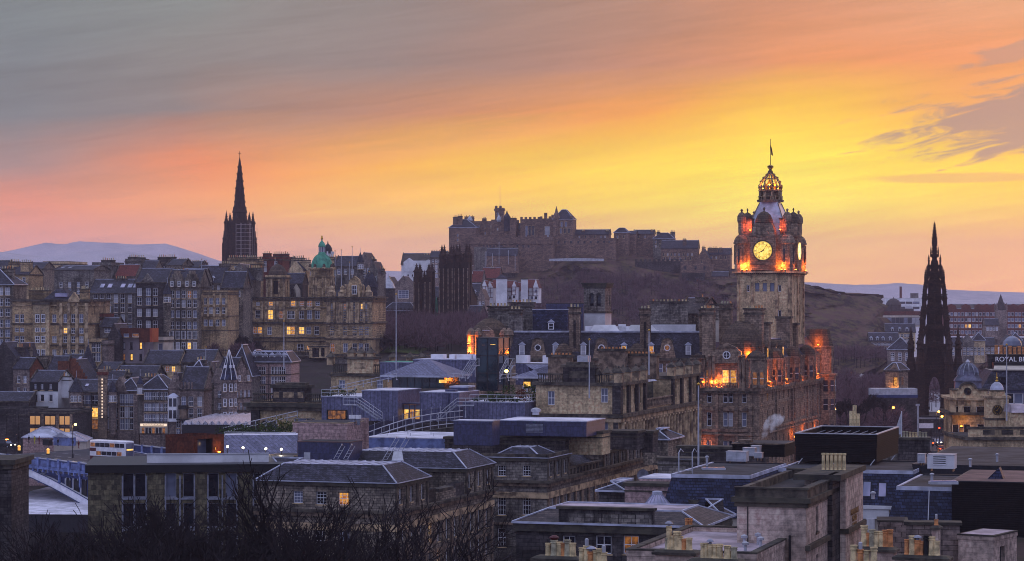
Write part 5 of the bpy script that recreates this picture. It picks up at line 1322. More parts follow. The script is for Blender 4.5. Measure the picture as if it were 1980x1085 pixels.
def bus(p,rz,label):
 e=empty('double_decker_bus',p,rz,label,'bus');L,w,h=10.9,2.5,4.3
 m=M();m.box(-L/2,-w/2,.35,L/2,w/2,1.05,'dark_red');m.box(-L/2,-w/2,1.05,L/2-.25,w/2,2.0,'white_paint')
 m.box(-L/2+.02,-w/2+.02,2.0,L/2-.27,w/2-.02,h-.05,'white_paint')
 m.box(-L/2-.02,-w/2-.03,2.05,-L/2+1.8,w/2+.03,2.75,'dark_red')
 m.frus(-L/2,-w/2,L/2-.25,w/2,h-.05,-L/2+.2,-w/2+.25,L/2-.6,w/2-.25,h+.12,'white_paint');m.build('body',e)
 def strip(nm,x0,x1,z0,z1,n,lit):
  for side in(-1,1):
   for k in range(n):
    a=x0+(x1-x0)*k/n+.06;c=x0+(x1-x0)*(k+1)/n-.06
    q=M();q.box(a,side*(w/2)-.02,z0,c,side*(w/2)+.02,z1,'glass' if(k*7)%4 else lit);q.build(nm,e)
 strip('window',-L/2+.1,L/2-.6,3.0,3.85,7,'lit_dim');strip('window',-L/2+1.9,L/2-1.4,1.25,2.05,5,'lit_dim')
 for(z0,z1) in((2.75,3.95),(1.1,2.4)):
  q=M();q.box(L/2-.3,-w/2+.12,z0,L/2-.2,w/2-.12,z1,'glass_pale');q.build('windscreen',e)
 q=M();q.box(L/2-.24,-.9,2.42,L/2-.17,.9,2.72,'lit_yellow');q.build('destination_sign',e)
 for s_ in(-1,1):q=M();q.lathe(L/2-.1,s_*.9,[(.14,.75),(.14,.95)],'lamp_white',8);q.build('headlight',e)
 for x in(-3.4,2.9):
  for s_ in(-1.12,1.12):wheel(e,x,s_,.5)
 return e
br=BR.rotation_euler.z
p=onbridge(217,22.0);bus(p,br,'white and maroon double decker bus crossing the iron bridge')
def car(p,rz,body,label,lights=True,taxi=False,group=None,front='lamp_white'):
 e=empty('car',p,rz,label,'car',group);m=M();L,w,h=4.4,1.75,1.5 if not taxi else 1.75
 prof=[(-L/2,.35),(L/2,.35),(L/2,.75),(L/2-.2,.9),(L/2-1.25,1.0),(L/2-1.75,h),(-L/2+.9,h),(-L/2+.2,1.0),(-L/2,.9)]
 m.extr(prof,-w/2,w/2,body);m.build('body',e)
 for s_ in(-1,1):
  q=M();q.extr([(-L/2+.55,1.02),(L/2-1.45,1.02),(L/2-1.85,h-.1),(-L/2+.95,h-.1)],s_*(w/2)-.01,s_*(w/2)+.015,'glass');q.build('side_window',e)
  q=M();q.box(L/2-.04,s_*.6-.16,.62,L/2+.03,s_*.6+.16,.8,front);q.build('headlight',e)
  q=M();q.box(-L/2-.03,s_*.65-.13,.65,-L/2+.04,s_*.65+.13,.85,'lamp_red' if lights else 'dark_red');q.build('tail_light',e)
 q=M();q.face([(L/2-1.24,-w/2+.12,1.03),(L/2-1.24,w/2-.12,1.03),(L/2-1.72,w/2-.15,h-.06),(L/2-1.72,-w/2+.15,h-.06)],'glass_pale');q.build('windscreen',e)
 if taxi:q=M();q.box(.1,-.3,h,.35,.3,h+.16,'lamp_orange');q.build('taxi_sign',e)
 for x in(-1.35,1.35):
  for s_ in(-w/2+.1,w/2-.1):wheel(e,x,s_,.33,.2)
 return e
car(onbridge(12,25),br,'black_paint','black taxi with lit headlights at the left end of the bridge',taxi=True)
car(onbridge(318,22),br,'white_paint','pale van like car on the bridge right of the buses')
car(onbridge(342,28),br+pi,'grey_metal','grey car on the far lane of the bridge behind the rusty box')
for k,pxv in enumerate((37,93)):
 m=M();m.lathe(0,0,[(.32,0),(.28,.9),(.36,1.0),(.3,1.25),(.1,1.4)],'lit_yellow',10);m.box(-.34,-.34,.0,.34,.34,.25,'black_paint')
 m.build('bollard',None,loc=onbridge(pxv,21),label=['lit yellow traffic bollard nearest the taxi','lit yellow traffic bollard in mid bridge'][k],category='bollard',group='lit bollards on the bridge')
def street_lamp(p,h,label,group,lamp='lamp_yellow',power=120,arm=0.6,col=(1,.62,.25),name='street_lamp'):
 e=empty(name,p,0,label,'street lamp',group)
 m=M();m.lathe(0,0,[(.22,0),(.18,.9),(.1,1.0),(.07,h)],'dark_metal',8);
 if arm:m.tube((0,0,h-.1),(arm,0,h+.05),.05,'dark_metal',5)
 m.build('post',e)
 m=M();m.lathe(arm,0,[(.12,h-.25),(.28,h-.15),(.3,h+.1),(.1,h+.22)],lamp,8);m.build('lantern',e)
 l=bpy.data.lights.new('lamp','POINT');l.energy=power;l.color=col;l.shadow_soft_size=.3
 lo=bpy.data.objects.new('lamp_light',l);COL.objects.link(lo);lo.parent=e;lo.location=(arm,-.5,h-.5)
 return e
street_lamp(onbridge(140.5,20),7.2,'tall dark lamp post with one glowing yellow lantern on the bridge',None,arm=.6,power=300)
def person(p,rz,coat,label,h=1.72,step=.25):
 """one continuous figure grown over a jointed skeleton"""
 me=bpy.data.meshes.new('person');s=h/1.72
 V_=[(0,0,.93),(0,0,1.18),(0,0,1.42),(0,.01,1.50),(0,.03,1.60),(0,.02,1.70),(.19,0,1.40),(.25,.02,1.12),(.24,.14,.90),(-.19,0,1.40),(-.25,-.02,1.12),(-.24,.02,.88),(.10,0,.88),(.11,step*.6,.48),(.11,step,.08),(.11,step+.14,.04),(-.10,0,.88),(-.11,-step*.3,.48),(-.11,-step,.08),(-.11,-step+.14,.04)]
 E_=[(0,1),(1,2),(2,3),(3,4),(4,5),(2,6),(6,7),(7,8),(2,9),(9,10),(10,11),(0,12),(12,13),(13,14),(14,15),(0,16),(16,17),(17,18),(18,19)]
 R_=[.16,.15,.17,.06,.1,.09,.08,.055,.04,.08,.055,.04,.1,.07,.05,.045,.1,.07,.05,.045]
 me.from_pydata([(a*s,b_*s,c*s) for a,b_,c in V_],E_,[]);o=bpy.data.objects.new('person',me);COL.objects.link(o)
 sk=o.modifiers.new('skin','SKIN');o.modifiers.new('sub','SUBSURF').levels=1
 for i,v_ in enumerate(me.skin_vertices[0].data):v_.radius=(R_[i]*s,R_[i]*s);v_.use_root=(i==0)
 me.materials.append(MATS[coat]);o.location=p;o.rotation_euler=(0,0,rz);o['label']=label;o['category']='person'
 q=M();q.lathe(0,.025*s,[(.07*s,1.52*s),(.1*s,1.6*s),(.095*s,1.7*s),(.04*s,1.76*s)],'skin',8);q.build('head',o)
 q=M();q.lathe(0,.0,[(.1*s,1.62*s),(.11*s,1.7*s),(.06*s,1.785*s)],'black_paint',8);q.build('hair',o)
 return o
for k,(pxv,y,c,lb) in enumerate(((32,16.4,'cloth_dark','person in dark coat near the far parapet behind the taxi'),(56,16.2,'cloth_dark','person in dark coat left of the yellow jacket'),(67,16.0,'cloth_yellow','person in bright yellow jacket walking over the bridge'),(76,16.5,'cloth_red','person in red coat right of the yellow jacket'),(112,16.3,'cloth_dark','person in dark clothes beside the black bin on the bridge'),(141,16.6,'cloth_dark','person walking by the blue kiosk under the lamp post'),(152,15.9,'cloth_red','person just left of the double decker bus'))):
 person(onbridge(pxv,y+20,-1.22),br+pi/2*(1 if k%2 else -1),c,lb)
m=M();m.box(-1.1,-.5,0,1.1,.5,1.3,'black_paint');m.box(-1.2,-.6,1.3,1.2,.6,1.42,'dark_metal');m.build('bin',None,loc=onbridge(92,35.6,-1.22),rz=br,label='large black bin on the far pavement of the bridge',category='bin')
m=M();m.box(-2.6,-1,0,2.6,1,1.9,'blue_paint');m.extr([(-2.9,1.9),(2.9,1.9),(0,3.0)],-1.2,1.2,'lead');m.build('kiosk',None,loc=onbridge(125,42.0,-1.6),rz=br,label='small blue kiosk with grey gable roof beyond the bridge rail',category='kiosk')
b=Bld('low pale roofed shed just beyond the bridge rail',44,122,0,576,846,yaw=-4,base=-10,depth=12,name='shed',cat='shed',wall='pink_stone');b.walls();b.hip(2.0,3.5,'lead','membrane_pink')
b=Bld('second low pale roofed shed behind the blue kiosk',104,166,0,570,853,yaw=-4,base=-10,depth=12,name='shed',cat='shed',wall='cream_wall');b.walls();b.hip(1.6,3,'membrane_pink','membrane_pink')
YW=17
# ================================================================== railway hotel with clock tower
def spot(e,loc,power,col=(1,.21,.018),r=.25,label=None):
 """floodlight fitting: emissive head with its own lamp"""
 m=M();m.box(-.22,-.22,-.1,.22,.22,.16,'dark_metal');m.lathe(0,0,[(.16,.16),(.16,.24)],'lamp_orange',8)
 f=m.build('floodlight',e,loc=loc)
 l=bpy.data.lights.new('flood','POINT');l.energy=power*2.8;l.color=col;l.shadow_soft_size=r
 o=bpy.data.objects.new('flood_light',l);COL.objects.link(o);o.parent=f;o.location=((loc[0]>-.2)*.35,-.4*(loc[1]<1),1.1);return f
def clock(e,loc,rz,r,hour,minute,glow='clock_glow',ring='trim_dark',hand='black_hand',nm='clock_face'):
 m=M();n=40
 P=lambda rad,a,o:(rad*sin(a),o,rad*cos(a))
 m.face([P(r,-2*pi*i/n,0) for i in range(n)][::-1],glow)
 if m.f:
  pts=[P(r,2*pi*i/n,0) for i in range(n)];m.v=pts;m.f=[tuple(range(n))[::-1]]
 f=m.build(nm,e,loc=loc,rz=rz)
 m=M()
 for i in range(n):
  a0,a1=2*pi*i/n,2*pi*(i+1)/n
  for(ra,rb,mt,o) in((r*.985,r*1.13,ring,-.12),(r*.66,r*.685,hand,-.03),(r*.93,r*.95,hand,-.031)):
   m.face([P(ra,a0,o),P(ra,a1,o),P(rb,a1,o),P(rb,a0,o)],mt)
 def bar(a,r0,r1,w,off=0,o=-.04,w2=None):
  w2=w if w2 is None else w2;d=Vector((sin(a),0,cos(a)));s=Vector((cos(a),0,-sin(a)));c=d*1.0
  p0=d*r0+s*off;p1=d*r1+s*off
  q=[p0-s*w/2,p0+s*w/2,p1+s*w2/2,p1-s*w2/2];m.face([(v.x,o,v.z) for v in q][::-1],hand)
 num={12:'XII',1:'I',2:'II',3:'III',4:'IIII',5:'V',6:'VI',7:'VII',8:'VIII',9:'IX',10:'X',11:'XI'}
 for k,s_ in num.items():
  a=2*pi*k/12;ww={'I':.07,'V':.13,'X':.13};tot=sum(ww[c] for c in s_)*r;o=-tot/2
  for c in s_:
   w_=ww[c]*r;mid=o+w_/2
   if c=='I':bar(a,r*.72,r*.91,r*.035,mid)
   elif c=='V':
    d=Vector((sin(a),0,cos(a)));s=Vector((cos(a),0,-sin(a)))
    for sg in(-1,1):
     p0=d*r*.72+s*mid;p1=d*r*.91+s*(mid+sg*r*.045);t_=s*r*.016;m.face([(v.x,-.04,v.z) for v in(p1-t_,p1+t_,p0+t_,p0-t_)],hand)
   else:
    d=Vector((sin(a),0,cos(a)));s=Vector((cos(a),0,-sin(a)))
    for sg in(-1,1):
     p0=d*r*.72+s*(mid-sg*r*.045);p1=d*r*.91+s*(mid+sg*r*.045);t_=s*r*.016;m.face([(v.x,-.04-.001*sg,v.z) for v in(p1-t_,p1+t_,p0+t_,p0-t_)],hand)
   o+=w_
 m.build('dial',f)
 m0=m;m=M()
 globals()['_m']=m
 def hb(a,r0,r1,w0,w1,o):
  d=Vector((sin(a),0,cos(a)));s=Vector((cos(a),0,-sin(a)))
  q=[d*r0-s*w0/2,d*r0+s*w0/2,d*r1+s*w1/2,d*r1-s*w1/2];m.face([(v.x,o,v.z) for v in q][::-1],hand)
 hb(2*pi*(hour+minute/60)/12,-r*.15,r*.55,r*.11,r*.05,-.07);hb(2*pi*minute/60,-r*.2,r*.86,r*.07,r*.03,-.09);m.build('hands',f)
 for k in range(12):
  pass
 return f
def hotel_tower():
 d=550;b=Bld('tall sandstone clock tower with glowing dial and lit iron crown',1425,1528.5,1553,d,524,yaw=YW,base=-1,name='clock_tower',cat='clock tower',wall='buff_stone')
 W_,D_=b.W,b.D;z=lambda r:Z(r,d)-b.z0;H=b.h
 for(cx,tt) in((1446.5,551),(1507.5,551),(1507.5,600),(1507.5,638),(1446.5,600)):
  b.win('f',b.fx(cx)+W_,z(tt),.7,1.5,'plain','glass')
 for tt in(551,):
  for px in(1464,1478.5,1493):b.win('f',b.fx(px)+W_,z(tt-4),1.0,1.9,'none','glass_pale')
 for uu in(.3,.7):
  for tt in(548,590,632):b.win('r',D_*uu,z(tt),.8,4.0 if tt==590 else 2.4,'plain','glass')
 b.walls(depth=.35)
 m=M()
 for px in(1427.5,1455,1502,1526):x=b.fx(px);m.box(x-.28,-.3,0,x+.28,-.01,z(533),'trim_warm')
 for y in(.4,D_*.5,D_-.4):m.box(.01,y-.35,0,.32,y+.35,z(533),'trim_warm')
 m.box(-W_-.02,-.05,z(560),-W_*.5,-.012,z(561),'trim_warm')
 for px in(1464,1478.5,1493):
  x=b.fx(px);arc=[(x+.75*cos(t),z(548)+.7*sin(t)) for t in[pi*k/8 for k in range(9)]]
  for(a0,c0),(a1,c1) in zip(arc,arc[1:]):m.tube((a0,-.1,c0),(a1,-.1,c1),.12,'trim_warm',4)
 b.add(m,'pilaster')
 m=M()
 m.box(-W_-.35,-.35,z(533),.35,D_+.35,z(530),'trim_warm')
 for k in range(30):x=-W_-.3+k*(W_+.6)/29;m.box(x-.1,-.75,z(530),x+.1,-.3,z(528),'trim_dark')
 for k in range(26):y=-.3+k*(D_+.6)/25;m.box(.3,y-.1,z(530),.75,y+.1,z(528),'trim_dark')
 m.box(-W_-1.0,-1.0,z(528),1.0,D_+1.0,z(524.5),'trim_warm');b.add(m,'cornice')
 s=W_*.5;cx,cy=-W_/2,D_/2
 m=M();z0,z1=z(524.5),z(462)
 m.box(-W_+.25,.25,z0,-.25,D_-.25,z1+1.0,'brown_stone')
 m.box(-W_-.1,-.1,z0,.1,D_+.1,z(516),'trim_brown')
 x0,x1=b.fx(1451),b.fx(1501)
 m.box(x0,-.55,z0+.3,x1,1.5,z(455),'brown_stone')
 m.box(x0-.2,-.75,z(457.5),x1+.2,1.5,z(455.4),'trim_brown');m.box(x0-.1,-.7,z(512),x1+.1,.3,z(509.5),'trim_brown')
 ya,yb=D_/2-2.6,D_/2+2.6
 m.box(-1.5,ya,z0+.3,.55,yb,z(455),'brown_stone');m.box(-1.5,ya-.2,z(457.5),.75,yb+.2,z(455.4),'trim_brown')
 m.box(-W_-.55,D_/2-2.6,z0+.3,-W_+1,D_/2+2.6,z(455),'brown_stone')
 st=b.add(m,'clock_stage')
 r=19*d/F*.96
 clock(b.e,((x0+x1)/2,-.58,z(484.5)),0,r,8,6);clock(b.e,(.6,D_/2,z(484.5)),pi/2,r,8,6);clock(b.e,(-W_-.6,D_/2,z(484.5)),-pi/2,r,8,6)
 for(sx,sy) in((-W_+.9,.9),(-.9,.9),(-.9,D_-.9),(-W_+.9,D_-.9)):
  m=M();t='brown_stone'
  m.lathe(sx,sy,[(1.65,z0),(1.65,z(513)),(1.5,z(512)),(1.5,z(472)),(1.9,z(471)),(1.9,z(468)),(1.75,z(467)),(1.7,z(463)),(1.3,z(457)),(.7,z(453)),(.75,z(449)),(.8,z(449)),(.8,z(430)),(.95,z(429)),(1.05,z(424)),(1.0,z(417)),(.6,z(411)),(.2,z(409)),(.2,z(407)),(.36,z(405.5)),(.05,z(402.5))],t,12)
  for k in range(6):a=2*pi*k/6;m.cyl(sx+1.55*cos(a),sy+1.55*sin(a),z(511),z(472.5),.22,'trim_brown',6)
  tu=b.add(m,'turret')
  for a in(-pi/2-.35,-.1):
   q=M();q.box(-.35,-.06,0,.35,.03,3.0,'glass');q.build('pane',tu,loc=(sx+1.53*cos(a),sy+1.53*sin(a),z(507)),rz=a+pi/2)
 for(ox,oy,rz) in(((x0+x1)/2,.4,0),(-.3,D_/2,pi/2),(-W_+.3,D_/2,-pi/2)):
  m=M();h0=z(455)-z(455)
  m.extr([(-2.7,0),(2.7,0),(2.4,1.6),(1.9,2.8),(-1.9,2.8),(-2.4,1.6)],-.7,1.6,'brown_stone')
  m.extr([(-1.5,.3),(1.5,.3),(0,2.4)],-.95,-.7,'trim_brown')
  g=m.build('gable',b.e,loc=(ox,oy,z(455)),rz=rz)
  q=M();q.lathe(0,.5,[(1.95,2.8),(2.05,3.0),(1.95,3.6),(1.5,4.6),(.8,5.2),(.2,5.45),(.12,5.7),(.3,6.0),(.05,6.4)],'dome_slate',14,sy=.75);q.build('dome',g)
 for px in(1444,1514):
  m=M();x=b.fx(px);m.box(x-.95,.9,z(460),x+.95,3.2,z(423),'brown_stone');m.box(x-1.1,.75,z(424),x+1.1,3.35,z(421),'trim_dark');b.add(m,'chimney')
 m=M();m.box(-1.5,D_-3.4,z(460),-.4,D_-1.9,z(424),'brown_stone');m.box(-1.6,D_-3.5,z(425),-.3,D_-1.8,z(422),'trim_dark');b.add(m,'chimney')
 m=M();m.lathe(cx,cy,[(6.2,z(462)),(5.9,z(456)),(5.2,z(428)),(4.2,z(410)),(2.9,z(390)),(2.75,z(387))],'lead',4,.5)
 for k in range(4):
  a=pi/4+k*pi/2;m.path([(cx+5.25*cos(a),cy+5.25*sin(a),z(428)),(cx+4.25*cos(a),cy+4.25*sin(a),z(410)),(cx+2.95*cos(a),cy+2.95*sin(a),z(390))],.13,'trim_brown',4)
 b.add(m,'roof')
 m=M();m.lathe(cx,cy,[(3.0,z(388)),(3.1,z(385)),(3.1,z(383.5))],'trim_brown',8,.5)
 m.lathe(cx,cy,[(1.6,z(383.5)),(1.6,z(366))],'brown_stone',8,.5)
 for k in range(8):
  a=2*pi*(k+.5)/8;m.cyl(cx+2.3*cos(a),cy+2.3*sin(a),z(383.5),z(367),.36,'trim_warm',6)
 for k in range(16):
  a=2*pi*(k+.5)/16;m.box(cx+2.75*cos(a)-.06,cy+2.75*sin(a)-.06,z(383.5),cx+2.75*cos(a)+.06,cy+2.75*sin(a)+.06,z(377),'trim_warm')
 m.lathe(cx,cy,[(2.8,z(377.3)),(2.8,z(376.3))],'trim_warm',16);m.lathe(cx,cy,[(2.6,z(367)),(2.9,z(365.5)),(2.5,z(363.5))],'trim_brown',8,.5);b.add(m,'lantern')
 m=M();prof=[(2.45,z(363.5)),(2.5,z(357)),(2.2,z(349)),(1.6,z(341)),(.9,z(335)),(.5,z(331)),(.35,z(326))]
 for k in range(8):
  a=2*pi*(k+.5)/8;pts=[(cx+q*cos(a),cy+q*sin(a),w) for q,w in prof];m.path(pts,.17,'brown_stone',5)
  for(q,w),(q2,w2) in zip(prof[1:5],prof[2:6]):m.lathe(cx+q*1.05*cos(a),cy+q*1.05*sin(a),[(.16,w),(.22,w+.15),(.05,w+.4)],'trim_brown',5)
  a2=a+pi/8;m.lathe(cx+2.5*cos(a2),cy+2.5*sin(a2),[(.12,z(364)),(.3,z(360)),(.3,z(358)),(.08,z(354))],'trim_brown',6)
 for q,w in((2.42,z(357)),(1.7,z(342))):
  pts=[(cx+q*cos(2*pi*(k+.5)/8),cy+q*sin(2*pi*(k+.5)/8),w) for k in range(9)];m.path(pts,.11,'brown_stone',4)
 m.lathe(cx,cy,[(.9,z(363.5)),(.9,z(352)),(.6,z(350)),(.3,z(344))],'gold',8,.5)
 for k in range(8):
  a=2*pi*k/8;m.lathe(cx+1.35*cos(a),cy+1.35*sin(a),[(.3,z(363)),(.34,z(355)),(.05,z(350))],'gold',6)
 m.lathe(cx,cy,[(.35,z(327)),(.3,z(323)),(.75,z(320)),(.5,z(318.5)),(.85,z(317)),(.2,z(315))],'trim_brown',8);cr=b.add(m,'crown')
 m=M();m.tube((cx,cy,z(316)),(cx,cy,z(264.5)),.09,'dark_metal',6,.06);m.lathe(cx,cy,[(.14,z(265)),(.05,z(263.6))],'gold',6);b.add(m,'flagpole')
 m=M();P=[(0,0,z(273)),(.35,.05,z(283)),(.62,.0,z(297)),(.2,.05,z(295)),(.08,0,z(285))]
 m.face([(cx+a,cy+q,w) for a,q,w in P],'dark_red');m.face([(cx+a,cy+q+.02,w) for a,q,w in P][::-1],'blue_dark');b.add(m,'flag')
 for loc,p_ in(((b.fx(1445),-.35,z(523)),420),((b.fx(1437),-.9,z(523)),160),((b.fx(1512),-.35,z(523)),420),((b.fx(1519),-.9,z(523)),160),((.9,D_-1.9,z(523)),160),((.9,1.4,z(523)),120)):
  spot(b.e,loc,p_)
 for loc,p_ in(((b.fx(1450),.3,z(446)),120),((b.fx(1508.5),.2,z(446)),120),((-1.6,D_-1.2,z(446)),120),((b.fx(1436),.9,z(446)),60),((-2.2,2.2,z(446)),60)):
  spot(b.e,loc,p_,col=(1,.14,.03))
 for a in(-2.6,-1.57,-.5,.5,1.6,2.7):spot(b.e,(cx+1.75*cos(a),cy+1.75*sin(a),z(363)),75,col=(1,.45,.09),r=.1)
 return b
TW=hotel_tower()
def hotel():
 d=503;b=Bld('massive brown sandstone railway hotel with floodlit attic',1345,1466,1597,d,748,yaw=YW,base=-1,name='hotel',cat='hotel',wall='brown_stone')
 W_,D_=b.W,b.D;z=lambda r:Z(r,d)-b.z0;H=b.h
 fw=lambda px:b.fx(px)+W_
 for cx,w in((1371,1.0),(1402.5,.95),(1412.5,.95),(1438.5,1.0)):
  for tt,h in((757,2.4),(798,2.9),(853,2.2),(885,3.0)):b.win('f',fw(cx),z(tt),w,h,'mid',lit=.03)
 us=[D_*t for t in(.05,.12,.19,.28,.345,.41,.52,.585,.65,.74,.82,.90,.95)]
 for u in us:
  for tt,h in((757,2.4),(798,2.9),(853,2.4),(885,3.0)):b.win('r',u,z(tt),1.0,h,'mid',lit=.05)
 b.walls(depth=.4)
 m=M()
 m.box(-W_-.9,-.9,H-.9,.9,D_+.9,H-.25,'trim_brown');m.box(-W_-.6,-.6,H-1.5,.6,D_+.6,H-.9,'trim_brown')
 for k in range(44):x=-W_+k*W_/43;m.box(x-.09,-.85,H-1.3,x+.09,-.6,H-.9,'trim_dark')
 m.box(-W_-.3,-.3,z(836),.3,D_+.3,z(831),'trim_brown');m.box(-W_-.35,-.35,z(843),.35,D_+.35,z(840),'trim_brown');m.box(-W_-.15,-.15,z(788),.15,D_+.15,z(785.5),'trim_brown')
 b.add(m,'cornice')
 m=M()
 for px in(1354,1386,1424,1451,1464):x=b.fx(px);m.box(x-.35,-.28,0,x+.35,-.01,H-1.6,'brown_stone')
 for t in(.0,.235,.46,.5,.69,.78,.86,1.0):y=D_*t;m.box(.01,y-.4,0,.3,y+.4,H-1.6,'brown_stone')
 for px in(1371,1407.5,1438.5):
  x=b.fx(px);w=1.1 if px!=1407.5 else 1.9;m.extr([(x-w,z(795)),(x+w,z(795)),(x+w*.7,z(789)),(x,z(786.8)),(x-w*.7,z(789))],-.35,-.01,'trim_brown')
 b.add(m,'pilaster')
 A0,A1=H-.25,z(700)
 m=M();ops=[(fw(c)-w/2,A0+.5,fw(c)+w/2,A0+3.6) for c,w in((1357,1.0),(1368,1.0),(1402,1.35),(1417,1.35),(1446,.9))]
 m.facade(-W_+.3,.3,1,0,W_-.6,A0,A1,[(o_[0]-.3,o_[1],o_[2]-.3,o_[3]) for o_ in ops],'brown_stone',.35)
 rops=[(y-.5,A0+.5,y+.5,A0+3.4) for y in[D_*t for t in(.07,.2,.3,.4,.55,.68,.8,.93)]]
 m.facade(-.3,.3,0,1,D_-.6,A0,A1,[(o_[0]-.3,o_[1],o_[2]-.3,o_[3]) for o_ in rops],'brown_stone',.35)
 m.box(-W_+.3,.75,A0,-.75,D_-.3,A1-.01,'brown_stone',skip='b')
 at_=b.add(m,'attic')
 gl=['lit_dim','lit_dim','lit_yellow','lit_warm','glass']
 for k,o_ in enumerate(ops):add_window(b.e,(-W_+(o_[0]+o_[2])/2,.62,o_[1]),0,o_[2]-o_[0],o_[3]-o_[1],'mid',.1,gl[k])
 for k,o_ in enumerate(rops):add_window(b.e,(-.62,(o_[0]+o_[2])/2,o_[1]),pi/2,1.0,2.9,'mid',.1,['glass','lit_dim','glass_pale','glass'][k%4])
 m=M();
 for k in range(40):x=-W_+k*W_/39;m.box(x-.1,-.45,A0,x+.1,-.25,A0+.85,'trim_brown')
 for k in range(60):y=k*D_/59;m.box(.25,y-.1,A0,.45,y+.1,A0+.85,'trim_brown')
 m.box(-W_,-.5,A0+.85,.5,-.2,A0+1.05,'trim_brown');m.box(.2,-.2,A0+.85,.5,D_,A0+1.05,'trim_brown')
 m.box(-W_-.1,.1,A1-.1,-.1,D_-.1,A1+.35,'trim_brown');b.add(m,'balustrade')
 cx=b.fx(1424);cy=5.0
 m=M()
 pr=[(4.4,A1+.3),(4.4,z(672)),(4.25,z(660)),(3.8,z(648)),(3.0,z(636)),(1.95,z(627)),(1.2,z(623.5)),(1.1,z(622.5))]
 m.lathe(cx,cy,pr,'dome_slate',20);m.box(cx-1.2,cy-1.2,z(624),cx+1.2,cy+1.2,z(622),'trim_dark');b.add(m,'dome')
 gx=b.fx(1406)
 m=M();m.extr([(gx-3.2,A1-.3),(gx+3.2,A1-.3),(gx+2.9,z(680)),(gx+1.9,z(672)),(gx,z(664.5)),(gx-1.9,z(672)),(gx-2.9,z(680))],-.5,3.5,'brown_stone')
 m.extr([(gx-2.2,z(673.5)),(gx+2.2,z(673.5)),(gx,z(663))],-.75,-.3,'trim_brown')
 for sx in(-3.5,-2.7,2.7,3.5):m.lathe(gx+sx,-.35,[(.38,A0),(.38,z(690)),(.5,z(689)),(.3,z(685))],'trim_brown',8)
 g=b.add(m,'gable')
 m=M();n=20
 for i in range(n):
  a0,a1=2*pi*i/n,2*pi*(i+1)/n
  m.face([(gx+.62*cos(a0),-.56,z(687)+.62*sin(a0)),(gx+.62*cos(a1),-.56,z(687)+.62*sin(a1)),(gx+.82*cos(a1),-.56,z(687)+.82*sin(a1)),(gx+.82*cos(a0),-.56,z(687)+.82*sin(a0))],'white_paint')
 m.face([(gx+.62*cos(2*pi*i/n),-.54,z(687)+.62*sin(2*pi*i/n)) for i in range(n)],'glass');m.box(gx-.6,-.58,z(687)-.05,gx+.6,-.555,z(687)+.05,'white_paint');m.box(gx-.05,-.581,z(687)-.6,gx+.05,-.556,z(687)+.6,'white_paint');m.build('round_window',g)
 def bay(x,y,r,z0_,z1_,zt,lit,dome='dome_slate'):
  m=M();m.lathe(x,y,[(r,z0_),(r,z1_),(r+.25,z1_+.05),(r+.25,z1_+.4)],'brown_stone',8,.5)
  for k in range(8):a=2*pi*(k+.5)/8;m.cyl(x+r*cos(a),y+r*sin(a),z0_,z1_,.2,'trim_brown',6)
  w=b.add(m,'bay')
  m=M();m.lathe(x,y,[(r,z1_+.4),(r*.98,z1_+.9),(r*.75,zt-.7),(r*.35,zt-.2),(.1,zt)],dome,12);m.build('dome',w)
  for a in(-pi/2,-pi/4,0):
   q=M();q.box(-.38,-.05,0,.38,.04,2.5,lit);q.box(-.45,-.08,1.2,.45,.0,1.32,'white_paint');q.build('pane',w,loc=(x+r*.93*cos(a),y+r*.93*sin(a),z0_+.7),rz=a+pi/2)
 bay(b.fx(1349),.4,1.5,A0,z(696),z(684),'glass');bay(-.4,.4,2.0,A0,z(697),z(677),'lit_dim')
 for t in(.235,.48,.70):bay(-.2,D_*t,1.9,A0,A1,A1+2.6,'glass')
 bay(-1.5,D_-2.5,3.6,A0-6,A1+1.5,A1+6.5,'glass_pale')
 m=M();m.lathe(.2,D_-5,[(3.0,0),(3.0,H+.0),(3.4,H+.1),(3.4,H+.6)],'brown_stone',10,.5);w=b.add(m,'bay')
 for zz in(757,798,853):
  for a in(-1.2,-.6,0,.6):q=M();q.box(-.5,-.06,-2.6,.5,.04,0,'glass');q.box(-.5,-.1,-1.3,.5,-.0,-1.2,'white_paint');q.build('pane',w,loc=(.2+2.86*cos(a),D_-5+2.86*sin(a),z(zz)),rz=a+pi/2)
 m=M();m.frus(-W_+.6,9,-.6,D_-1,A1+.3,-W_+3.8,12,-3.6,D_-4,z(660),'slate','lead');b.add(m,'roof')
 for(x,y,rz) in((b.fx(1452),3.2,0),(-.6,8.0,pi/2),(-.6,13,pi/2),(-.6,22,pi/2),(-.6,30,pi/2)):
  m=M();m.box(-1.0,0,0,1.0,2.6,2.6,'brown_stone');m.extr([(-1.2,2.6),(1.2,2.6),(0,3.7)],-.25,2.8,'dome_slate');g=m.build('dormer',b.e,loc=(x,y,A1+.3),rz=rz)
  q=M();q.box(-.5,-.06,.4,.5,-.01,2.2,'lit_warm');q.build('pane',g)
 for(px,y,w,rt) in((1445,7,3.6,596),(1358,6,2.4,596),(1372,16,2.4,587)):
  x=b.fx(px);m=M();m.box(x-w/2,y-1,A1,x+w/2,y+1.2,z(rt+12),'brown_stone');m.box(x-w/2-.25,y-1.25,z(rt+13),x+w/2+.25,y+1.45,z(rt+9),'trim_dark');m.box(x-w/2-.1,y-1.1,z(rt+9),x+w/2+.1,y+1.3,z(rt+3),'brown_stone');m.box(x-w/2-.35,y-1.35,z(rt+3),x+w/2+.35,y+1.55,z(rt),'trim_dark')
  pots(m,[x-w/2+.4+k*.6 for k in range(int(w/.6))],y,z(rt),.5,.2,b.rg,n=6);b.add(m,'chimney')
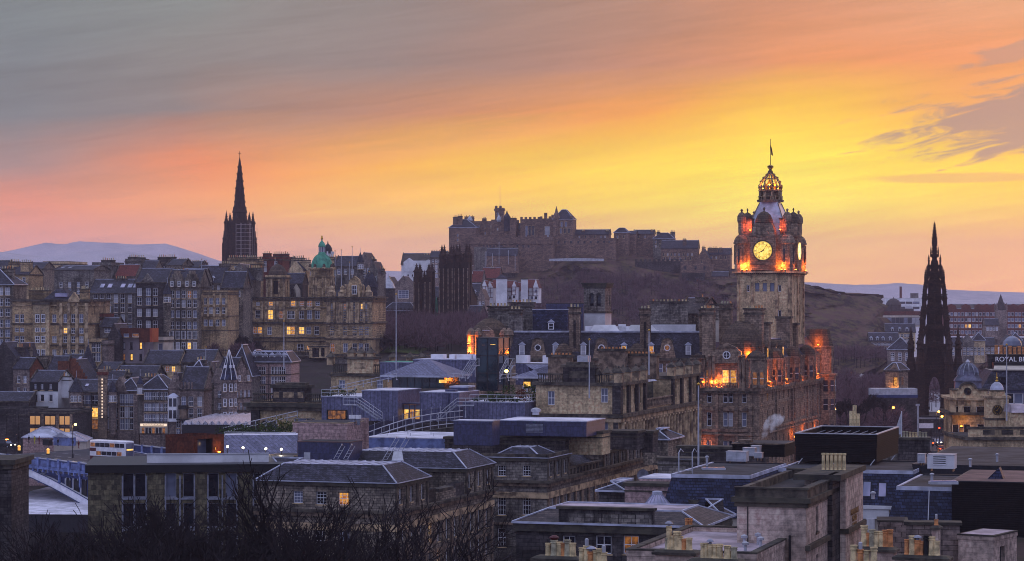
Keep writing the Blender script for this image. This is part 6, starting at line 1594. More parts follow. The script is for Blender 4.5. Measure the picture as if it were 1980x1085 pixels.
 for(y,hh) in((20,7.5),(44,8.5),(52,7)):
  if y<D_:m=M();m.box(-4.5,y-1.2,A1,-1.5,y+1.2,A1+hh,'brown_stone');m.box(-4.8,y-1.5,A1+hh,-1.2,y+1.5,A1+hh+.5,'trim_dark');b.add(m,'chimney')
 for px,p_ in((1351,260),(1362,90),(1378,420),(1385,150),(1395,120),(1454,420),(1462,160)):spot(b.e,(b.fx(px),-.15,A0+.05),p_,r=.2)
 for t,p_ in((.055,260),(.13,260),(.3,160),(.36,120),(.58,160),(.76,260),(.83,360),(.95,260)):spot(b.e,(.15,D_*t,A0+.05),p_*2.6,r=.2)
 spot(b.e,(b.fx(1447),1.0,A1+.5),500);spot(b.e,(-1.6,5.0,A1+.5),150);spot(b.e,(-.6,D_-7,A1+2),220)
 for px in(1353,):spot(b.e,(b.fx(px),-.8,z(888)),500,r=.2)
 for t in(.45,.62,.8):spot(b.e,(.9,D_*t,z(865)),130,r=.2)
 return b
HT=hotel()
def rearwing():
 d=516;b=Bld('long mansard roofed hotel wing with pedimented dormers',985,1356,0,d,692,yaw=YW*0+3,base=-1,depth=16,name='hotel_wing',cat='hotel',wall='brown_stone')
 b.grid('f',20,[b.h-1.2,b.h-5],1.1,2.2,'mid');b.walls()
 z=lambda r:Z(r,d)-b.z0;rh=z(643)-b.h
 m=M();m.frus(-b.W-.3,-.3,.3,b.D+.3,b.h,-b.W+1,2.6,-.5,b.D-2.6,b.h+rh,'slate','pale_metal');m.box(-b.W+.8,2.3,b.h+rh-.05,-.3,3.1,b.h+rh+.3,'lead');b.add(m,'roof')
 m=M();b.band(m,b.h-.6,.5,.6);b.add(m,'cornice')
 for px in(1009,1074,1128,1206.5,1259,1331):b.dormer(b.fx(px),.1,b.h+.05,1.35,2.6,2.6,'lead','white_paint','lit_warm' if px in(1206.5,1259) else 'glass_blind')
 for px in(1040,1163,1290):
  m=M();x=b.fx(px);arc=[(x+1.15*cos(t),b.h+3.1+1.0*sin(t)) for t in[pi*k/10 for k in range(11)]]
  m.extr([(x-1.8,b.h),(x+1.8,b.h),(x+1.45,b.h+1.6)]+arc+[(x-1.45,b.h+1.6)],-.5,2.4,'brown_stone')
  for(a0,c0),(a1,c1) in zip(arc,arc[1:]):m.tube((a0,-.55,c0),(a1,-.55,c1),.16,'trim_dark',4)
  g=b.add(m,'gable')
  q=M();n=16;zc=b.h+2.1
  for i in range(n):
   a0,a1=2*pi*i/n,2*pi*(i+1)/n
   q.face([(x+.5*cos(a0),-.56,zc+.5*sin(a0)),(x+.5*cos(a1),-.56,zc+.5*sin(a1)),(x+.68*cos(a1),-.56,zc+.68*sin(a1)),(x+.68*cos(a0),-.56,zc+.68*sin(a0))],'white_paint')
  q.face([(x+.5*cos(2*pi*i/n),-.54,zc+.5*sin(2*pi*i/n)) for i in range(n)],'lit_dim' if px==1290 else 'glass');q.build('round_window',g)
 for px in(1090,1232,):
  m=M();x=b.fx(px);m.lathe(x,-.2,[(2.0,b.h-3),(2.0,b.h+.2),(1.7,b.h+1.6),(.9,b.h+2.7),(.1,b.h+3.1)],'dome_slate',10);b.add(m,'bay')
 for px,rt,w in((1111,590,2.3),(1247.5,593,2.2),(1364,594,2.4)):
  m=M();x=b.fx(px);y=1.4;zt=z(rt)
  m.box(x-w/2,y-1,b.h-1,x+w/2,y+1,zt-1.5,'brown_stone');m.box(x-w/2-.28,y-1.28,zt-1.9,x+w/2+.28,y+1.28,zt-1.5,'trim_dark');m.box(x-w/2-.12,y-1.1,zt-1.5,x+w/2+.12,y+1.1,zt-.6,'brown_stone');m.box(x-w/2-.4,y-1.4,zt-.6,x+w/2+.4,y+1.4,zt-.35,'trim_dark')
  m.box(x-.25,y-1.12,b.h+2,x+.25,y-1.0,zt-3.2,'dark_stone');m.box(x+w/2-.05,y-.3,b.h+2,x+w/2+.1,y+.3,zt-3.2,'dark_stone')
  pots(m,[x-.7,x,x+.7],y,zt-.35,.55,.2,b.rg,n=6);b.add(m,'chimney')
 for(p0,p1,r0,r1) in((1130,1237,632,640),(1195,1210,628,640),(1262,1275,640,644)):
  m=M();m.box(b.fx(p0),6,b.h+rh,b.fx(p1),9,z(r0),'white_paint');b.add(m,'plant_box')
 for p0,p1 in((1140,1200),(1212,1272)):
  m=M();xa,xb=b.fx(p0),b.fx(p1);m.frus(xa,3.5,xb,8,b.h+rh,xa+.8,4.6,xb-1.2,7,z(629),'white_wall');b.add(m,'roof_light')
 return b
RW=rearwing()
b=Bld('round cornered hotel pavilion with ribbed slate dome behind the glass tower',905,988,0,520,660,yaw=3,base=-1,depth=16,name='hotel_pavilion',cat='hotel',wall='brown_stone')
b.walls();m=M();x=b.fx(945);z=lambda r:Z(r,520)-b.z0
m.lathe(x,5,[(4.6,b.h-3),(4.6,b.h),(4.4,z(650)),(3.7,z(636)),(2.6,z(625)),(1.2,z(617)),(.7,z(615))],'dome_slate',20);b.add(m,'dome')
m=M()
for px in(911,925,975,984):m.lathe(b.fx(px),-.2,[(.9,b.h-6),(.9,b.h+1.2),(1.1,b.h+1.3),(.8,b.h+2.2),(.2,b.h+2.8)],'brown_stone',8)
m.extr([(b.fx(921),b.h),(b.fx(960),b.h),(b.fx(954),b.h+2.2),(b.fx(940),b.h+3.2),(b.fx(927),b.h+2.2)],-.6,2,'brown_stone');m.box(b.fx(933),-.9,z(640),b.fx(947),.4,z(638),'pale_metal');b.add(m,'gable')
spot(b.e,(b.fx(906.5),-1.1,z(690)),500);spot(b.e,(b.fx(906.5),-1.1,z(666)),260)
for px0,px1,rt,rb,dd,lb in((944,985,590,640,528,'broad grey chimney bank left above the hotel dome'),(987,1032,583,645,534,'taller grey chimney bank right above the hotel dome'),(985,1010,596,650,522,'stout chimney with slit between the two banks')):
 b=Bld(lb,px0,px1,0,dd,rt+3,yaw=3,base=Z(rb+40,dd),depth=2.6,name='chimney_bank',cat='chimney',wall='grey_stone');b.walls();m=M()
 b.band(m,b.h-.9,.25,.3);b.band(m,b.h-.1,.35,.3);b.add(m,'cap')
 for k in range(int(b.W/.75)):q=M();pots(q,[0],0,0,.55,.2,b.rg,n=6);q.build('chimney_pot',b.e,loc=(-b.W+.5+k*.75,1.3,b.h+.2))
b=Bld('slate roofed plant house with dormer window behind the hotel wing',1030,1098,0,528,600,yaw=3,base=Z(650,528),depth=8,name='plant_house',cat='plant room',wall='slate_blue');b.walls();b.flat(par=.3,mat='membrane',coping='lead');b.dormer(b.fx(1066),-1.5,b.lz(638),1.4,1.6,2)
b=Bld('blue panelled plant block left of the white belfry',1056,1128,0,538,588,yaw=3,base=Z(650,538),depth=8,name='plant_house',cat='plant room',wall='zinc_dark');b.walls();b.flat(par=.3,coping='dark_metal')
b=Bld('small stone belfry with arched openings on a white block',1129,1170,1182,548,547,yaw=YW,base=Z(650,548),name='belfry',cat='belfry',wall='grey_stone')
z=b.lz
for px in(1144,1157.5):b.win('f',b.fx(px)+b.W,z(571),.95,z(571)-z(592),'none','glass')
for t in(.3,.7):b.win('r',b.D*t,z(571),.8,z(571)-z(592),'none','glass')
b.walls(z0=z(604),depth=.6)
m=M();m.box(-b.W-.02,-.02,0,.02,b.D+.02,z(604)-.01,'white_wall');b.add(m,'base')
m=M();m.box(-b.W-.25,-.25,z(605),.25,b.D+.25,z(602),'trim_dark');m.box(-b.W-.3,-.3,z(556),.3,b.D+.3,z(550),'parapet_dark');m.box(-b.W-.5,-.5,z(550),.5,b.D+.5,z(547),'parapet_dark')
for px in(1144,1157.5):
 x=b.fx(px);arc=[(x+.55*cos(t),z(571)+.55*sin(t)) for t in[pi*k/8 for k in range(9)]];m.extr(arc,-.03,.5,'black_paint')
b.add(m,'cornice')
for px0,px1,rt,rb,lb,wl in((1258,1330,584,648,'square dark rubble block with chimney ledge behind the hotel wing','grey_stone'),(1262,1345,628,650,'white parapet wall strip behind the hotel roof','white_wall'),(1354,1390,620,650,'plain cream roof block beside the pavilion dome','cream_wall')):
 b=Bld(lb,px0,px1,0,540 if rt<600 else 532,rt,yaw=3,base=Z(rb+10,540),depth=5,name='roof_block',cat='roof block',wall=wl);b.walls();b.flat(par=.3)
 if rt<600:b.gable(.01,'x');m=M();pots(m,[-b.W+.6+k*.8 for k in range(int(b.W/.8))],2,b.h+.1,.5,.2,b.rg,n=6);b.add(m,'chimney_pot',kind='stuff')
b=Bld('brown slate roof with pointed stone gable behind the hotel wing',1308,1352,0,544,606,yaw=40,base=Z(650,544),depth=9,name='roof_house',cat='house',wall='tenement_stone');b.walls();b.gable(3.4,'x','slate_brown')
b.chimney(b.fx(1338),4,2.4,1.8,b.h,b.lz(573,b.fx(1338),4)-.4,1)
b=Bld('tall capped chimney beside the pavilion dome',1374,1390,0,536,590,yaw=3,base=Z(650,536),depth=2,name='chimney_stack',cat='chimney',wall='tenement_stone');b.walls();m=M();b.band(m,b.h-.1,.3,.35);b.band(m,b.h-1.3,.2,.25);b.add(m,'cap')
# ================================================================== gothic monument
def monument():
 d=728;p=at(1807,834,d);e=empty('gothic_monument',p,radians(-9.7),'blackened gothic memorial spire with tiers of pinnacles and open arches','monument')
 z=lambda r:Z(r,d)-p.z;u=d/F;g='gothic_stone';CX=4.6*u*0
 def tier(r_bot,r_top,hw,pin=None,ops=None,cw=.9):
  m=M();w=hw*u;q=w*.7;zb,zt=z(r_bot),z(r_top)
  for k in range(4):
   a=k*pi/2;dx,dy=cos(a),sin(a);ox,oy=-dx*q+dy*q,-dy*q-dx*q
   m.facade(ox,oy,dx,dy,2*q,zb,zt,[(q*.35,zb+.4,q*.85,zt-1.2),(q*1.15,zb+.4,q*1.65,zt-1.2)],g,q*.3)
  m.box(-q*.66,-q*.66,zb,q*.66,q*.66,zt,g)
  m.frus(-q,-q,q,q,zt-.01,-q*.86,-q*.86,q*.86,q*.86,zt+1.2,g)
  for s_ in(-1,1):
   for zz,h_ in((zb+.1,.35),(zt-.5,.45)):m.box(-w,s_*w-.16,zz,w,s_*w+.16,zz+h_,g);m.box(s_*w-.16,-w,zz,s_*w+.16,w,zz+h_,g)
   for t_ in(-.6,-.2,.2,.6):m.box(t_*w-.09,s_*w-.1,zt-1.3,t_*w+.09,s_*w+.1,zt+.45,g);m.box(s_*w-.1,t_*w-.09,zt-1.3,s_*w+.1,t_*w+.09,zt+.45,g)
  m.build('tier',e)
  for sx in(-1,1):
   for sy in(-1,1):
    m=M();x,y=sx*w,sy*w;c=cw*.36
    m.box(x-c,y-c,zb-.3,x+c,y+c,zt,g);m.tube((x,y,zb+1),(sx*q,sy*q,zt-.6),c*.8,g,4);pinnacle(m,x,y,zt-.1,pin,c*1.05,g)
    m.build('pinnacle',e)
  for(sx,sy) in((0,-1),(1,0),(0,1),(-1,0)):q_=M();pinnacle(q_,0,0,0,pin*.62,cw*.26,g);q_.build('pinnacle',e,loc=(sx*w,sy*w,zt-.2))
 m=M()
 for k in range(5):w=(52-k*2.2)*u;m.box(-w,-w,-3+k*.5-.5,w,w,-3+k*.5+.5 if k else -2,'dark_stone')
 m.build('steps',e)
 hw=19.5*u;pw=17*u
 for sx in(-1,1):
  for sy in(-1,1):
   m=M();m.box(sx*hw-pw*.5,sy*hw-pw*.5,-1,sx*hw+pw*.5,sy*hw+pw*.5,z(700),g)
   for t in range(5):m.box(sx*hw-pw*.56,sy*hw-pw*.56,z(790-t*22),sx*hw+pw*.56,sy*hw+pw*.56,z(790-t*22)+.35,g)
   m.build('pier',e)
 m=M();arc_w=hw-pw*.5
 for k in range(4):
  a=k*pi/2
  def R(x,y,zz):return(x*cos(a)-y*sin(a),x*sin(a)+y*cos(a),zz)
  prof=[];n=8;zs=z(760);zt=z(728)
  L_=[(-arc_w*(1-(i/n)**1.7),zs+(zt-zs)*sin(i/n*pi/2)) for i in range(n+1)];pts=L_+[(-x,zz) for x,zz in L_[::-1][1:]]
  top=z(702)
  for(x0,a0),(x1,a1) in zip(pts,pts[1:]):
   for yy in(-hw-pw*.3,-hw+pw*.3):
    m.face([R(x0,yy,a0),R(x1,yy,a1),R(x1,yy,top),R(x0,yy,top)],g)
   m.face([R(x0,-hw-pw*.3,a0),R(x0,-hw+pw*.3,a0),R(x1,-hw+pw*.3,a1),R(x1,-hw-pw*.3,a1)],g)
 m.build('arch',e)
 m=M();m.box(-hw-pw*.3,-hw-pw*.3,z(704),hw+pw*.3,hw+pw*.3,z(700),g);m.build('vault',e)
 m=M();m.box(-1.6,-1.2,-2,1.6,1.2,.6,'dark_stone');m.build('plinth',e)
 m=M();m.lathe(0,0,[(1.3,.6),(1.2,1.6),(.85,2.4),(.75,3.0),(.28,3.35),(.36,3.65),(.3,3.95),(.1,4.1)],'white_wall',12,sx=1,sy=.8);m.lathe(.6,-.7,[(.5,.6),(.45,1.4),(.2,1.7)],'white_wall',8);m.build('statue',e)
 ow=47*u
 for sx in(-1,1):
  for sy in(-1,1):
   for(fx,fy,rt) in((1.0,.62,628),(.62,1.0,628)):
    x,y=sx*ow*fx*.96,sy*ow*fy*.96;m=M()
    m.box(x-1.35,y-1.35,-2,x+1.35,y+1.35,z(716),g)
    for t in range(6):m.box(x-1.5,y-1.5,z(810-t*17),x+1.5,y+1.5,z(810-t*17)+.35,g)
    m.lathe(x,y,[(1.25,z(716)),(1.2,z(704)),(1.5,z(703)),(1.3,z(698)),(.95,z(690)),(.9,z(676)),(1.15,z(674)),(.75,z(668))],g,8,.5)
    m.build('buttress_tower',e)
    q=M();pinnacle(q,0,0,0,z(rt)-z(680),.85,g,8,.5);q.build('pinnacle',e,loc=(x,y,z(684)))
    m=M();tx,ty=sx*(hw-.5),sy*(hw-.5)
    P=[(x,y,z(722)),(x+(tx-x)*.35,y+(ty-y)*.35,z(706)),(x+(tx-x)*.7,y+(ty-y)*.7,z(690)),(tx,ty,z(672))]
    m.path(P,.75,g,4);m.path([(a_,b_,c_-2.6) for a_,b_,c_ in P],.45,g,4);m.path([(a_,b_,c_+.9) for a_,b_,c_ in P],.2,g,4)
    m.build('flying_buttress',e)
   m=M();m.box(min(sx*ow*.6,sx*ow*.96)-.2,min(sy*ow*.6,sy*ow*.96)-.2,-2,max(sx*ow*.6,sx*ow*.96)+.2,max(sy*ow*.6,sy*ow*.96)+.2,z(738),g);m.build('web',e)
 m=M()
 for sy in(-1,1):
  for k in range(18):x=-ow*.9+k*ow*1.8/17;m.box(x-.14,sy*ow*.9-.15,z(712),x+.14,sy*ow*.9+.15,z(707),g);m.box(sy*ow*.9-.15,x-.14,z(712),sy*ow*.9+.15,x+.14,z(707),g)
  m.box(-ow*.95,sy*ow*.9-.3,z(714),ow*.95,sy*ow*.9+.3,z(711.6),g);m.box(-ow*.95,sy*ow*.9-.2,z(707),ow*.95,sy*ow*.9+.2,z(705.8),g)
  m.box(sy*ow*.9-.3,-ow*.95,z(714),sy*ow*.9+.3,ow*.95,z(711.6),g);m.box(sy*ow*.9-.2,-ow*.95,z(707),sy*ow*.9+.2,ow*.95,z(705.8),g)
 m.build('balcony',e)
 tier(702,668,27,5.5,True,2.0);tier(668,634,25,6.5,True,1.8);tier(634,592,21,6.2,True,1.6);tier(592,571,19,4.6,True,1.4)
 tier(571,547,17.5,4.4,True,1.2);tier(547,531,14,3.0,True,1.1);tier(531,512,11,3.2,True,1.0)
 m=M();m.lathe(0,0,[(8.5*u,z(514)),(6.4*u,z(506)),(4.6*u,z(500)),(7.6*u,z(496)),(8.2*u,z(494.5)),(8.2*u,z(491))],g,8,.5);m.build('gallery',e)
 for k in range(8):
  a=2*pi*(k+.5)/8;q=M();pinnacle(q,0,0,0,3.2,.3,g);q.build('pinnacle',e,loc=(7.6*u*cos(a),7.6*u*sin(a),z(497)))
 m=M();m.lathe(0,0,[(4.6*u,z(494)),(4.4*u,z(474)),(6.2*u,z(470)),(5.8*u,z(466)),(4.4*u,z(458)),(3.2*u,z(449)),(1.8*u,z(440)),(.9*u,z(434)),(1.6*u,z(432.5)),(.3*u,z(428.5))],g,8,.5)
 for r_,rad in((488,5.0),(482,4.9),(476,5),(462,5.2),(455,4.1),(448,3.2),(442,2.3),(437,1.5)):
  for k in range(8):a=2*pi*(k+.5)/8;m.box(rad*u*cos(a)-.14,rad*u*sin(a)-.14,z(r_),rad*u*cos(a)+.14,rad*u*sin(a)+.14,z(r_)+.45,g)
 m.build('spire',e)
monument()
# ================================================================== right background
b=Bld('white office block with brown chimney far behind the twin domes',1720,1782,0,1900,577,yaw=0,base=Z(608,1900),depth=30,name='office_block',cat='office',wall='white_wall')
b.grid('f',4,[b.h-2.5,b.h-6.4],5.0,1.6,'plain',frame='dark_metal');b.walls();b.flat();m=M();m.box(b.fx(1742),5,b.h,b.fx(1746),7,b.lz(554),'red_stone');m.box(b.fx(1765),5,b.h,b.fx(1778),12,b.lz(567),'grey_stone');b.add(m,'chimney')
for k,(px0,px1,rt) in enumerate(((1626,1638,583),(1645,1652,585))):
 b=Bld(['grey blue office tower beside the crag','slimmer grey office tower beside the crag'][k],px0,px1,0,1900,rt,yaw=0,base=Z(612,1900),depth=12,name='office_block',cat='office',wall='zinc');b.walls();b.flat()
b=Bld('long cream and brown office terrace with twin domes',1660,1788,0,1500,610,yaw=0,base=Z(632,1500),depth=24,name='domed_office',cat='office',wall='cream_wall')
b.grid('f',16,[b.h-1.2],2.6,4.6,'plain',frame='dark_metal',margin=.01);b.walls();m=M();m.box(-b.W-.2,2,b.h,0,b.D,b.lz(602),'red_stone');m.box(-b.W+5,4,b.lz(602),-6,b.D-3,b.lz(597),'slate_brown');b.add(m,'attic')
for px in(1691.5,1731.5):
 m=M();x=b.fx(px);r=4.6;m.lathe(x,8,[(r,b.h),(r,b.lz(592)),(r*1.05,b.lz(590.5)),(r*.97,b.lz(587)),(r*.75,b.lz(581.5)),(r*.4,b.lz(578)),(.3,b.lz(577)),(.1,b.lz(574))],'slate_brown',20);b.add(m,'dome')
b=Bld('long red sandstone station hotel with many attic windows',1828,2040,0,1450,597,yaw=2,base=Z(650,1450),depth=30,name='red_hotel',cat='hotel',wall='red_stone')
for tt in(604,615,627,639):b.grid('f',30,[b.lz(tt)],1.6,2.2,'plain',lit=.1,margin=.01)
b.walls();b.hip(2.6,5,'slate_brown','slate_brown')
for px in(1840,1868,1893,1908,1922,1945,1960,1978):
 m=M();x=b.fx(px);m.extr([(x-3,b.h-.5),(x+3,b.h-.5),(x+2.4,b.h+1.8),(x,b.h+2.8),(x-2.4,b.h+1.8)],-.4,3,'red_stone');b.add(m,'gable')
p=at(1935,640,1250);e=empty('church',p,0,'thin dark church spire in front of the red hotel','church');z=lambda r:Z(r,1250)-p.z
m=M();m.box(-2.6,-2.6,-8,2.6,2.6,z(600),'rose_stone');m.build('tower',e);m=M();m.lathe(0,0,[(2.9,z(600)),(2.4,z(595)),(.1,z(569))],'slate_brown',8,.5);m.build('spire',e)
for k in range(4):m=M();pinnacle(m,0,0,0,4,.5,'rose_stone');m.build('pinnacle',e,loc=(2.5*(1 if k%2 else -1),2.5*(1 if k//2 else -1),z(600)))
b=T('low long slate roofed church by the thin spire',1905,1932,0,1240,628,yaw=4,depth=12,rows=(632,),cols=4,roof='gx',rh=3,wall='rose_stone',base=Z(655,1240))
b=T('pale tenement terrace with white dormers beyond the gardens',1680,1738,0,1180,660,yaw=5,depth=12,rows=(663,672),cols=8,w=1.3,h=1.6,roof='gx',rh=4,wall='rose_stone',dorm=(1685,1697,1708,1722),base=Z(690,1180))
b=T('second terrace stepping up behind the dormered terrace',1655,1720,0,1250,640,yaw=5,depth=12,rows=(645,),cols=9,roof='gx',rh=4,wall='red_stone',base=Z(670,1250))
b=T('cream gabled terrace left of the memorial spire',1712,1770,0,1210,642,yaw=5,depth=12,rows=(646,655),cols=8,w=1.3,h=1.6,roof='gx',rh=4,wall='buff_stone',dorm=(1726,1740,1754),base=Z(680,1210))
b=T('grey hipped roof house among the garden trees',1716,1764,0,960,676,yaw=12,depth=14,rows=(682,690),cols=3,w=1.4,h=1.6,roof='hip',rh=4.6,wall='rose_stone',mat='slate',base=Z(710,960))
b=T('brown rooftops cluster under the crag',1590,1650,0,1300,632,yaw=5,depth=12,rows=(636,),cols=6,roof='gx',rh=3,wall='rose_stone',base=Z(650,1300))
for k in range(7):
 pxs=(1850,1872,1893,1912,1950,1964,1985)[k]
 b=T(['narrow stone house','wide gabled house','low pink house','tall thin tenement','pale corner house','dark gabled house','flat fronted house'][k]+' in the misty district right of the memorial',pxs-12,pxs+12,0,1050+k*14,668-(k%3)*5,yaw=6,depth=10,rows=(672,680),cols=3,w=1.2,h=1.6,roof=('gx','gy','hip')[k%3],rh=3.4,wall=('rose_stone','grey_stone','buff_stone')[k%3],base=Z(705,1050))
b=Bld('small classical garden pavilion with orange lit arches',1712,1738,1756,690,716,yaw=35,base=0,name='pavilion',cat='pavilion',wall='brown_stone')
b.win('f',b.W*.72,b.lz(730),1.4,2.6,'none','lit_warm');b.win('r',b.D*.4,b.lz(730),1.2,2.2,'none','lit_warm');b.walls(depth=.8);m=M();b.band(m,b.h-.5,.4,.5);b.add(m,'cornice');b.hip(2,1.5,'slate_brown')
m=M();m.extr([(b.fx(1722),b.h+.2),(b.fx(1738),b.h+.2),(b.fx(1730),b.h+1.8)],-.5,1,'trim_brown');b.add(m,'pediment')
spot(b.e,(-b.W*.3,-.6,b.h-6),160,col=(1,.45,.1))
p=at(1735,765,676);m=M();m.box(-7,0,0,5.5,6,1.9,'pale_metal');m.box(-7.1,-.1,-.6,5.6,.0,.2,'blue_dark');m.box(-7,0,-8,5.5,6,0,'dark_stone');m.build('kiosk',None,loc=p,label='long pale roofed market kiosk left of the memorial',category='kiosk')
# ================================================================== big post office block with zinc roofs
def post(label,px0,px1,row0,row1,d,w=0,kind='railing',rz=None,h=1.1,yaw=YW,cat='railing',n=None,mat='pale_metal',group=None,side=False):
 pass
def railing(p,q,label,h=1.1,step=1.4,mat='pale_metal',rails=(1.0,.5),r=.045,fill=None):
 p=Vector(p);q=Vector(q);L=(q-p).length;m=M();d=(q-p)
 n=max(1,int(L/step))
 for k in range(n+1):a=d*(k/n);m.tube(a,a+Vector((0,0,h)),r,mat,5);m.box(a.x-.12,a.y-.12,a.z-.02,a.x+.12,a.y+.12,a.z+.1,mat)
 for f in rails:m.tube(Vector((0,0,h*f)),d+Vector((0,0,h*f)),r*1.1,mat,5)
 if fill:
  for k in range(int(L/.16)):a=d*(k*.16/L);m.tube(a,a+Vector((0,0,h)),.02,fill,3)
 return m.build('railing',None,loc=p,label=label,category='railing')
def hedge(p,q,w,h,label,mat='leaf',seed=1,dens=60,name='hedge',cat='hedge'):
 rg=random.Random(seed);p=Vector(p);q=Vector(q);m=M();L=(q-p).length;u=(q-p).normalized();v=Vector((-u.y,u.x,0))
 for _ in range(int(L*dens)):
  t=rg.random()*L;s=rg.uniform(-.5,.5)*w;z=h*rg.random()**.6*(.8+.3*sin(t*1.7+seed));c=u*t+v*s+Vector((0,0,z))
  a=Vector((rg.uniform(-1,1),rg.uniform(-1,1),rg.uniform(-1,1))).normalized()*.16;b_=Vector((rg.uniform(-1,1),rg.uniform(-1,1),rg.uniform(-1,1))).normalized()*.12
  m.face([c-a,c+b_,c+a,c-b_],mat)
 return m.build(name,None,loc=p,label=label,category=cat)
def lp(b,x,y,z):
 return b.e.matrix_world@Vector((x,y,z)) if False else Vector((b.e.location.x+cos(-b.a)*x-sin(-b.a)*y,b.e.location.y+sin(-b.a)*x+cos(-b.a)*y,b.z0+z))
def balus(m,x0,y0,x1,y1,z,h=1.2,mat='trim_dark',step=.38):
 L=sqrt((x1-x0)**2+(y1-y0)**2);n=int(L/step);ux,uy=(x1-x0)/L,(y1-y0)/L
 for k in range(n):t=(k+.5)*step;m.lathe(x0+ux*t,y0+uy*t,[(.08,z),(.13,z+h*.3),(.07,z+h*.6),(.1,z+h*.85)],mat,5)
 px_,py_=abs(uy)*.22,abs(ux)*.22
 m.box(min(x0,x1)-px_,min(y0,y1)-py_,z+h*.85,max(x0,x1)+px_,max(y0,y1)+py_,z+h,mat);m.box(min(x0,x1)-px_,min(y0,y1)-py_,z-.12,max(x0,x1)+px_,max(y0,y1)+py_,z,mat)
def urncap(b,x,y,z,s=1.0):
 m=M();m.box(x-.62*s,y-.62*s,z,x+.62*s,y+.62*s,z+1.5*s,'trim_warm');m.frus(x-.85*s,y-.85*s,x+.85*s,y+.85*s,z+1.5*s,x-.2*s,y-.2*s,x+.2*s,y+.2*s,z+2.3*s,'trim_dark');m.lathe(x,y,[(.16*s,z+2.3*s),(.22*s,z+2.45*s),(.05,z+2.65*s)],'trim_dark',6);b.add(m,'pier_cap')
b=Bld('ornate cream stone office wing with balustrade and columned street front',1036,1196,1349,384,742,yaw=YW,base=-1,name='office_building',cat='office',wall='buff_stone')
W_,D_=b.W,b.D;zc=b.lz(797);H=b.h
y1,y2,y3,y4=0.0,b.ry(1246),b.ry(1298),D_
for cx,rt in((1065.5,756),(1168.5,751)):b.win('f',b.fx(cx)+W_,b.lz(rt,b.fx(cx)),1.15,2.2,'sash',glass='glass_pale')
for cx,rt in((1065.5,815),(1168.5,815),(1100,815)):b.win('f',b.fx(cx)+W_,b.lz(rt,b.fx(cx)),1.2,2.6,'sash')
def rowwins(ya,yb,n,zt,w,h):
 for k in range(n):b.win('r',ya+(yb-ya)*(k+.5)/n,zt,w,h,'mid',lit=.04)
rowwins(1.5,y2-1,4,H-1.0,1.15,2.5);rowwins(y3+1,y4-1,4,H-1.0,1.15,2.5)
rowwins(1.5,D_-1,16,zc-1.3,1.3,3.0);rowwins(1.5,D_-1,16,zc-5.6,1.3,2.6)
ops_low=[o_ for o_ in b.ops_r if o_[3]<zc+.1];ops_hi=[o_ for o_ in b.ops_r if o_[3]>=zc+.1]
m=M();wl=b.wall
m.facade(-W_,0,1,0,W_,0,H,b.ops_f,wl,.3)
m.facade(0,0,0,1,D_,0,zc,ops_low,wl,.35)
m.facade(0,0,0,1,y2,zc,H,[o_ for o_ in ops_hi if o_[0]<y2],wl,.3)
m.facade(0,y3,0,1,y4-y3,zc,H,[(o_[0]-y3,o_[1],o_[2]-y3,o_[3]) for o_ in ops_hi if o_[0]>y2],wl,.3)
m.face([(0,y2,zc),(-8,y2,zc),(-8,y2,H),(0,y2,H)],wl);m.face([(-8,y3,zc),(0,y3,zc),(0,y3,H),(-8,y3,H)],wl)
m.face([(-8,y2,zc),(-8,y3,zc),(-8,y3,H),(-8,y2,H)],wl);m.face([(-8,y2,zc),(0,y2,zc),(0,y3,zc),(-8,y3,zc)],'tar')
m.face([(0,D_,0),(-W_,D_,0),(-W_,D_,H),(0,D_,H)],wl);m.face([(-W_,D_,0),(-W_,0,0),(-W_,0,H),(-W_,D_,H)],wl)
m.face([(-W_,0,H),(0,0,H),(0,y2,H),(-W_,y2,H)],'tar');m.face([(-W_,y2,H),(-8,y2,H),(-8,y3,H),(-W_,y3,H)],'tar');m.face([(-W_,y3,H),(0,y3,H),(0,y4,H),(-W_,y4,H)],'tar')
b.add(m,'wall')
for(a,c,e_,f_,st_,gl,fr) in b.ops_f:add_window(b.e,(-W_+(a+e_)/2,.27,c),0,e_-a,f_-c,st_,.1,gl,fr)
for(a,c,e_,f_,st_,gl,fr) in b.ops_r:add_window(b.e,(-.3,(a+e_)/2,c),pi/2,e_-a,f_-c,st_,.1,gl,fr)
m=M()
m.box(-W_-.7,-.7,zc-.9,.9,D_+.6,zc-.35,'trim_dark');m.box(-W_-.3,-.4,zc-1.6,.5,D_+.3,zc-1.0,'trim_warm')
m.box(-W_-.5,-.5,H-.35,.6,y2+.3,H+.15,'trim_dark');m.box(-8,y3-.3,H-.35,.6,y4+.4,H+.15,'trim_dark');b.add(m,'cornice')
m=M()
for k in range(26):y=.8+k*(D_-1.4)/25;m.cyl(.45,y,zc-8.4,zc-1.6,.34,'trim_warm',8);m.box(.05,y-.45,zc-1.9,.9,y+.45,zc-1.6,'trim_warm')
m.box(.02,.2,zc-9.2,1.0,D_,zc-8.4,'trim_dark');b.add(m,'column')
m=M()
for y in[0.5,y2*.33,y2*.66,y2-.4,y3+.4,y3+(y4-y3)*.34,y3+(y4-y3)*.67,y4-.4]:m.box(.01,y-.55,zc-.3,.45,y+.55,H-.35,'dark_stone')
m.box(-.9,-.4,zc-.3,.42,.02,H-.35,'dark_stone');m.box(-.75,-.38,0,-.05,-.01,zc-.9,'dark_stone');b.add(m,'pilaster')
m=M();balus(m,-W_+.3,0,b.fx(1090),0,H+.15,1.35);balus(m,b.fx(1152),0,-1,0,H+.15,1.35);balus(m,.1,y2+.4,.1,y3-.4,zc+.1,1.3,'trim_brown')
b.add(m,'balustrade')
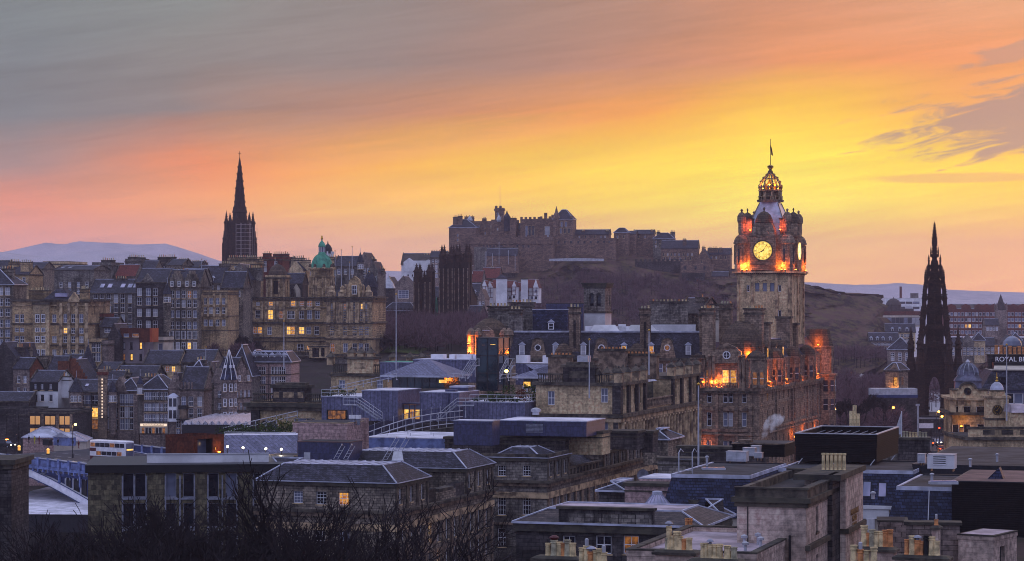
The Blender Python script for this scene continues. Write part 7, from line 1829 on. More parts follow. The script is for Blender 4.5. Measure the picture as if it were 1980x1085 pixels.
m=M();x0,x1=b.fx(1090),b.fx(1152);m.box(x0,-.4,H+.1,x1,1.6,H+2.5,'dark_stone');m.box(x0-.3,-.7,H+2.5,x1+.3,1.9,H+2.9,'trim_dark');m.box(x0+1,-.48,H+.8,x1-1,-.38,H+1.9,'trim_dark');m.box(x0+.4,0,H+2.9,x1-.4,1.3,H+3.3,'trim_dark');b.add(m,'attic_block')
for y in(.6,y2*.36,y2*.68,y2-.5,y3+.5,y3+(y4-y3)*.36,y3+(y4-y3)*.68,y4-.5):urncap(b,-.1,y,H+.15)
for y in(.6,y2*.36,y2*.68,y2-.5,y3+.5,y4-.5):urncap(b,-3.4,y,H+.15,.9)
for(p0,yy,w,r_) in((1050,9,3.6,4.6),(1120,20,4.5,5.4),(1165,22,6.5,4.6)):
 m=M();x=b.fx(p0);m.box(x-w/2,yy,H,x+w/2,yy+2,H+r_-.4,'trim_brown');m.box(x-w/2-.25,yy-.25,H+r_-.8,x+w/2+.25,yy+2.25,H+r_-.4,'trim_dark')
 for k in range(int(w/.6)):m.lathe(x-w/2+.4+k*.6,yy+1,[(.2,H+r_-.4),(.16,H+r_-.1)],'pot_orange',6)
 b.add(m,'chimney')
m=M();m.frus(-7,y2+1,-2.2,y3-1,zc+3.8,-6,y2+3,-4,y3-3,zc+5,'lead','lead');m.box(-6.6,y2+1.4,zc,-2.8,y3-1.4,zc+3.8,'glass_teal');m.box(-4.5,y2+1.3,zc+.6,-3.4,y2+1.39,zc+2.8,'lit_yellow');b.add(m,'roof_pavilion')
GPO=b
b=Bld('long cream stone wing with arched window and balustrade',485,628,0,425,778,yaw=YW,base=-8,depth=14,name='office_building',cat='office',wall='buff_stone')
b.win('f',b.fx(521)+b.W,b.lz(813,b.fx(521)),3.4,3.6,'grid','glass');b.win('f',b.fx(585)+b.W,b.lz(809,b.fx(585)),3.2,1.6,'mid','glass_pale');b.win('f',b.fx(600)+b.W,b.lz(809,b.fx(600)),1.6,1.6,'mid','glass')
b.walls();b.flat(par=.3);m=M();m.box(-b.W-1,-1,b.h-.9,.3,b.D+.6,b.h-.2,'parapet_dark');m.box(-b.W-.5,-.6,b.h-1.5,.1,.1,b.h-.95,'trim_dark')
x=b.fx(521);arc=[(x+2.1*cos(t),b.lz(813,x)-1.6+2.1*sin(t)) for t in[pi*k/12 for k in range(13)]]
for(a0,c0),(a1,c1) in zip(arc,arc[1:]):m.tube((a0,-.1,c0),(a1,-.1,c1),.28,'trim_warm',4)
m.box(-b.W+.2,-.5,0,-b.W+1.8,-.01,b.h-1,'dark_stone');b.add(m,'cornice')
m=M();balus(m,-b.W+.4,0,b.fx(527),0,b.h+.1,1.4,'parapet_dark');balus(m,b.fx(592),0,-.3,0,b.h+.1,1.4,'parapet_dark');b.add(m,'balustrade')
m=M();x0,x1=b.fx(529),b.fx(590);m.box(x0,-.4,b.h,x1,3,b.h+2.4,'dark_stone');m.box(x0-.4,-.8,b.h+2.4,x1+.4,3.4,b.h+2.9,'parapet_dark')
for q in(.12,.5,.88):xx=x0+(x1-x0)*q;m.box(xx-.5*(2 if q==.5 else 1),-.46,b.h+.7,xx+.5*(2 if q==.5 else 1),-.38,b.h+1.7,'trim_warm')
m.box(x0+.3,.2,b.h+2.9,x1-.3,2.6,b.h+3.3,'trim_dark');b.add(m,'attic_block')
b=Bld('cream stone pavilion with urn topped piers and dark balustrade',640,742,0,470,722,yaw=YW,base=-6,depth=14,name='office_building',cat='office',wall='buff_stone')
for px in(661,734):b.win('f',b.fx(px)+b.W,b.lz(735,b.fx(px)),1.3,1.6,'sash','glass_pale')
b.walls();b.flat(par=.3);m=M();m.box(-b.W-.5,-.6,b.h-.6,.3,b.D+.3,b.h-.1,'trim_dark');b.add(m,'cornice')
m=M();x0,x1=b.fx(673),b.fx(722);m.box(x0,-.3,b.h,x1,3,b.lz(695),'buff_stone');m.box(x0-.5,-.8,b.lz(695),x1+.5,3.5,b.lz(690),'trim_dark');m.box(x0+1.4,-.36,b.h+.9,x1-1.4,-.28,b.h+1.9,'trim_warm');b.add(m,'attic_block')
m=M();balus(m,-b.W+.4,0,x0-.2,0,b.h,1.7,'parapet_dark');balus(m,x1+.2,0,-.2,0,b.h,1.7,'parapet_dark');b.add(m,'balustrade')
for px,yy in((640,0),(658,6),(678,.5),(697,.5),(716,.5),(733,8),(752,12),(770,14),(810,16),(850,18)):urncap(b,b.fx(px),yy,b.lz(698) if px in(678,697,716) else b.lz(706,b.fx(px),yy),1.0)
def zinc(label,xl,xc,xr,d,top,base_row,wall='zinc',roof='membrane',par=.12,depth=None,cop='lead',name='roof_block',cat='roof block',yaw=YW):
 b=Bld(label,xl,xc,xr,d,top,yaw=yaw,base=Z(base_row,d),depth=depth,name=name,cat=cat,wall=wall);b.walls();b.flat(par=par,mat=roof,coping=cop,t=.2);return b
b=zinc('main dark roof deck of the post office block between the stone wings',500,1040,0,420,815,960,wall='dark_stone',roof='tar',depth=30)
b=zinc('blue zinc terrace block with amber lit bar at the left',622,705,0,404,769,815,depth=14)
m=M();x0,x1=b.fx(632),b.fx(672);m.box(x0,-.06,b.lz(812),x1,-.005,b.lz(793),'black_paint');
b.add(m,'opening')
m=M()
for k in range(4):xa=x0+.3+k*(x1-x0-.6)/4;m.box(xa,-.1,b.lz(811),xa+.7,-.065,b.lz(795),'lit_dim')
b.add(m,'window')
P0=lp(b,-b.W,0,b.h+.16);P1=lp(b,-1.5,0,b.h+.16);railing(P0,P1,'white railing along the left zinc roof terrace');hedge(P0+Vector((0,1,0)),P1+Vector((0,1,0)),1.2,1.3,'leafy brown and green planters on the left zinc terrace',mat='leaf',seed=3)
railing(lp(b,-b.W-2,9,b.h+.16),lp(b,2,10,b.h+2.6),'sloping white handrail behind the left zinc terrace')
b=zinc('tall blue grey zinc box with pale flat top left of the amber doorway',700,769,814,398,757,815)
b=zinc('second tall zinc box with two rooflights right of the amber doorway',812,888,926,392,760.5,815)
m=M();m.box(b.fx(851),5.5,b.h,b.fx(884),8.5,b.h+.7,'zinc_dark');m.box(b.fx(851)-.2,5.3,b.h+.7,b.fx(884)+.2,8.7,b.h+.95,'lead');m.box(b.fx(855),1.5,b.h,b.fx(874),3,b.h+.5,'zinc_dark');m.box(b.fx(867),-.3,0,b.fx(868.5),0,b.h,'zinc_dark');b.add(m,'rooflight')
b=Bld('amber lit glass doorway between the two zinc boxes',770,813,0,399.5,781,yaw=YW,base=Z(811,399.5),depth=3,name='glass_lobby',cat='lobby',wall='zinc')
m=M();n=4
for k in range(n):
 a=-b.W+k*b.W/n;m.box(a+.08,0,.05,a+b.W/n-.08,.05,b.h-.15,'glass_pale');m.box(a+.12,-.02,.05,a+b.W/n-.14,-.003,b.h*.62,'lit_yellow' if k!=2 else 'lit_warm')
 m.box(a-.04,-.06,0,a+.04,.1,b.h,'dark_metal')
m.box(-b.W,.06,0,0,2.5,b.h-.1,'lit_dim');m.box(-b.W,-.3,b.h-.1,0,2.6,b.h+.1,'zinc_dark');b.add(m,'glazing')
b=zinc('low zinc terrace block carrying a clipped hedge and railing',896,1015,1087,384,780,812)
P=[lp(b,-b.W+1,0.2,b.h+.16),lp(b,-.2,.2,b.h+.16),lp(b,-.2,b.D*.55,b.h+.16)]
railing(P[0],P[1],'white railing along the front of the hedged zinc terrace');railing(P[1],P[2],'white railing along the side of the hedged zinc terrace')
hedge(P[0]+Vector((.5,1,0)),P[1]+Vector((-.8,1,0)),1.2,.9,'clipped green hedge behind the white terrace railing',mat='leaf',seed=5,dens=110)
for k,(px,mt,s) in enumerate(((930,'leaf',1.6),(942,'leaf',1.3),(958,'leaf',2.6),(990,'corten',2.0),(1000,'leaf',2.8),(1010,'leaf_yellow',1.4))):
 rg_=random.Random(k);m=M();c=lp(b,b.fx(px),5+k%3,b.h)
 for _ in range(240):
  a=rg_.uniform(0,2*pi);e_=rg_.uniform(0,1);r_=s*.45*sqrt(1-(e_-.4)**2*1.5 if e_<1.1 else .1)*rg_.uniform(.6,1)
  q=Vector((r_*cos(a),r_*sin(a),e_*s));t1=Vector((rg_.uniform(-1,1),rg_.uniform(-1,1),rg_.uniform(-1,1))).normalized()*.17;t2=Vector((rg_.uniform(-1,1),rg_.uniform(-1,1),rg_.uniform(-1,1))).normalized()*.12
  m.face([q-t1,q+t2,q+t1,q-t2],mt)
 e_=empty('potted_shrub',c,0,['round green shrub at the left of the hedged terrace','small green shrub second on the hedged terrace','tall dark conifer beside the glass tower foot','russet shrub in the middle of the hedged terrace','dark upright conifer right of the russet shrub','yellowish shrub at the right of the hedged terrace'][k],'shrub');m.build('foliage',e_);m=M();m.lathe(0,0,[(.3,-.1),(.36,.35)],'pot_grey',8);m.build('pot',e_)
def pav(label,xl,xc,d,eave,rh,base_row,depth,lit):
 b=Bld(label,xl,xc,0,d,eave,yaw=YW,base=Z(base_row,d),depth=depth,name='roof_pavilion',cat='roof pavilion',wall='glass_teal')
 m=M();m.box(-b.W+1,1,0,-1,b.D-1,b.h,'glass_teal');b.add(m,'glazing');m=M();n=int(b.W/1.6)
 for k in range(n+1):x=-b.W+1+k*(b.W-2)/n;m.box(x-.05,.92,0,x+.05,1,b.h,'dark_metal')
 b.add(m,'frame');m=M();m.frus(-b.W-.6,-.6,.6,b.D+.6,b.h+.3,-b.W+b.D*.45,b.D*.45,-b.D*.45,b.D*.55,b.h+rh,'zinc','lead');m.box(-b.W-.7,-.7,b.h,.7,b.D+.7,b.h+.3,'lead')
 b.add(m,'roof')
 for px,rt,rb,w in lit:m=M();x=b.fx(px);m.box(x-w/2,.88,b.lz(rb),x+w/2,.915,b.lz(rt),'lit_yellow');b.add(m,'window')
 return b
b=pav('left glass walled roof pavilion with pyramid metal roof',745,866,432,730,2.9,752,11,((853,735,741,1.4),))
b=pav('right glass walled roof pavilion behind the stone balustrade',1000,1050,420,732,2.2,752,10,((1016,739,748,1.2),))
b=zinc('upper zinc roof storey left of the glass tower',799,922,0,446,697,740,depth=8,roof='membrane')
for(p0,p1) in((826,850),(862,872),(876,905),(908,920)):
 m=M();m.box(b.fx(p0),2,b.h,b.fx(p1),4,b.h+1.0,'white_paint');b.add(m,'plant_box')
b=zinc('upper zinc roof storey right of the glass tower',997,1100,0,436,705,745,depth=8,roof='membrane',cop='dark_metal')
for(p0,p1,w) in((988,1010,'white_wall'),(1040,1085,'white_wall'),(1107,1128,'pale_metal')):
 m=M();m.box(b.fx(p0),3,b.h-1,b.fx(p1),5,b.h+1.5,w);b.add(m,'plant_box')
b=zinc('low zinc storey with green rail left of the pyramid pavilion',735,800,0,450,702,735,depth=8,roof='copper_green',cop='lead')
b=Bld('dark teal glass tower rising through the zinc roofs',922,963,985,424,654,yaw=YW,base=Z(756,424),name='glass_tower',cat='glass tower',wall='glass_teal')
m=M();m.box(-b.W,0,0,0,b.D,b.h,'glass_teal');b.add(m,'glazing');m=M()
for t in(0,.5,1):x=-b.W*t;m.box(x-.09,-.1,0,x+.09,.0-.002,b.h,'dark_metal')
for t in(0,.5,1):y=b.D*t;m.box(.002,y-.09,0,.1,y+.09,b.h,'dark_metal')
for k in range(4):zz=b.h*k/3-.05;m.box(-b.W-.1,-.12,zz,.12,b.D,zz+.16,'dark_metal')
b.add(m,'frame');m=M();m.box(b.fx(948),-.03,b.lz(667),b.fx(958),-.004,b.lz(666),'lit_yellow');m.box(b.fx(932),-.03,b.lz(668),b.fx(937),-.004,b.lz(667),'lit_dim');b.add(m,'strip_light')
def stairs(label,a,c,w=1.3,landing=None,yaw=YW):
 """steel flight from a (low) to c (high)"""
 a=Vector(a);c=Vector(c);e=empty('escape_stair',a,0,label,'stair');d=c-a;f=Vector((d.x,d.y,0)).normalized();s=Vector((-f.y,f.x,0))*w/2;n=int(d.z/.2)
 m=M()
 for sg in(-1,1):m.tube(s*sg,d+s*sg,.13,'grey_metal',4)
 for k in range(n):p=d*((k+.5)/n);m.face([p-s-f*.14,p+s-f*.14,p+s+f*.14,p-s+f*.14],'grey_metal');m.face([p-s-f*.14+Vector((0,0,-.04)),p-s+f*.14+Vector((0,0,-.04)),p+s+f*.14+Vector((0,0,-.04)),p+s-f*.14+Vector((0,0,-.04))],'grey_metal')
 m.build('flight',e)
 m=M();up=Vector((0,0,1.05))
 for sg in(-1,1):
  m.tube(s*sg+up,d+s*sg+up,.05,'pale_metal',5);m.tube(s*sg+up*.5,d+s*sg+up*.5,.035,'pale_metal',4)
  for k in range(6):p=d*(k/5)+s*sg;m.tube(p,p+up,.035,'pale_metal',4)
 m.build('handrail',e)
 if landing:
  q=d+f*landing;m=M();m.face([d-s,d+s,q+s,q-s][::-1],'grey_metal');m.face([(v+Vector((0,0,-.15))) for v in(d-s,d+s,q+s,q-s)],'grey_metal')
  for sg in(-1,1):m.tube(d+s*sg+up,q+s*sg+up,.045,'pale_metal',4);m.tube(d+s*sg+up*.5,q+s*sg+up*.5,.035,'pale_metal',4);m.tube(d+s*sg-Vector((0,0,.08)),q+s*sg-Vector((0,0,.08)),.1,'pale_metal',4)
  for sg in(-1,1):
   for t in(0,.5,1):m.tube(d.lerp(q,t)+s*sg,d.lerp(q,t)+s*sg+up,.035,'pale_metal',4)
  m.tube(q+s+up,q-s+up,.045,'pale_metal',4);m.tube((d+q)/2,(d+q)/2-Vector((0,0,2.0)),.09,'pale_metal',5);m.build('landing',e)
 return e
stairs('steel escape stair descending right below the left zinc terrace',at(735,811,388),at(693,782,390),landing=2.4)
stairs('steel escape stair climbing right in front of the second zinc box',at(845,815,384),at(884,783,384),landing=2.6)
stairs('steel roof stair with long landing left of the glass tower',at(898,733,418),at(916,706,420),landing=.8)
stairs('short steel roof stair just right of the glass tower',at(972,733,414),at(986,706,416),landing=.6)
p=at(880,735,417);railing(at(866,734,419),at(900,737,415),'white landing rail left of the glass tower');railing(at(967,738,412),at(1000,735,412),'white landing rail right of the glass tower')
street_lamp(at(979,748,408),2.6,'short yellow lit lantern beside the hedged terrace stair',None,lamp='lamp_yellow',arm=0,power=90)
m=M();pts=[]
for k in range(13):
 t=k/12;px=706+(925-706)*t;row=846-40*t+14*sin(t*pi)*-1;pts.append(at(px,row+6,372+18*t))
for a,c in zip(pts,pts[1:]):
 for h0,h1,mt in((.0,.12,'grey_metal'),(1.9,2.0,'grey_metal')):m.face([a-pts[0]+Vector((0,0,h0)),c-pts[0]+Vector((0,0,h0)),c-pts[0]+Vector((0,0,h1)),a-pts[0]+Vector((0,0,h1))],mt)
 n=16
 for k in range(n):q=a.lerp(c,k/n)-pts[0];r_=a.lerp(c,(k+.55)/n)-pts[0];m.face([q,r_,r_+Vector((0,0,2.0)),q+Vector((0,0,2.0))],'zinc_dark')
 m.tube(a-pts[0]-Vector((0,.1,0)),a-pts[0]+Vector((0,-.1,2.2)),.06,'pale_metal',4)
m.build('screen_fence',None,loc=pts[0],label='curving dark slatted screen behind the white walkway rail',category='fence')
m=M();P=[]
for k in range(13):
 t=k/12;P.append(at(706+(895-706)*t,862-45*t-9*sin(t*pi),362+18*t))
for a,c in zip(P,P[1:]):
 for h in(0,.9,1.8):m.tube(a-P[0]+Vector((0,0,h)),c-P[0]+Vector((0,0,h)),.07,'pale_metal',5)
 m.tube(a-P[0]-Vector((0,0,.5)),a-P[0]+Vector((0,0,1.8)),.06,'pale_metal',4)
 q=a-P[0];r_=c-P[0];m.face([q+Vector((0,-.4,-.6)),r_+Vector((0,-.4,-.6)),r_+Vector((0,1.2,-.55)),q+Vector((0,1.2,-.55))],'parapet_dark')
 m.face([q+Vector((0,-.4,-1.5)),r_+Vector((0,-.4,-1.5)),r_+Vector((0,-.4,-.6)),q+Vector((0,-.4,-.6))],'trim_dark')
m.build('walkway',None,loc=P[0],label='curving white railed walkway above the snow white roof',category='walkway')
b=zinc('wide pale blue membrane roof below the curving walkway',705,880,0,352,850,905,wall='blue_paint',roof='membrane',depth=16,cop='membrane')
m=M()
for k in range(7):x=-b.W+2+k*(b.W-3)/6;m.cyl(x,4+k%2*4,b.h-.1,b.h+.6,.05,'pale_metal',5)
b.add(m,'vent_pipe')
b=zinc('long blue rendered roof block with pale top and louvres',962,1134,1170,340,817,845,wall='zinc_dark',roof='membrane')
m=M();x0,x1=b.fx(1017),b.fx(1050)
for k in range(7):m.box(x0,-.08,b.h*.25+k*b.h*.09,x1,-.01,b.h*.25+k*b.h*.09+.1,'grey_metal')
b.add(m,'louvre');m=M();m.box(b.fx(1031),-.12,b.lz(818.5),b.fx(1036),-.02,b.lz(817),'teal');b.add(m,'exit_sign')
b=zinc('taller square end of the blue rendered roof block',877,952,966,334,816,862,wall='zinc_dark',roof='membrane')
m=M();m.lathe(0,0,[(.5,0),(.5,.4),(.7,.45),(.7,.8),(.2,1.0)],'pale_metal',10);m.build('roof_vent',None,loc=at(1036,802,352),label='pale round vent on the blue rendered roof block',category='vent')
# ================================================================== near stone terraces
def terrace(label,xl,xc,d,cor_row,top_row,pavs,D,fwin,rwin,low,fl,inner=0,wall='tenement_stone',hip_mat='slate',base=-9,lit=()):
 b=Bld(label,xl,xc,0,d,top_row,yaw=YW,base=base,depth=D,name='terrace_building',wall=wall);H=b.h;zc=b.lz(cor_row);W_=b.W
 m=M();wl=wall;b.near=True
 fo=[(b.fx(px)+W_-w/2,zt-h,b.fx(px)+W_+w/2,zt,g) for(px,zt,w,h,g) in fwin]
 m.facade(-W_,0,1,0,W_,0,H,fo,wl,.3)
 lo=[]
 for(n,zt,w,h) in low:
  for k in range(n):y=1.2+(D-2.0)*(k+.5)/n;lo.append((y-w/2,zt-h,y+w/2,zt,'lit_warm' if(k,zt) in lit else pick_glass(b.rg,.03)))
 m.facade(0,0,0,1,D,0,zc,lo,wl,.3)
 m.face([(0,D,0),(-W_,D,0),(-W_,D,zc),(0,D,zc)],wl);m.face([(-W_,D,0),(-W_,0,0),(-W_,0,zc),(-W_,D,zc)],wl);m.face([(-W_,0,zc),(0,0,zc),(0,D,zc),(-W_,D,zc)],'tar')
 wins_hi=[]
 for(ya,yb,top,n) in pavs:
  L=yb-ya;ops=[((k+.5)*L/n-.48,top-2.55,(k+.5)*L/n+.48,top-.75,pick_glass(b.rg,0)) for k in range(n)]
  m.facade(0,ya,0,1,L,zc,top,ops,wl,.3);m.face([(0,yb,zc),(-W_,yb,zc),(-W_,yb,top),(0,yb,top)],wl)
  if ya>0:m.facade(-W_,ya,1,0,W_,zc,top,[],wl,.3)
  else:pass
  m.face([(-W_,yb,zc),(-W_,ya,zc),(-W_,ya,top),(-W_,yb,top)],wl)
  wins_hi+=[(ya+o_[0],o_[1],ya+o_[2],o_[3],o_[4]) for o_ in ops]
 b.add(m,'wall')
 for o_ in fo:add_window(b.e,(-W_+(o_[0]+o_[2])/2,.27,o_[1]),0,o_[2]-o_[0],o_[3]-o_[1],'grid' if o_[4]!='none' else 'none',.08,o_[4] if o_[4]!='none' else 'glass','white_paint',True) if o_[4]!='blind' else None
 for o_ in lo+wins_hi:add_window(b.e,(-.27,(o_[0]+o_[2])/2,o_[1]),pi/2,o_[2]-o_[0],o_[3]-o_[1],'grid',.08,o_[4],'white_paint',True)
 m=M();m.box(-W_-.7,-.7,zc-.25,.7,D+.4,zc+.1,'trim_dark');m.box(-W_-.4,-.4,zc-.7,.4,D+.2,zc-.25,'trim_brown');m.box(-W_-.2,-.2,zc-2.3,.25,D+.1,zc-1.5,'trim_warm');m.box(-W_-.15,-.15,zc-5.9,.15,D+.1,zc-5.6,'trim_brown');b.add(m,'cornice')
 for(ya,yb,top,n) in pavs:
  m=M();L=yb-ya;i=2.4+inner*.6;rr=1.9-inner*.45;v=inner
  m.box(-W_-.25,ya-.25,top-.45,.25,yb+.25,top-.02,'parapet_dark')
  m.frus(-W_-.35+v,ya-.35+v,.35-v,yb+.35-v,top,-W_+i,ya+i,-i,yb-i,top+rr,hip_mat,'lead')
  if v:m.box(-W_,ya,top-.02,.1,ya+.35,top+.5,'trim_dark');m.box(-.25,ya,top-.02,.1,yb,top+.5,'trim_dark')
  for(cx_,cy_,tx,ty) in((.35-v,ya-.35+v,-i,ya+i),(.35-v,yb+.35-v,-i,yb-i),(-W_-.35+v,ya-.35+v,-W_+i,ya+i)):m.tube((cx_,cy_,top+.03),(tx,ty,top+rr+.03),.1,'lead',4)
  for k in range(int(W_/1.1)):xx=-W_+i+k*1.1;m.tube((xx,ya+i-.1,top+rr+.05),(xx,yb-i,top+rr+.05),.06,'lead',4) if xx<-i else None
  m.box(-W_-.42,ya-.42,top-.02,.42,ya-.35,top+.08,'lead');m.box(.35,ya-.42,top-.02,.42,yb+.42,top+.08,'lead')
  b.add(m,'roof');m=M()
  for k in range(n+1):y=ya+.3+k*(L-.6)/n;m.box(.01,y-.26,zc+.1,.16,y+.26,top-.45,'trim_dark')
  b.add(m,'pilaster')
 m=M();n=int(D/3.3)
 for k in range(n+1):y=.5+k*(D-1)/n;m.box(.01,y-.3,0,.2,y+.3,zc-2.3,'trim_brown')
 b.add(m,'pilaster')
 return b
zt=lambda r,d:Z(r,d)+9
b=terrace('dark classical stone terrace with two hipped pavilions at the front',498,764,285,990,935,((0,11.6,zt(935,285),3),(26,37.4,zt(935,285),3)),37.4,[(621,zt(950,288),1.3,1.5,'glass'),(664.5,zt(952,287),1.35,1.5,'lit_warm'),(664.5,zt(1024,287),1.4,2.5,'glass_pale'),(619,zt(1027,288),1.2,2.2,'glass'),(570,zt(1028,289),1.2,2.2,'glass'),(576,zt(950,288),1.2,1.4,'glass_pale')],None,((11,zt(1018,288),.95,2.9),(11,zt(1078,288),.95,2.8)),None,lit=((4,zt(1078,288)),))
TA=b
m=M();m.box(-1.0,11.8,b.lz(990),.0,14.5,b.lz(990)+1.7,'dark_stone');m.box(-1.0,14.5,b.lz(990),.05,22.0,b.lz(990)+1.1,'tenement_stone');m.box(-1.1,15.5,b.lz(990)+1.1,.12,21,b.lz(990)+1.5,'trim_dark');m.box(-1.0,22.0,b.lz(990),.02,25.6,b.lz(990)+1.7,'dark_stone');b.add(m,'parapet')
def ladder(label,a,h,lean,n=2,w=.5):
 a=Vector(a);m=M();top=Vector((lean,0,h))
 for s in range(n):
  o_=Vector((s*1.2,0,0))
  for q in(0,w):m.tube(o_+Vector((q,0,0)),o_+top+Vector((q,0,0)),.04,'pale_metal',5)
  for k in range(int(h/.35)):p_=top*(k*.35/h)+o_;m.tube(p_,p_+Vector((w,0,0)),.025,'pale_metal',4)
  m.path([o_+top,o_+top+Vector((.1,.3,.25)),o_+top+Vector((.2,.6,0))],.04,'pale_metal',4)
 m.build('roof_ladder',None,loc=a,label=label,category='ladder')
ladder('pair of leaning white roof ladders on the slate hipped roof',at(740,889,296),2.5,1.5,2)
ladder('thin pair of roof ladders by the navy roof box',at(645,888,300),1.6,.9,2)
m=M();m.box(-.7,-.5,0,.7,.5,.1,'pale_metal');m.face([(-.7,-.5,.1),(.7,-.5,.1),(.5,.5,1.1),(-.5,.5,1.1)],'pale_metal');m.build('roof_hatch',None,loc=at(769,891,295),label='small tilted metal hatch beside the roof ladders',category='hatch')
b=zinc('navy blue roof box behind the bare tree',576,676,700,312,857,900,wall='zinc_dark',roof='tar',cop='bitumen_red')
m=M();m.box(b.fx(588),-.05,0,b.fx(600),-.01,b.h*.55,'pale_metal');b.add(m,'door')
b=zinc('pink rendered roof block with three white flues',566,671,706,340,820,880,wall='pink_stone',roof='tar',cop='trim_warm')
for px in(665,676,686):
 m=M();x=b.fx(px) if px<671 else -.5+.7*(px-671)/10;m.cyl(x,3,b.h-.3,b.h+1.1,.25,'grey_metal',8);m.cyl(x,3,b.h+.6,b.h+1.1,.42,'white_paint',8);b.add(m,'flue')
m=M();m.box(-.6,b.D-.5,-3,.4,b.D+.4,b.h+.5,'pink_stone');b.add(m,'pier')
b=terrace('grey stone terrace stepping away behind the ivy tree',930,1057.5,330,931,885,((0,10.7,zt(886,330),3),(28.8,51.6,zt(886,330)-.7,5)),62,[(970,zt(899,333),1.1,1.4,'glass'),(1018,zt(900,331),1.1,1.4,'glass'),(970,zt(957,333),1.15,2.6,'glass'),(1018,zt(959,331),1.15,2.5,'glass'),(970,zt(1020,333),1.15,2.5,'glass')],None,((17,zt(958,331),1.0,2.6),(17,zt(1015,331),1.0,2.4)),None,inner=1.6,wall='grey_stone')
m=M();zc=b.lz(931);W_=b.W
m.face([(-1.0,10.9,zc+.6),(-1.0,28.6,zc+.6),(-5.5,28.6,zc+3.4),(-5.5,10.9,zc+3.4)],'slate');m.face([(-5.5,10.9,zc+3.4),(-5.5,28.6,zc+3.4),(-W_,28.6,zc+3.4),(-W_,10.9,zc+3.4)],'lead')
m.face([(-1,51.8,zc+.6),(-1,61.8,zc+.6),(-5.5,61.8,zc+3.2),(-5.5,51.8,zc+3.2)],'slate');m.face([(-1,10.9,zc),(-5.5,10.9,zc),(-5.5,10.9,zc+3.4),(-1,10.9,zc+.6)],'grey_stone');b.add(m,'roof')
m=M()
for(ya,yb) in((10.8,28.6),(51.8,61.8)):
 m.box(-.5,ya,zc+.9,.05,yb,zc+1.15,'trim_dark')
 for k in range(int((yb-ya)/1.7)):y=ya+.4+k*1.7;m.box(-.45,y-.35,zc+.1,.0,y+.35,zc+.9,'trim_dark')
b.add(m,'parapet')
for y in(15,18.5):m=M();m.face([(-2.0,y,zc+1.32),(-2.0,y+.9,zc+1.32),(-3.6,y+.9,zc+2.32),(-3.6,y,zc+2.32)],'skylight');b.add(m,'skylight')
for lab,xl,xc,xr,dd,rt,rb,wl in(('long soot black parapet wall above the grey terrace',860,1092,1100,342,853,890,'dark_stone'),('long pale rendered parapet wall with black coping',962,1164,1180,345,839,880,'buff_stone'),('dark square chimney shoulder above the second pavilion',1178,1232,1246,352,838,870,'dark_stone'),('black chimney shoulder left of the little hipped roof',1240,1262,1272,356,838,875,'dark_stone'),('pink coped low parapet wall behind the glass cone',1208,1405,0,262,944,985,'pink_stone'),('blocky stone parapet behind the ladder cage',1272,1360,0,282,892,930,'grey_stone'),('dark long roof parapet in front of the hotel street',1310,1480,0,330,870,905,'trim')):
 b=Bld(lab,xl,xc,xr or 0,dd,rt,yaw=YW,base=Z(rb,dd),depth=None if xr else 2.5,name='parapet_wall',cat='wall',wall='dark_stone' if wl=='trim' else wl);b.walls();m=M();m.box(-b.W-.2,-.2,b.h,.2,b.D+.2,b.h+.35,'parapet_dark');m.box(-b.W-.08,-.08,b.h-.6,.08,b.D+.08,b.h-.45,'parapet_dark');b.add(m,'coping')
b=Bld('little hipped slate roof with pale ridge by the columned front',1244,1292,1318,362,850,yaw=YW,base=Z(900,362),name='roof_house',cat='house',wall='tenement_stone');b.walls();b.hip(1.4,2.4,'slate','lead');b.band(M(),0)
b=Bld('slate slope and flat lead roof at the left of the pink parapet',1158,1208,0,275,950,yaw=YW,base=Z(990,275),depth=9,name='roof_house',cat='house',wall='dark_stone');b.walls();b.hip(.9,2.2,'slate','lead')
b=Bld('soot black classical front with lavender ridged low roof',998,1357,1392,228,1019,yaw=YW,base=Z(1180,228),depth=12,name='terrace_building',wall='dark_stone')
b.near=True
for px,w,h,g in((1167,1.5,1.7,'glass'),(1220,1.5,1.7,'lit_dim'),(1100,1.2,1.6,'glass')):b.win('f',b.fx(px)+b.W,b.lz(1036,b.fx(px)),w,h,'sash',g)
b.walls();b.hip(1.15,2.5,'slate_brown','membrane_pink');m=M();b.band(m,b.lz(1036),.3,.35,'parapet_dark');b.band(m,b.h-.5,.25,.4,'parapet_dark');b.add(m,'cornice')
m=M();x0,x1=b.fx(1081),b.fx(1263);m.box(x0,-.15,b.h-.4,x1,.5,b.h+1.35,'dark_stone');m.box(x0-.2,-.35,b.h+1.35,x1+.2,.7,b.h+1.6,'parapet_dark')
for k in range(5):xa=x0+1+k*(x1-x0-1)/5;m.box(xa,-.2,b.h+.1,xa+1.5,-.152,b.h+1.0,'grey_stone')
b.add(m,'parapet')
def cone(label,px,rt,rb,r_px,d,n,hat):
 p=at(px,rb,d);r=r_px/F*d;h=Z(rt,d)-p.z;e=empty('glass_cone',p,0,label,'rooflight')
 m=M();m.lathe(0,0,[(r*1.05,-.8),(r*1.05,0)],'parapet_dark',n);m.build('kerb',e)
 m=M();m.lathe(0,0,[(r,0),(r*.3,h*.82)],'skylight',n);m.build('glazing',e)
 m=M()
 for k in range(n):a=2*pi*k/n;m.tube((r*1.01*cos(a),r*1.01*sin(a),.02),(r*.3*cos(a),r*.3*sin(a),h*.84),.035,'grey_metal',4)
 m.lathe(0,0,[(r*.31,h*.8),(r*.3,h),(r*.2,h*1.02)],'lead',n) if hat else m.lathe(0,0,[(r*.12,h*.78),(.03,h)],'lead',n);m.build('frame',e)
cone('large cone shaped glass rooflight',1271,950,984,32,250,16,True)
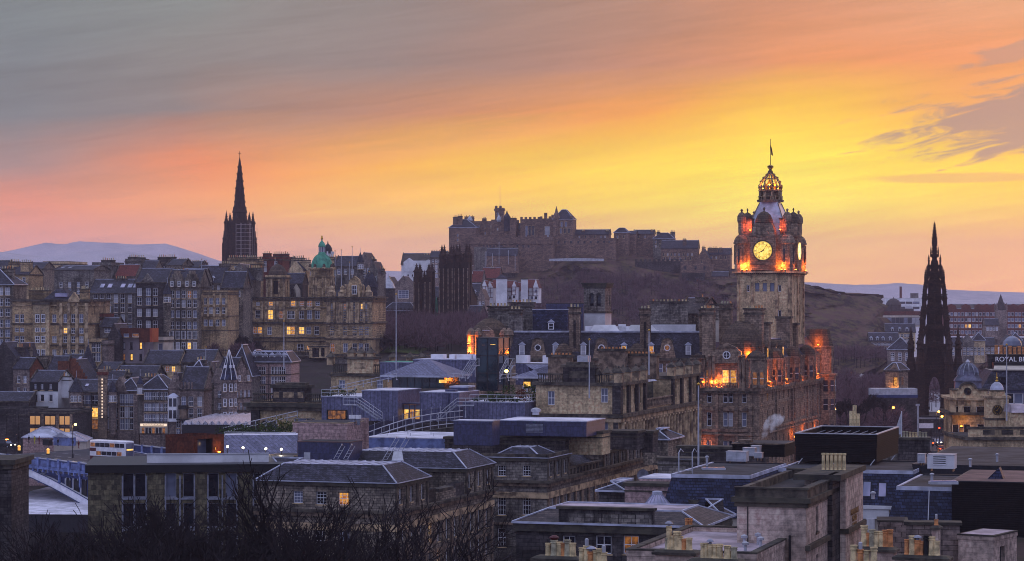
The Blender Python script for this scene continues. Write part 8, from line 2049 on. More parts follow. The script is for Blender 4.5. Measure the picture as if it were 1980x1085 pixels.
cone('smaller shallow glass rooflight beside the large cone',1345,955,965,22,254,10,False)
m=M();m.lathe(0,0,[(1.0,-1.2),(1.0,0),(1.15,.02),(1.15,.15)],'slate',10);m.build('slate_drum',None,loc=at(1345,966,254),label='round slate drum under the shallow rooflight',category='drum')
b=Bld('small brown slate hip with white edges right of the cones',1346,1398,1416,243,1003,yaw=YW,base=Z(1040,243),name='roof_house',cat='house',wall='dark_stone');b.walls();b.hip(1.7,2.2,'slate_brown','lead')
m=M()
m.tube((0,0,-1.2),(0,0,.0),.06,'pale_metal',6);
for k in range(12):
 a0,a1=2*pi*k/12,2*pi*(k+1)/12;m.face([(0,.15,.7),(.7*cos(a0),-.1,.7+.7*sin(a0)),(.7*cos(a1),-.1,.7+.7*sin(a1))],'grey_metal')
m.build('satellite_dish',None,loc=at(1243,930,290),label='grey satellite dish on a short pole above the pale roof',category='dish')
m=M()
for x in(0,1.4):
 for y in(0,.7):m.tube((x,y,-.2),(x,y,3.6),.045,'pale_metal',5)
 for k in range(6):m.tube((x,0,k*.7),(x,.7,k*.7),.03,'pale_metal',4)
for k in range(3):m.tube((0,0,1.2*k+.5),(1.4,0,1.2*k+.5),.035,'pale_metal',4)
m.path([(0,0,3.6),(.2,.4,3.95),(.5,.8,3.6)],.045,'pale_metal',4);m.path([(1.4,0,3.6),(1.6,.4,3.95),(1.9,.8,3.6)],.045,'pale_metal',4)
m.build('access_ladder',None,loc=at(1313,942,256),label='pale steel access ladder cage against the blue slate mansard',category='ladder')
b=zinc('pale flat lean-to roof left of the blue slate mansard',1236,1298,0,268,928,960,wall='pink_stone',roof='membrane',depth=7)
def mans(label,xl,xc,xr,d,top,base_row,slope_h,out=1.1,depth=None,roof='tar',base2=None):
 b=Bld(label,xl,xc,xr,d,top,yaw=YW,base=Z(base_row,d),depth=depth,name='mansard_block',wall='grey_stone');zb=b.h-slope_h
 m=M();m.box(-b.W-out+.3,-out+.3,0,out-.3,b.D,zb,'cream_wall');b.add(m,'wall')
 m=M();m.frus(-b.W-out,-out,out,b.D+.2,zb,-b.W,0,0,b.D,b.h,'slate_blue',roof);m.box(-b.W-.12,-.14,b.h-.28,.14,0-.02,b.h+.1,'lead');m.box(.02,-.14,b.h-.28,.14,b.D,b.h+.1,'lead');m.box(-b.W-.12,0,b.h-.05,-b.W+.15,b.D,b.h+.1,'lead');m.box(-b.W,b.D-.3,b.h-.05,.1,b.D,b.h+.12,'dark_metal')
 b.add(m,'roof');b.zb=zb;b.out=out;return b
def manslight(b,px,r0,r1,w):
 zb,H,o_=b.zb,b.h,b.out;x=b.fx(px);m=M()
 def P(xx,z,off):t=(z-zb)/(H-zb);return(xx,-o_*(1-t)-off,z)
 za,zc_=b.lz(r1),b.lz(r0)
 m.face([P(x-w/2-.1,za-.1,.05),P(x+w/2+.1,za-.1,.05),P(x+w/2+.1,zc_+.1,.05),P(x-w/2-.1,zc_+.1,.05)],'dark_metal');m.face([P(x-w/2,za,.09),P(x+w/2,za,.09),P(x+w/2,zc_,.09),P(x-w/2,zc_,.09)],'skylight');b.add(m,'skylight')
b1=mans('left blue slate mansard with wide grey flat roof',1300,1449,1508,252,921,1030,4.2,depth=19.5)
b2=mans('long blue slate mansard with tall skylights',1507,1765,1790,262,912,1060,3.6,depth=16)
for px,r0,r1 in((1558,927,941),(1588,929,941),(1648,932,960),(1678,933,960),(1708,935,960)):manslight(b2,px,r0,r1,.75)
m=M();m.box(-b2.W-1.3,-1.4,b2.zb-.35,1.3,-1.0,b2.zb,'white_wall');m.box(b2.fx(1650)-.5,-1.25,b2.zb-1.4,b2.fx(1722),-.82,b2.zb-.35,'white_wall')
for px in(1655,1682,1690):m.cyl(b2.fx(px),-1.1,0,b2.zb-1.4,.28,'white_wall',10)
b2.add(m,'colonnade')
m=M();m.box(b2.fx(1664),-.86,b2.zb-5,b2.fx(1678),-.83,b2.zb-1.5,'glass_teal');b2.add(m,'window')
b3=mans('steep brown black mansard in front of the dark cladding',1736,1838,1852,236,944,1045,3.6,depth=17,out=1.0)
m=M();x=b3.fx(1797);m.tube((x,-1.06,b3.zb+.05),(x,-.06,b3.h),.06,'pale_metal',4);b3.add(m,'flashing')
b=zinc('black clad roof box with reddish felt top',1840,1990,0,232,936,1040,wall='black_cladding',roof='bitumen_red',cop='dark_metal',depth=16)
m=M();x0,x1=b.fx(1896),b.fx(1940);m.extr([(x0,b.h-.1),(x1,b.h-.1),(x1-.35,b.h+.15),(x0+1.35,b.h+1.25)],3.5,5.2,'slate_blue');b.add(m,'rooflight')
b=zinc('big black louvred plant enclosure on the flat roof',1538,1695,1737,272,842,894,wall='black_cladding',roof='tar',cop='pale_metal',par=1.3)
m=M()
for k in range(9):x=-b.W+.5+k*(b.W-1)/8;m.tube((x,.2,b.h-.5),(x,b.D-.2,b.h-.4),.05,'grey_metal',5)
for k in range(5):x=-b.W+1.2+k*(b.W-2)/5;m.lathe(x,2.5,[(.55,b.h-.6),(.55,b.h-.05),(.4,b.h)],'grey_metal',12)
b.add(m,'pipework')
m=M()
for(x,y) in((-b.W+.6,-.3),(-b.W*.5,-.3),(-.4,-.3),(.6,b.D*.5)):m.box(x-.5,y-.3,-.55,x+.5,y+.3,-.4,'white_paint');m.tube((x-.3,y,-.4),(x+.2,y+.2,.3),.06,'pale_metal',4)
b.add(m,'foot')
b=zinc('long low black plant box with pale lid',1416,1517,1537,292,861,884,wall='black_cladding',roof='tar',cop='trim_brown')
m=M();m.box(b.fx(1424),1,b.h,b.fx(1447),3,b.h+.5,'trim_brown');b.add(m,'lid')
def acunit(label,px,row,d,w,h,dd,mat='pale_metal',louv=False):
 e=empty('air_unit',at(px,row,d),-radians(YW),label,'air unit');m=M();m.box(0,0,0,w,dd,h,mat);m.box(-.04,-.04,h,w+.04,dd+.04,h+.06,'pale_metal');m.build('casing',e)
 m=M()
 if louv:
  for k in range(4):m.box(w*.22,-.1,h*.3+k*h*.15,w*.68,-.01,h*.3+k*h*.15+.09,'white_paint');m.box(w*.22,-.05,h*.3+k*h*.15+.09,w*.68,-.006,h*.3+(k+1)*h*.15,'black_paint')
 else:m.box(w*.12,-.04,h*.15,w*.88,-.006,h*.2,'grey_metal');m.box(w*.5,-.03,h*.1,w*.51,-.005,h*.9,'grey_metal')
 m.build('grille',e);m=M()
 for x in(.2,w-.3):m.box(x,.1,-.3,x+.12,dd-.1,0,'dark_metal')
 m.build('stand',e)
acunit('long white air unit on the flat roof',1404,892,272,2.25,1.05,1.4);acunit('grey air unit right behind the long white one',1436,882,284,1.4,.9,1.4);acunit('small air unit at the right end of the group',1452,876,288,1.0,.8,1.2);acunit('low cluster condenser beside the black plant box',1458,886,282,.9,.6,.9)
acunit('large white louvred ventilation box on stilts',1793,906,244,2.65,1.35,1.9,'white_wall',True)
acunit('small grey duct box behind the louvred ventilation box',1774,895,262,.8,.9,.9)
for k,(px,row,d,h) in enumerate(((1367,901,264,.9),(1802,935,232,.8),(1876,903,250,.7),(1928,893,262,.7),(1688,965,190,.4))):
 m=M();m.cyl(0,0,0,h,.13,'pale_metal',8);m.lathe(0,0,[(.2,h),(.22,h+.12),(.05,h+.2)],'pale_metal',8);m.build('vent_pipe',None,loc=at(px,row,d),category='vent',label=['thin roof vent near the ladder cage','roof vent pipe beside the steep mansard rooflight','vent pipe on the grey roof left of the red felt','vent pipe behind the red felt roof','stubby vent on the cream bay'][k])
m=M();m.box(-1.2,-.6,0,1.3,.6,.22,'pale_metal');m.box(-1.1,-.5,.22,1.2,.5,.3,'skylight');m.build('rooflight',None,loc=at(1379,909,262),label='low flat rooflight box on the grey roof by the ladder cage',category='rooflight')
m=M();m.box(-1.2,-.5,0,1.4,.5,.25,'pale_metal');m.box(-1.1,-.4,.25,1.3,.4,.32,'skylight');m.build('rooflight',None,loc=at(1822,936,228),label='low flat rooflight box on the steep mansard',category='rooflight')
mt,t,bs=newmat('steam');t.n.remove(bs);tc_=t.node('ShaderNodeTexCoord');nn=t.noise(tc_.outputs['Object'],1.3,4,.6)
v_=t.node('ShaderNodeVolumePrincipled');v_.inputs['Color'].default_value=(.95,.93,.95,1);t.l.new(t.math('MULTIPLY',t.smooth(nn,.42,.62),1.1),v_.inputs['Density']);v_.inputs['Anisotropy'].default_value=0;t.l.new(v_.outputs[0],t.n['Material Output'].inputs['Volume'])
m=M();m.lathe(0,0,[(.15,0),(.45,.5),(.8,1.1),(1.15,1.8),(1.3,2.5),(1.1,3.1),(.5,3.5),(.1,3.6)],'steam',14)
for i_,v in enumerate(m.v):zz_=v[2];m.v[i_]=(v[0]+zz_*.85-(0.06*zz_*zz_),v[1],zz_)
m.build('steam',None,loc=at(1472,850,330),kind='stuff',label='white puff of steam drifting up in front of the hotel',category='steam')
# ================================================================== hotel gable block in the foreground
b=Bld('pale stone hotel block with carved name and rooftop parapet',1425,1559,1648,165,972,yaw=YW,base=8,name='hotel_block',cat='hotel',wall='ashlar');b.near=True
W_,D_,H=b.W,b.D,b.h;z=lambda r,y=0:b.lz(r,0,y)
b.win('r',b.ry(1580),z(979,b.ry(1580)),.95,1.75,'mid','glass',frame='black_paint');b.win('r',b.ry(1580),z(1072,b.ry(1580)),1.0,1.7,'sash','glass')
b.walls(depth=.3)
m=M();m.box(-W_-.35,-.35,H-.05,.35,D_+.2,H+.28,'parapet_dark');m.box(-W_-.15,-.15,H-.35,.15,D_+.1,H-.05,'trim_dark');m.box(-.02,-.3,z(1065),.3,D_,z(1065)+.35,'parapet_dark');b.add(m,'cornice')
m=M();t_=.3
for q in[(-W_-.1,-.1,.1,t_),(-W_-.1,D_-t_,.1,D_+.1),(-W_-.1,t_,-W_+t_,D_-t_),(-t_,t_,.1,D_-t_)]:m.box(q[0],q[1],H+.28,q[2],q[3],H+.85,'trim_dark')
m.face([(-W_+t_,t_,H+.3),(-t_,t_,H+.3),(-t_,D_-t_,H+.3),(-W_+t_,D_-t_,H+.3)],'tar');m.box(-W_-.18,-.18,H+.85,.18,.4,H+.97,'parapet_dark');m.box(-.4,.4,H+.85,.18,D_,H+.97,'parapet_dark');m.box(-W_-.18,D_-.35,H+.85,-.4,D_+.15,H+.97,'parapet_dark');b.add(m,'parapet')
yb0,yb1=b.ry(1600),b.ry(1615)
m=M();m.box(.01,yb0,0,.35,yb1,H+1.3,'dark_stone');m.box(-2.2,yb1,0,.75,D_+.3,H+.9,'ashlar');m.box(-2.4,yb0-.1,H+.9,.95,D_+.5,H+1.3,'parapet_dark');m.box(.0,yb1-.1,z(1062),1.0,D_+.45,z(1062)+.35,'parapet_dark');br_=b.add(m,'chimney_breast')
for k in range(6):q=M();q.lathe(0,0,[(.14,0),(.13,.1),(.12,1.05),(.15,1.07),(.15,1.2),(.1,1.2)],'pot_buff',10);q.build('chimney_pot',br_,loc=(-1.15+k*.3,(yb1+D_)/2-2,H+1.3))
def text(s,loc,size,parent,mat,rz=0,ext=.02,name='lettering'):
 cu=bpy.data.curves.new(name,'FONT');cu.body=s;cu.size=size;cu.extrude=ext;cu.align_x='CENTER';cu.align_y='CENTER';cu.materials.append(MATS[mat])
 o=bpy.data.objects.new(name,cu);COL.objects.link(o);bpy.context.view_layer.update();me=bpy.data.meshes.new_from_object(o.evaluated_get(bpy.context.evaluated_depsgraph_get()));bpy.data.objects.remove(o);o=bpy.data.objects.new(name,me);COL.objects.link(o);o.parent=parent;o.location=loc;o.rotation_euler=(pi/2,0,rz);return o
ym=(yb1+D_)/2
for s_,r_ in(('PARLIAMENT',988),('HOUSE',1001),('HOTEL',1015)):text(s_,(.79,ym,z(r_,ym)),.62 if len(s_)<8 else .6,b.e,'lettering',rz=pi/2)
m=M();m.box(b.fx(1528)-.06,-.3,1,b.fx(1528)+.06,-.02,H-2.2,'black_paint');m.box(b.fx(1446)-.03,-.06,H-5,b.fx(1446)+.03,-.01,H,'black_paint');b.add(m,'drainpipe')
b=Bld('lavender flat roof with dark parapet in front of the hotel block',1212,1462,1558,156,1073,yaw=YW,base=8,name='flat_roof_building',wall='ashlar');b.near=True;b.walls();b.flat(par=.25,mat='membrane_pink',coping='parapet_dark',t=.45)
for k,(dx,dy) in enumerate(((-2.2,7),(-.9,6),(-1.6,8.6),(-1.2,2.5))):m=M();m.cyl(b.fx(1462)+dx,dy,b.h-.25,b.h+.35,.1,'pale_metal',8);m.lathe(b.fx(1462)+dx,dy,[(.22,b.h+.35),(.24,b.h+.5),(.05,b.h+.6)],'pale_metal',8);b.add(m,'vent_pipe')
# ================================================================== foreground chimney stacks
def stack(label,px0,px1,row_top,d,pots_,yaw=20,wall='ashlar',depth=.9):
 b=Bld(label,px0,px1,0,d,row_top,yaw=yaw,base=10,depth=depth,name='chimney_stack',cat='chimney',wall=wall);b.near=True;b.h-=.22
 b.walls();m=M();m.box(-b.W-.14,-.14,b.h-.14,.14,b.D+.14,b.h+.0,'trim_dark');m.frus(-b.W-.14,-.14,.14,b.D+.14,b.h+.0,-b.W+.08,.1,-.08,b.D-.1,b.h+.12,'parapet_dark');b.add(m,'cap')
 for(px,rt,r_,mt,hat) in pots_:
  x=b.fx(px);y=b.D/2+(r_-12)*.0;h=b.lz(rt,x,y)-b.h-.06;r=r_/2/F*d;m=M()
  m.lathe(x,y,[(r*1.15,b.h+.05),(r*1.12,b.h+.16),(r,b.h+.18),(r*.9,b.h+.06+h*.8),(r*1.08,b.h+.06+h*.82),(r*1.08,b.h+.06+h*.87),(r*.95,b.h+.06+h*.88),(r*.95,b.h+.06+h*.94),(r*1.12,b.h+.06+h*.95),(r*1.12,b.h+.06+h),(r*.8,b.h+.06+h),(r*.75,b.h+.06+h*.9)],mt,14,capt=True)
  q=b.add(m,'chimney_pot')
  if hat:
   m=M();zt_=b.h+.06+h
   if hat=='c':m.lathe(x,y,[(r*.5,zt_),(r*.5,zt_+.12),(r*1.5,zt_+.13),(r*1.2,zt_+.2),(r*.3,zt_+.27)],'grey_metal',12)
   elif hat=='r':m.lathe(x,y,[(r*.8,zt_),(r*1.3,zt_+.08),(r*1.4,zt_+.14),(r*.6,zt_+.24)],'dark_red',12)
   else:m.lathe(x,y,[(r*.6,zt_),(r*.6,zt_+.32),(r*.2,zt_+.36)],'pale_metal',10)
   m.build('cowl',q)
 return b
B_,O_,G_='pot_buff','pot_orange','pot_grey'
stack('leftmost foreground stack with pale and orange pots and red cowl',1032,1116,1074,128,((1054,1050,10,B_,0),(1066,1044,14,G_,'r'),(1077,1048,12,B_,0),(1084,1050,12,O_,0),(1092,1044,14,G_,0),(1102,1050,13,B_,0)))
stack('second foreground stack crowded with mixed pots and metal cowls',1108,1178,1091,122,((1119,1059,11,B_,0),(1129,1055,13,B_,'t'),(1137,1066,15,O_,'c'),(1146,1064,12,B_,0),(1154,1061,13,B_,0),(1162,1068,14,B_,'t')))
stack('tall foreground stack with six buff pots and raised cowled pot',1266,1342,1062,134,((1286,1040,10,G_,0),(1289,1017,11,B_,'c'),(1296,1036,10,B_,0),(1305,1028,15,B_,0),(1311,1037,12,B_,0),(1318,1042,11,O_,0),(1328,1040,13,B_,0)))
stack('lower foreground stack with even row of buff pots right of the tall one',1334,1428,1079,126,((1354,1050,9,B_,0),(1361,1050,9,B_,0),(1369,1052,11,B_,'c'),(1378,1053,11,B_,0),(1387,1052,13,B_,0),(1402,1055,14,B_,0),(1415,1058,13,G_,0)))
stack('pair of joined buff pots standing on a small square stack',1322,1336,1031,176,((1325,1002,8,O_,0),(1332,1002,8,O_,0)),wall='trim_warm' if 0 else 'warm_stone')
stack('foreground stack with seven orange and buff pots below the carved name',1650,1728,1056,140,((1668,1016,14,B_,0),(1675,1030,10,O_,0),(1683,1024,13,G_,0),(1692,1027,11,B_,0),(1701,1027,11,B_,0),(1709,1025,12,O_,0),(1718,1024,12,O_,0)))
stack('bottom foreground stack with banded pots and chrome cowl',1632,1700,1098,120,((1647,1054,14,B_,0),(1660,1062,13,O_,'t'),(1672,1064,12,B_,0),(1686,1058,14,B_,0)))
stack('right foreground stack with seven pots and one blackened gap',1730,1832,1073,136,((1750,1043,9,O_,0),(1761,1036,13,B_,0),(1771,1044,13,O_,'c'),(1779,1047,10,O_,0),(1788,1035,12,'black_paint',0),(1799,1038,13,B_,0),(1808,1046,13,B_,0)))
stack('single steel capped pot on the stone roof edge',1802,1814,1014,168,((1808,1004,8,O_,'t'),))
b=Bld('coursed stone chimney wall left of the small lavender roof',1752,1856,0,170,1016,yaw=8,base=8,depth=1.4,name='chimney_wall',cat='wall',wall='rose_stone');b.walls();m=M();m.box(-b.W-.15,-.15,b.h,.15,b.D+.15,b.h+.2,'parapet_dark');b.add(m,'coping')
b=Bld('brown stone block with small lavender roof and black window at lower right',1853,1921,1966,168,1040,yaw=32,base=8,name='stone_block',wall='ashlar');b.near=True
b.win('r',b.ry(1938),b.lz(1056,0,b.ry(1938)),.9,1.8,'none','glass');b.walls();b.flat(par=.15,mat='membrane_pink',coping='parapet_dark',t=.3)
b=Bld('low brown wall between the pots and the chimney wall',1698,1754,0,176,1011,yaw=8,base=8,depth=3,name='stone_block',cat='wall',wall='rose_stone');b.walls();b.flat(par=.1)
# ================================================================== left modern stone building and its roof
b=Bld('dark stone office building with tall paired windows and black fascia',170,566,0,300,910,yaw=-6,base=-12,depth=16,name='office_building',cat='office',wall='modern_block');b.near=True
for px in(248,271,412,447,330,365,500,530):
 for k,tt in enumerate((915,973,1031)):
  b.win('f',b.fx(px)+b.W,b.lz(tt,b.fx(px)),1.35,2.9,'plain','glass_pale' if(px+k)%3==0 and k==0 else 'glass',frame='grey_metal')
b.walls(depth=.35);m=M();m.box(-b.W-.3,-.4,b.h-.1,.3,b.D+.3,b.h+.75,'black_paint');m.box(-b.W-.35,-.45,b.h+.75,.35,b.D+.35,b.h+.85,'dark_metal');b.add(m,'fascia')
m=M()
for px0,px1 in((237,283),(402,458),(320,376),(490,541)):
 xa,xb=b.fx(px0),b.fx(px1)
 for x in(xa,(xa+xb)/2,xb):m.box(x-.09,-.2,2,x+.09,-.01,b.h-.5,'grey_metal')
 for tt in(912,965,1025):zz_=b.lz(tt,xa);m.box(xa,-.18,zz_-.08,xb,-.012,zz_+.08,'grey_metal')
b.add(m,'window_surround')
LB=b;H=b.h+.85
m=M();m.box(b.fx(282),3,H-.1,b.fx(520),3.3,H+1.0,'white_wall');m.box(b.fx(282),2.9,H+1.0,b.fx(520),3.4,H+1.12,'pale_metal');b.add(m,'parapet')
b=Bld('rust brown steel box with large square opening on the office roof',320,375,433,309,843,yaw=38,base=Z(892,309),name='corten_box',cat='roof box',wall='corten')
m=M();W_,D_,h=b.W,b.D,b.h;ya,yb=D_*.12,D_*.62
m.facade(-W_,0,1,0,W_,0,h,[],'corten',.3);m.facade(0,0,0,1,D_,0,h,[(ya,.2,yb,h-.45)],'corten',1.2);m.face([(0,D_,0),(-W_,D_,0),(-W_,D_,h),(0,D_,h)],'corten');m.face([(-W_,D_,0),(-W_,0,0),(-W_,0,h),(-W_,D_,h)],'corten');m.face([(-W_,0,h-.5),(0,0,h-.5),(0,D_,h-.5),(-W_,D_,h-.5)],'corten')
b.add(m,'wall');m=M();m.box(-1.2,ya,.2,-1.1,yb,h-.45,'glass_pale');m.box(-1.1,ya+(yb-ya)*.98,.2,-.2,yb+.3,h-.45,'black_paint');m.box(.02,D_*.7,h*.4,.06,D_*.72,h*.5,'lit_warm');b.add(m,'glazing')
spot(b.e,(.3,D_*.78,h*.25),10,col=(1,.6,.2))
b=Bld('curved zinc sloping roof with four bright lamps',430,574,0,330,868,yaw=-4,base=Z(900,330),depth=9,name='roof_slope',cat='roof',wall='zinc');m=M();m.frus(-b.W,0,0,b.D,0,-b.W,5,0,b.D,b.h+1.6,'zinc','membrane');b.add(m,'roof');m=M();m.box(-b.W,-.2,-1.5,0,0,0,'cream_wall');b.add(m,'fascia')
for k,(px,row) in enumerate(((440,864),(470,866),(514,868),(544,869),(511,884),(640,820))):
 if k==5:continue
 e=empty('wall_lamp',at(px,row+2,318),0,['first bright white lamp from the left on the zinc roof slope','second bright white lamp on the zinc roof slope','third bright white lamp on the zinc roof slope','fourth bright white lamp at the right of the zinc slope','small dim lamp low on the white roof parapet'][k],'lamp','lamps on the zinc slope');m=M();m.lathe(0,0,[(.05,-.9),(.05,0)],'dark_metal',6);m.build('post',e);m=M();m.lathe(0,0,[(.06,0),(.15,.08),(.16,.2),(.06,.3)],'lamp_white',10);m.build('lantern',e)
 l=bpy.data.lights.new('lamp','POINT');l.energy=60 if k<4 else 20;l.color=(1,.86,.7);l.shadow_soft_size=.2;lo=bpy.data.objects.new('lamp_light',l);COL.objects.link(lo);lo.parent=e;lo.location=(0,-.4,.3)
hedge(at(430,848,340),at(570,838,348),4.0,1.6,'wild green planting on the roof terrace behind the lamps',mat='leaf',seed=8,dens=130)
hedge(at(500,842,346),at(570,834,350),2.4,2.4,'yellow green shrubs at the right of the roof terrace',mat='leaf_yellow',seed=9,dens=60)
railing(at(434,857,334),at(572,858,338),'white railing with round feet in front of the terrace planting',h=1.5,step=2.2,r=.06)
railing(at(432,845,380),at(575,812,392),'long sloping white handrail beyond the terrace planting',h=1.4,step=2.0,r=.07)
b=Bld('wall of brown blocks below the pink rendered block',520,626,0,316,884,yaw=YW,base=Z(940,316),depth=4,name='parapet_wall',cat='wall',wall='grey_stone');b.walls();b.flat(par=.2,coping='trim_warm')
b=Bld('sloping slate aisle roof between the office block and the front terrace',505,560,0,300,925,yaw=YW,base=Z(1000,300),depth=8,name='slate_roof',cat='roof',wall='dark_stone');b.walls();b.hip(2.2,3.8,'slate','lead')
b=Bld('tall weathered stone pier at the very left edge',-80,22,30,262,898,yaw=2,base=0,depth=8,name='stone_pier',cat='pier',wall='dark_stone');b.walls();m=M();m.box(-b.W-.5,-.5,b.h,.5,b.D+.5,b.h+.5,'parapet_dark');m.box(-b.W-.25,-.25,b.h-.5,.25,b.D+.25,b.h,'trim_dark');b.add(m,'cap')
# ================================================================== right hand clock building
def rightblock():
 d=430;b=Bld('pale stone bank block with ribbed dome and round attic window',1841,1912,0,d,772,yaw=4,base=-1,depth=14,name='domed_building',wall='warm_stone')
 for px in(1848,1870,1897):b.win('f',b.fx(px)+b.W,b.lz(786),1.1 if px==1848 else 1.6,1.4,'plain','glass')
 for px in(1848,1870,1897):b.win('f',b.fx(px)+b.W,b.lz(820),1.2,2.4,'plain','glass')
 b.walls();m=M();b.band(m,b.h-.2,.5,.45,'trim_warm');b.band(m,b.lz(803),.7,.5,'trim_dark');b.band(m,b.lz(845),.3,.4,'trim_dark');b.add(m,'cornice')
 m=M()
 for px in(1843,1858,1882,1908):x=b.fx(px);m.box(x-.5,-.3,b.lz(800),x+.5,-.01,b.h-.2,'trim_warm')
 b.add(m,'pilaster')
 m=M();x=b.fx(1871);arc=[(x+1.4*cos(t),b.lz(753)+1.0*sin(t)+.1) for t in[pi*k/10 for k in range(11)]]
 m.extr([(b.fx(1842),b.h+.2),(b.fx(1910),b.h+.2),(b.fx(1910),b.lz(756)),(x+1.9,b.lz(753))]+arc+[(x-1.9,b.lz(753)),(b.fx(1842),b.lz(756))],.1,5,'buff_stone')
 for(a0,c0),(a1,c1) in zip(arc,arc[1:]):m.tube((a0,-.05,c0),(a1,-.05,c1),.28,'trim_dark',4)
 m.box(b.fx(1840),-.3,b.lz(755),x-1.7,4,b.lz(753),'trim_dark');m.box(x+1.7,-.3,b.lz(755),b.fx(1911),4,b.lz(753),'trim_dark');at_=b.add(m,'attic')
 m=M();n=18;zc=b.lz(757);m.face([(x+.55*cos(2*pi*i/n),.06,zc+.55*sin(2*pi*i/n)) for i in range(n)],'glass')
 for i in range(n):a0,a1=2*pi*i/n,2*pi*(i+1)/n;m.tube((x+.6*cos(a0),.0,zc+.6*sin(a0)),(x+.6*cos(a1),.0,zc+.6*sin(a1)),.1,'trim_dark',4)
 m.build('round_window',at_)
 m=M();x=b.fx(1875.5);y=3.2;z=lambda r:b.lz(r)
 m.lathe(x,y,[(2.5,z(752)),(2.4,z(739)),(2.6,z(738)),(2.5,z(735)),(2.0,z(728)),(1.9,z(726))],'lead_dark',8,.5)
 pr=[(1.85,z(726)),(1.8,z(720)),(1.55,z(713)),(1.1,z(707)),(.6,z(703.5)),(.3,z(703))];m.lathe(x,y,pr,'lead_dark',20)
 for k in range(12):a=2*pi*k/12;m.path([(x+(q+.05)*cos(a),y+(q+.05)*sin(a),w) for q,w in pr],.09,'grey_metal',4)
 m.lathe(x,y,[(.3,z(703.5)),(.42,z(701)),(.36,z(699)),(.2,z(698)),(.05,z(695.5))],'pale_metal',10);b.add(m,'dome')
 spot(b.e,(b.fx(1858),-.8,b.lz(826)),30,col=(1,.5,.12));spot(b.e,(b.fx(1866),-.9,b.lz(866)),50,col=(1,.4,.1));m=M();b.band(m,b.lz(900),.1,.2);b.add(m,'band')
 c=Bld('long range with grey green mansard and white roof letters',1898,2060,0,452,754,yaw=4,base=-1,depth=16,name='hotel_range',cat='hotel',wall='zinc_dark')
 c.win('f',c.fx(1938)+c.W,c.lz(760),3.2,2.0,'plain','glass');c.grid('f',8,[c.lz(760)],1.6,2.0,'plain');c.ops_f=c.ops_f[1:];c.walls()
 m=M();m.frus(-c.W-.2,-.3,.3,c.D,c.h,-c.W+2.2,2.0,0,c.D-2,c.lz(717),'slate','cream_wall');m.box(-c.W+2,1.6,c.lz(717),0,2.0,c.lz(715),'cream_wall');m.box(c.fx(1934),-.4,c.lz(741),c.fx(1945),1.5,c.lz(729),'slate');m.box(c.fx(1935.5),-.45,c.lz(740),c.fx(1943.5),-.41,c.lz(730),'glass');m.face([(-c.W+2.5,3,c.lz(717)+.02),(-2,3,c.lz(717)+.02),(-2,c.D-3,c.lz(705)),(-c.W+4,c.D-3,c.lz(705))],'cream_wall');c.add(m,'roof')
 m=M();x0=c.fx(1933);m.box(x0,9,c.h,3,11,c.lz(703.5),'black_paint');m.box(x0-.6,12,c.h,3,14,c.lz(690),'dark_stone');m.box(x0-.9,11.8,c.lz(690),3,14.2,c.lz(688),'parapet_dark');cb=c.add(m,'sign_wall')
 for k in range(9):q=M();pots(q,[0],0,0,1.5,.32,b.rg,('pot_orange',),8);q.build('chimney_pot',cb,loc=(x0+1+k*.85,13,c.lz(688)))
 text('ROYAL BRITISH HOTEL',(x0+.5+6.2,8.7,c.lz(699)+.15),1.25,c.e,'white_paint',ext=.06)
 t=Bld('square stone clock turret with small lead dome',1908,1951,0,415,768,yaw=4,base=Z(828,415),depth=3.6,name='clock_turret',cat='clock tower',wall='buff_stone')
 t.walls();m=M();t.band(m,t.h-.2,.35,.35,'trim_warm');t.band(m,t.lz(812),.25,.3,'trim_dark');m.box(t.fx(1916),0.3,t.h,t.fx(1944),3.2,t.lz(755),'buff_stone');m.box(t.fx(1915),.1,t.lz(757),t.fx(1945),3.4,t.lz(754.5),'trim_dark');t.add(m,'cornice')
 m=M();x=t.fx(1930);m.lathe(x,1.8,[(1.15,t.lz(755)),(1.1,t.lz(750)),(.85,t.lz(744)),(.4,t.lz(740)),(.15,t.lz(739))],'lead',16);t.add(m,'dome')
 m=M();m.lathe(x,1.8,[(.15,t.lz(739.5)),(.28,t.lz(737)),(.1,t.lz(735)),(.2,t.lz(732)),(.08,t.lz(730)),(.04,t.lz(721))],'gold',8);t.add(m,'finial')
 clock(t.e,(t.fx(1928.5),-.06,t.lz(793)),0,.78,8,6,glow='black_hand',ring='trim_dark',hand='gold')
 g=Bld('curving terrace block with stone balustrade below the clock turret',1872,2000,0,405,846,yaw=-3,base=-1,depth=14,name='terrace_block',wall='buff_stone');g.walls();g.flat(par=.2)
 m=M();g.band(m,g.h-.4,.6,.5,'trim_dark');g.add(m,'cornice');m=M();m.box(-g.W,-.2,g.h+.1,0,.2,g.lz(829),'buff_stone');m.box(-g.W-.2,-.4,g.lz(829),0,.4,g.lz(825),'trim_dark')
 for k in range(3):xa=-g.W*(.78-.28*k);m.box(xa,-.3,g.h+.5,xa+1.9,-.21,g.lz(831),'trim_dark')
 g.add(m,'balustrade')
 m=M();m.box(g.fx(1968),4,g.h,g.fx(2000),8,g.lz(800),'buff_stone');m.frus(g.fx(1967),3.5,g.fx(2000),9,g.lz(800),g.fx(1970),5,g.fx(2000),9,g.lz(785),'membrane_pink');g.add(m,'lean_to')
rightblock()
p=at(1957,668,470);e=empty('glass_dome',p,0,'pale glazed dome behind the roof letters','dome');m=M();m.lathe(0,0,[(1.9,-5),(1.9,0)],'grey_stone',14);m.build('drum',e);m=M();m.lathe(0,0,[(1.8,0),(1.6,.8),(1.1,1.4),(.5,1.75),(.2,1.8)],'glass_pale',14);m.build('dome',e)
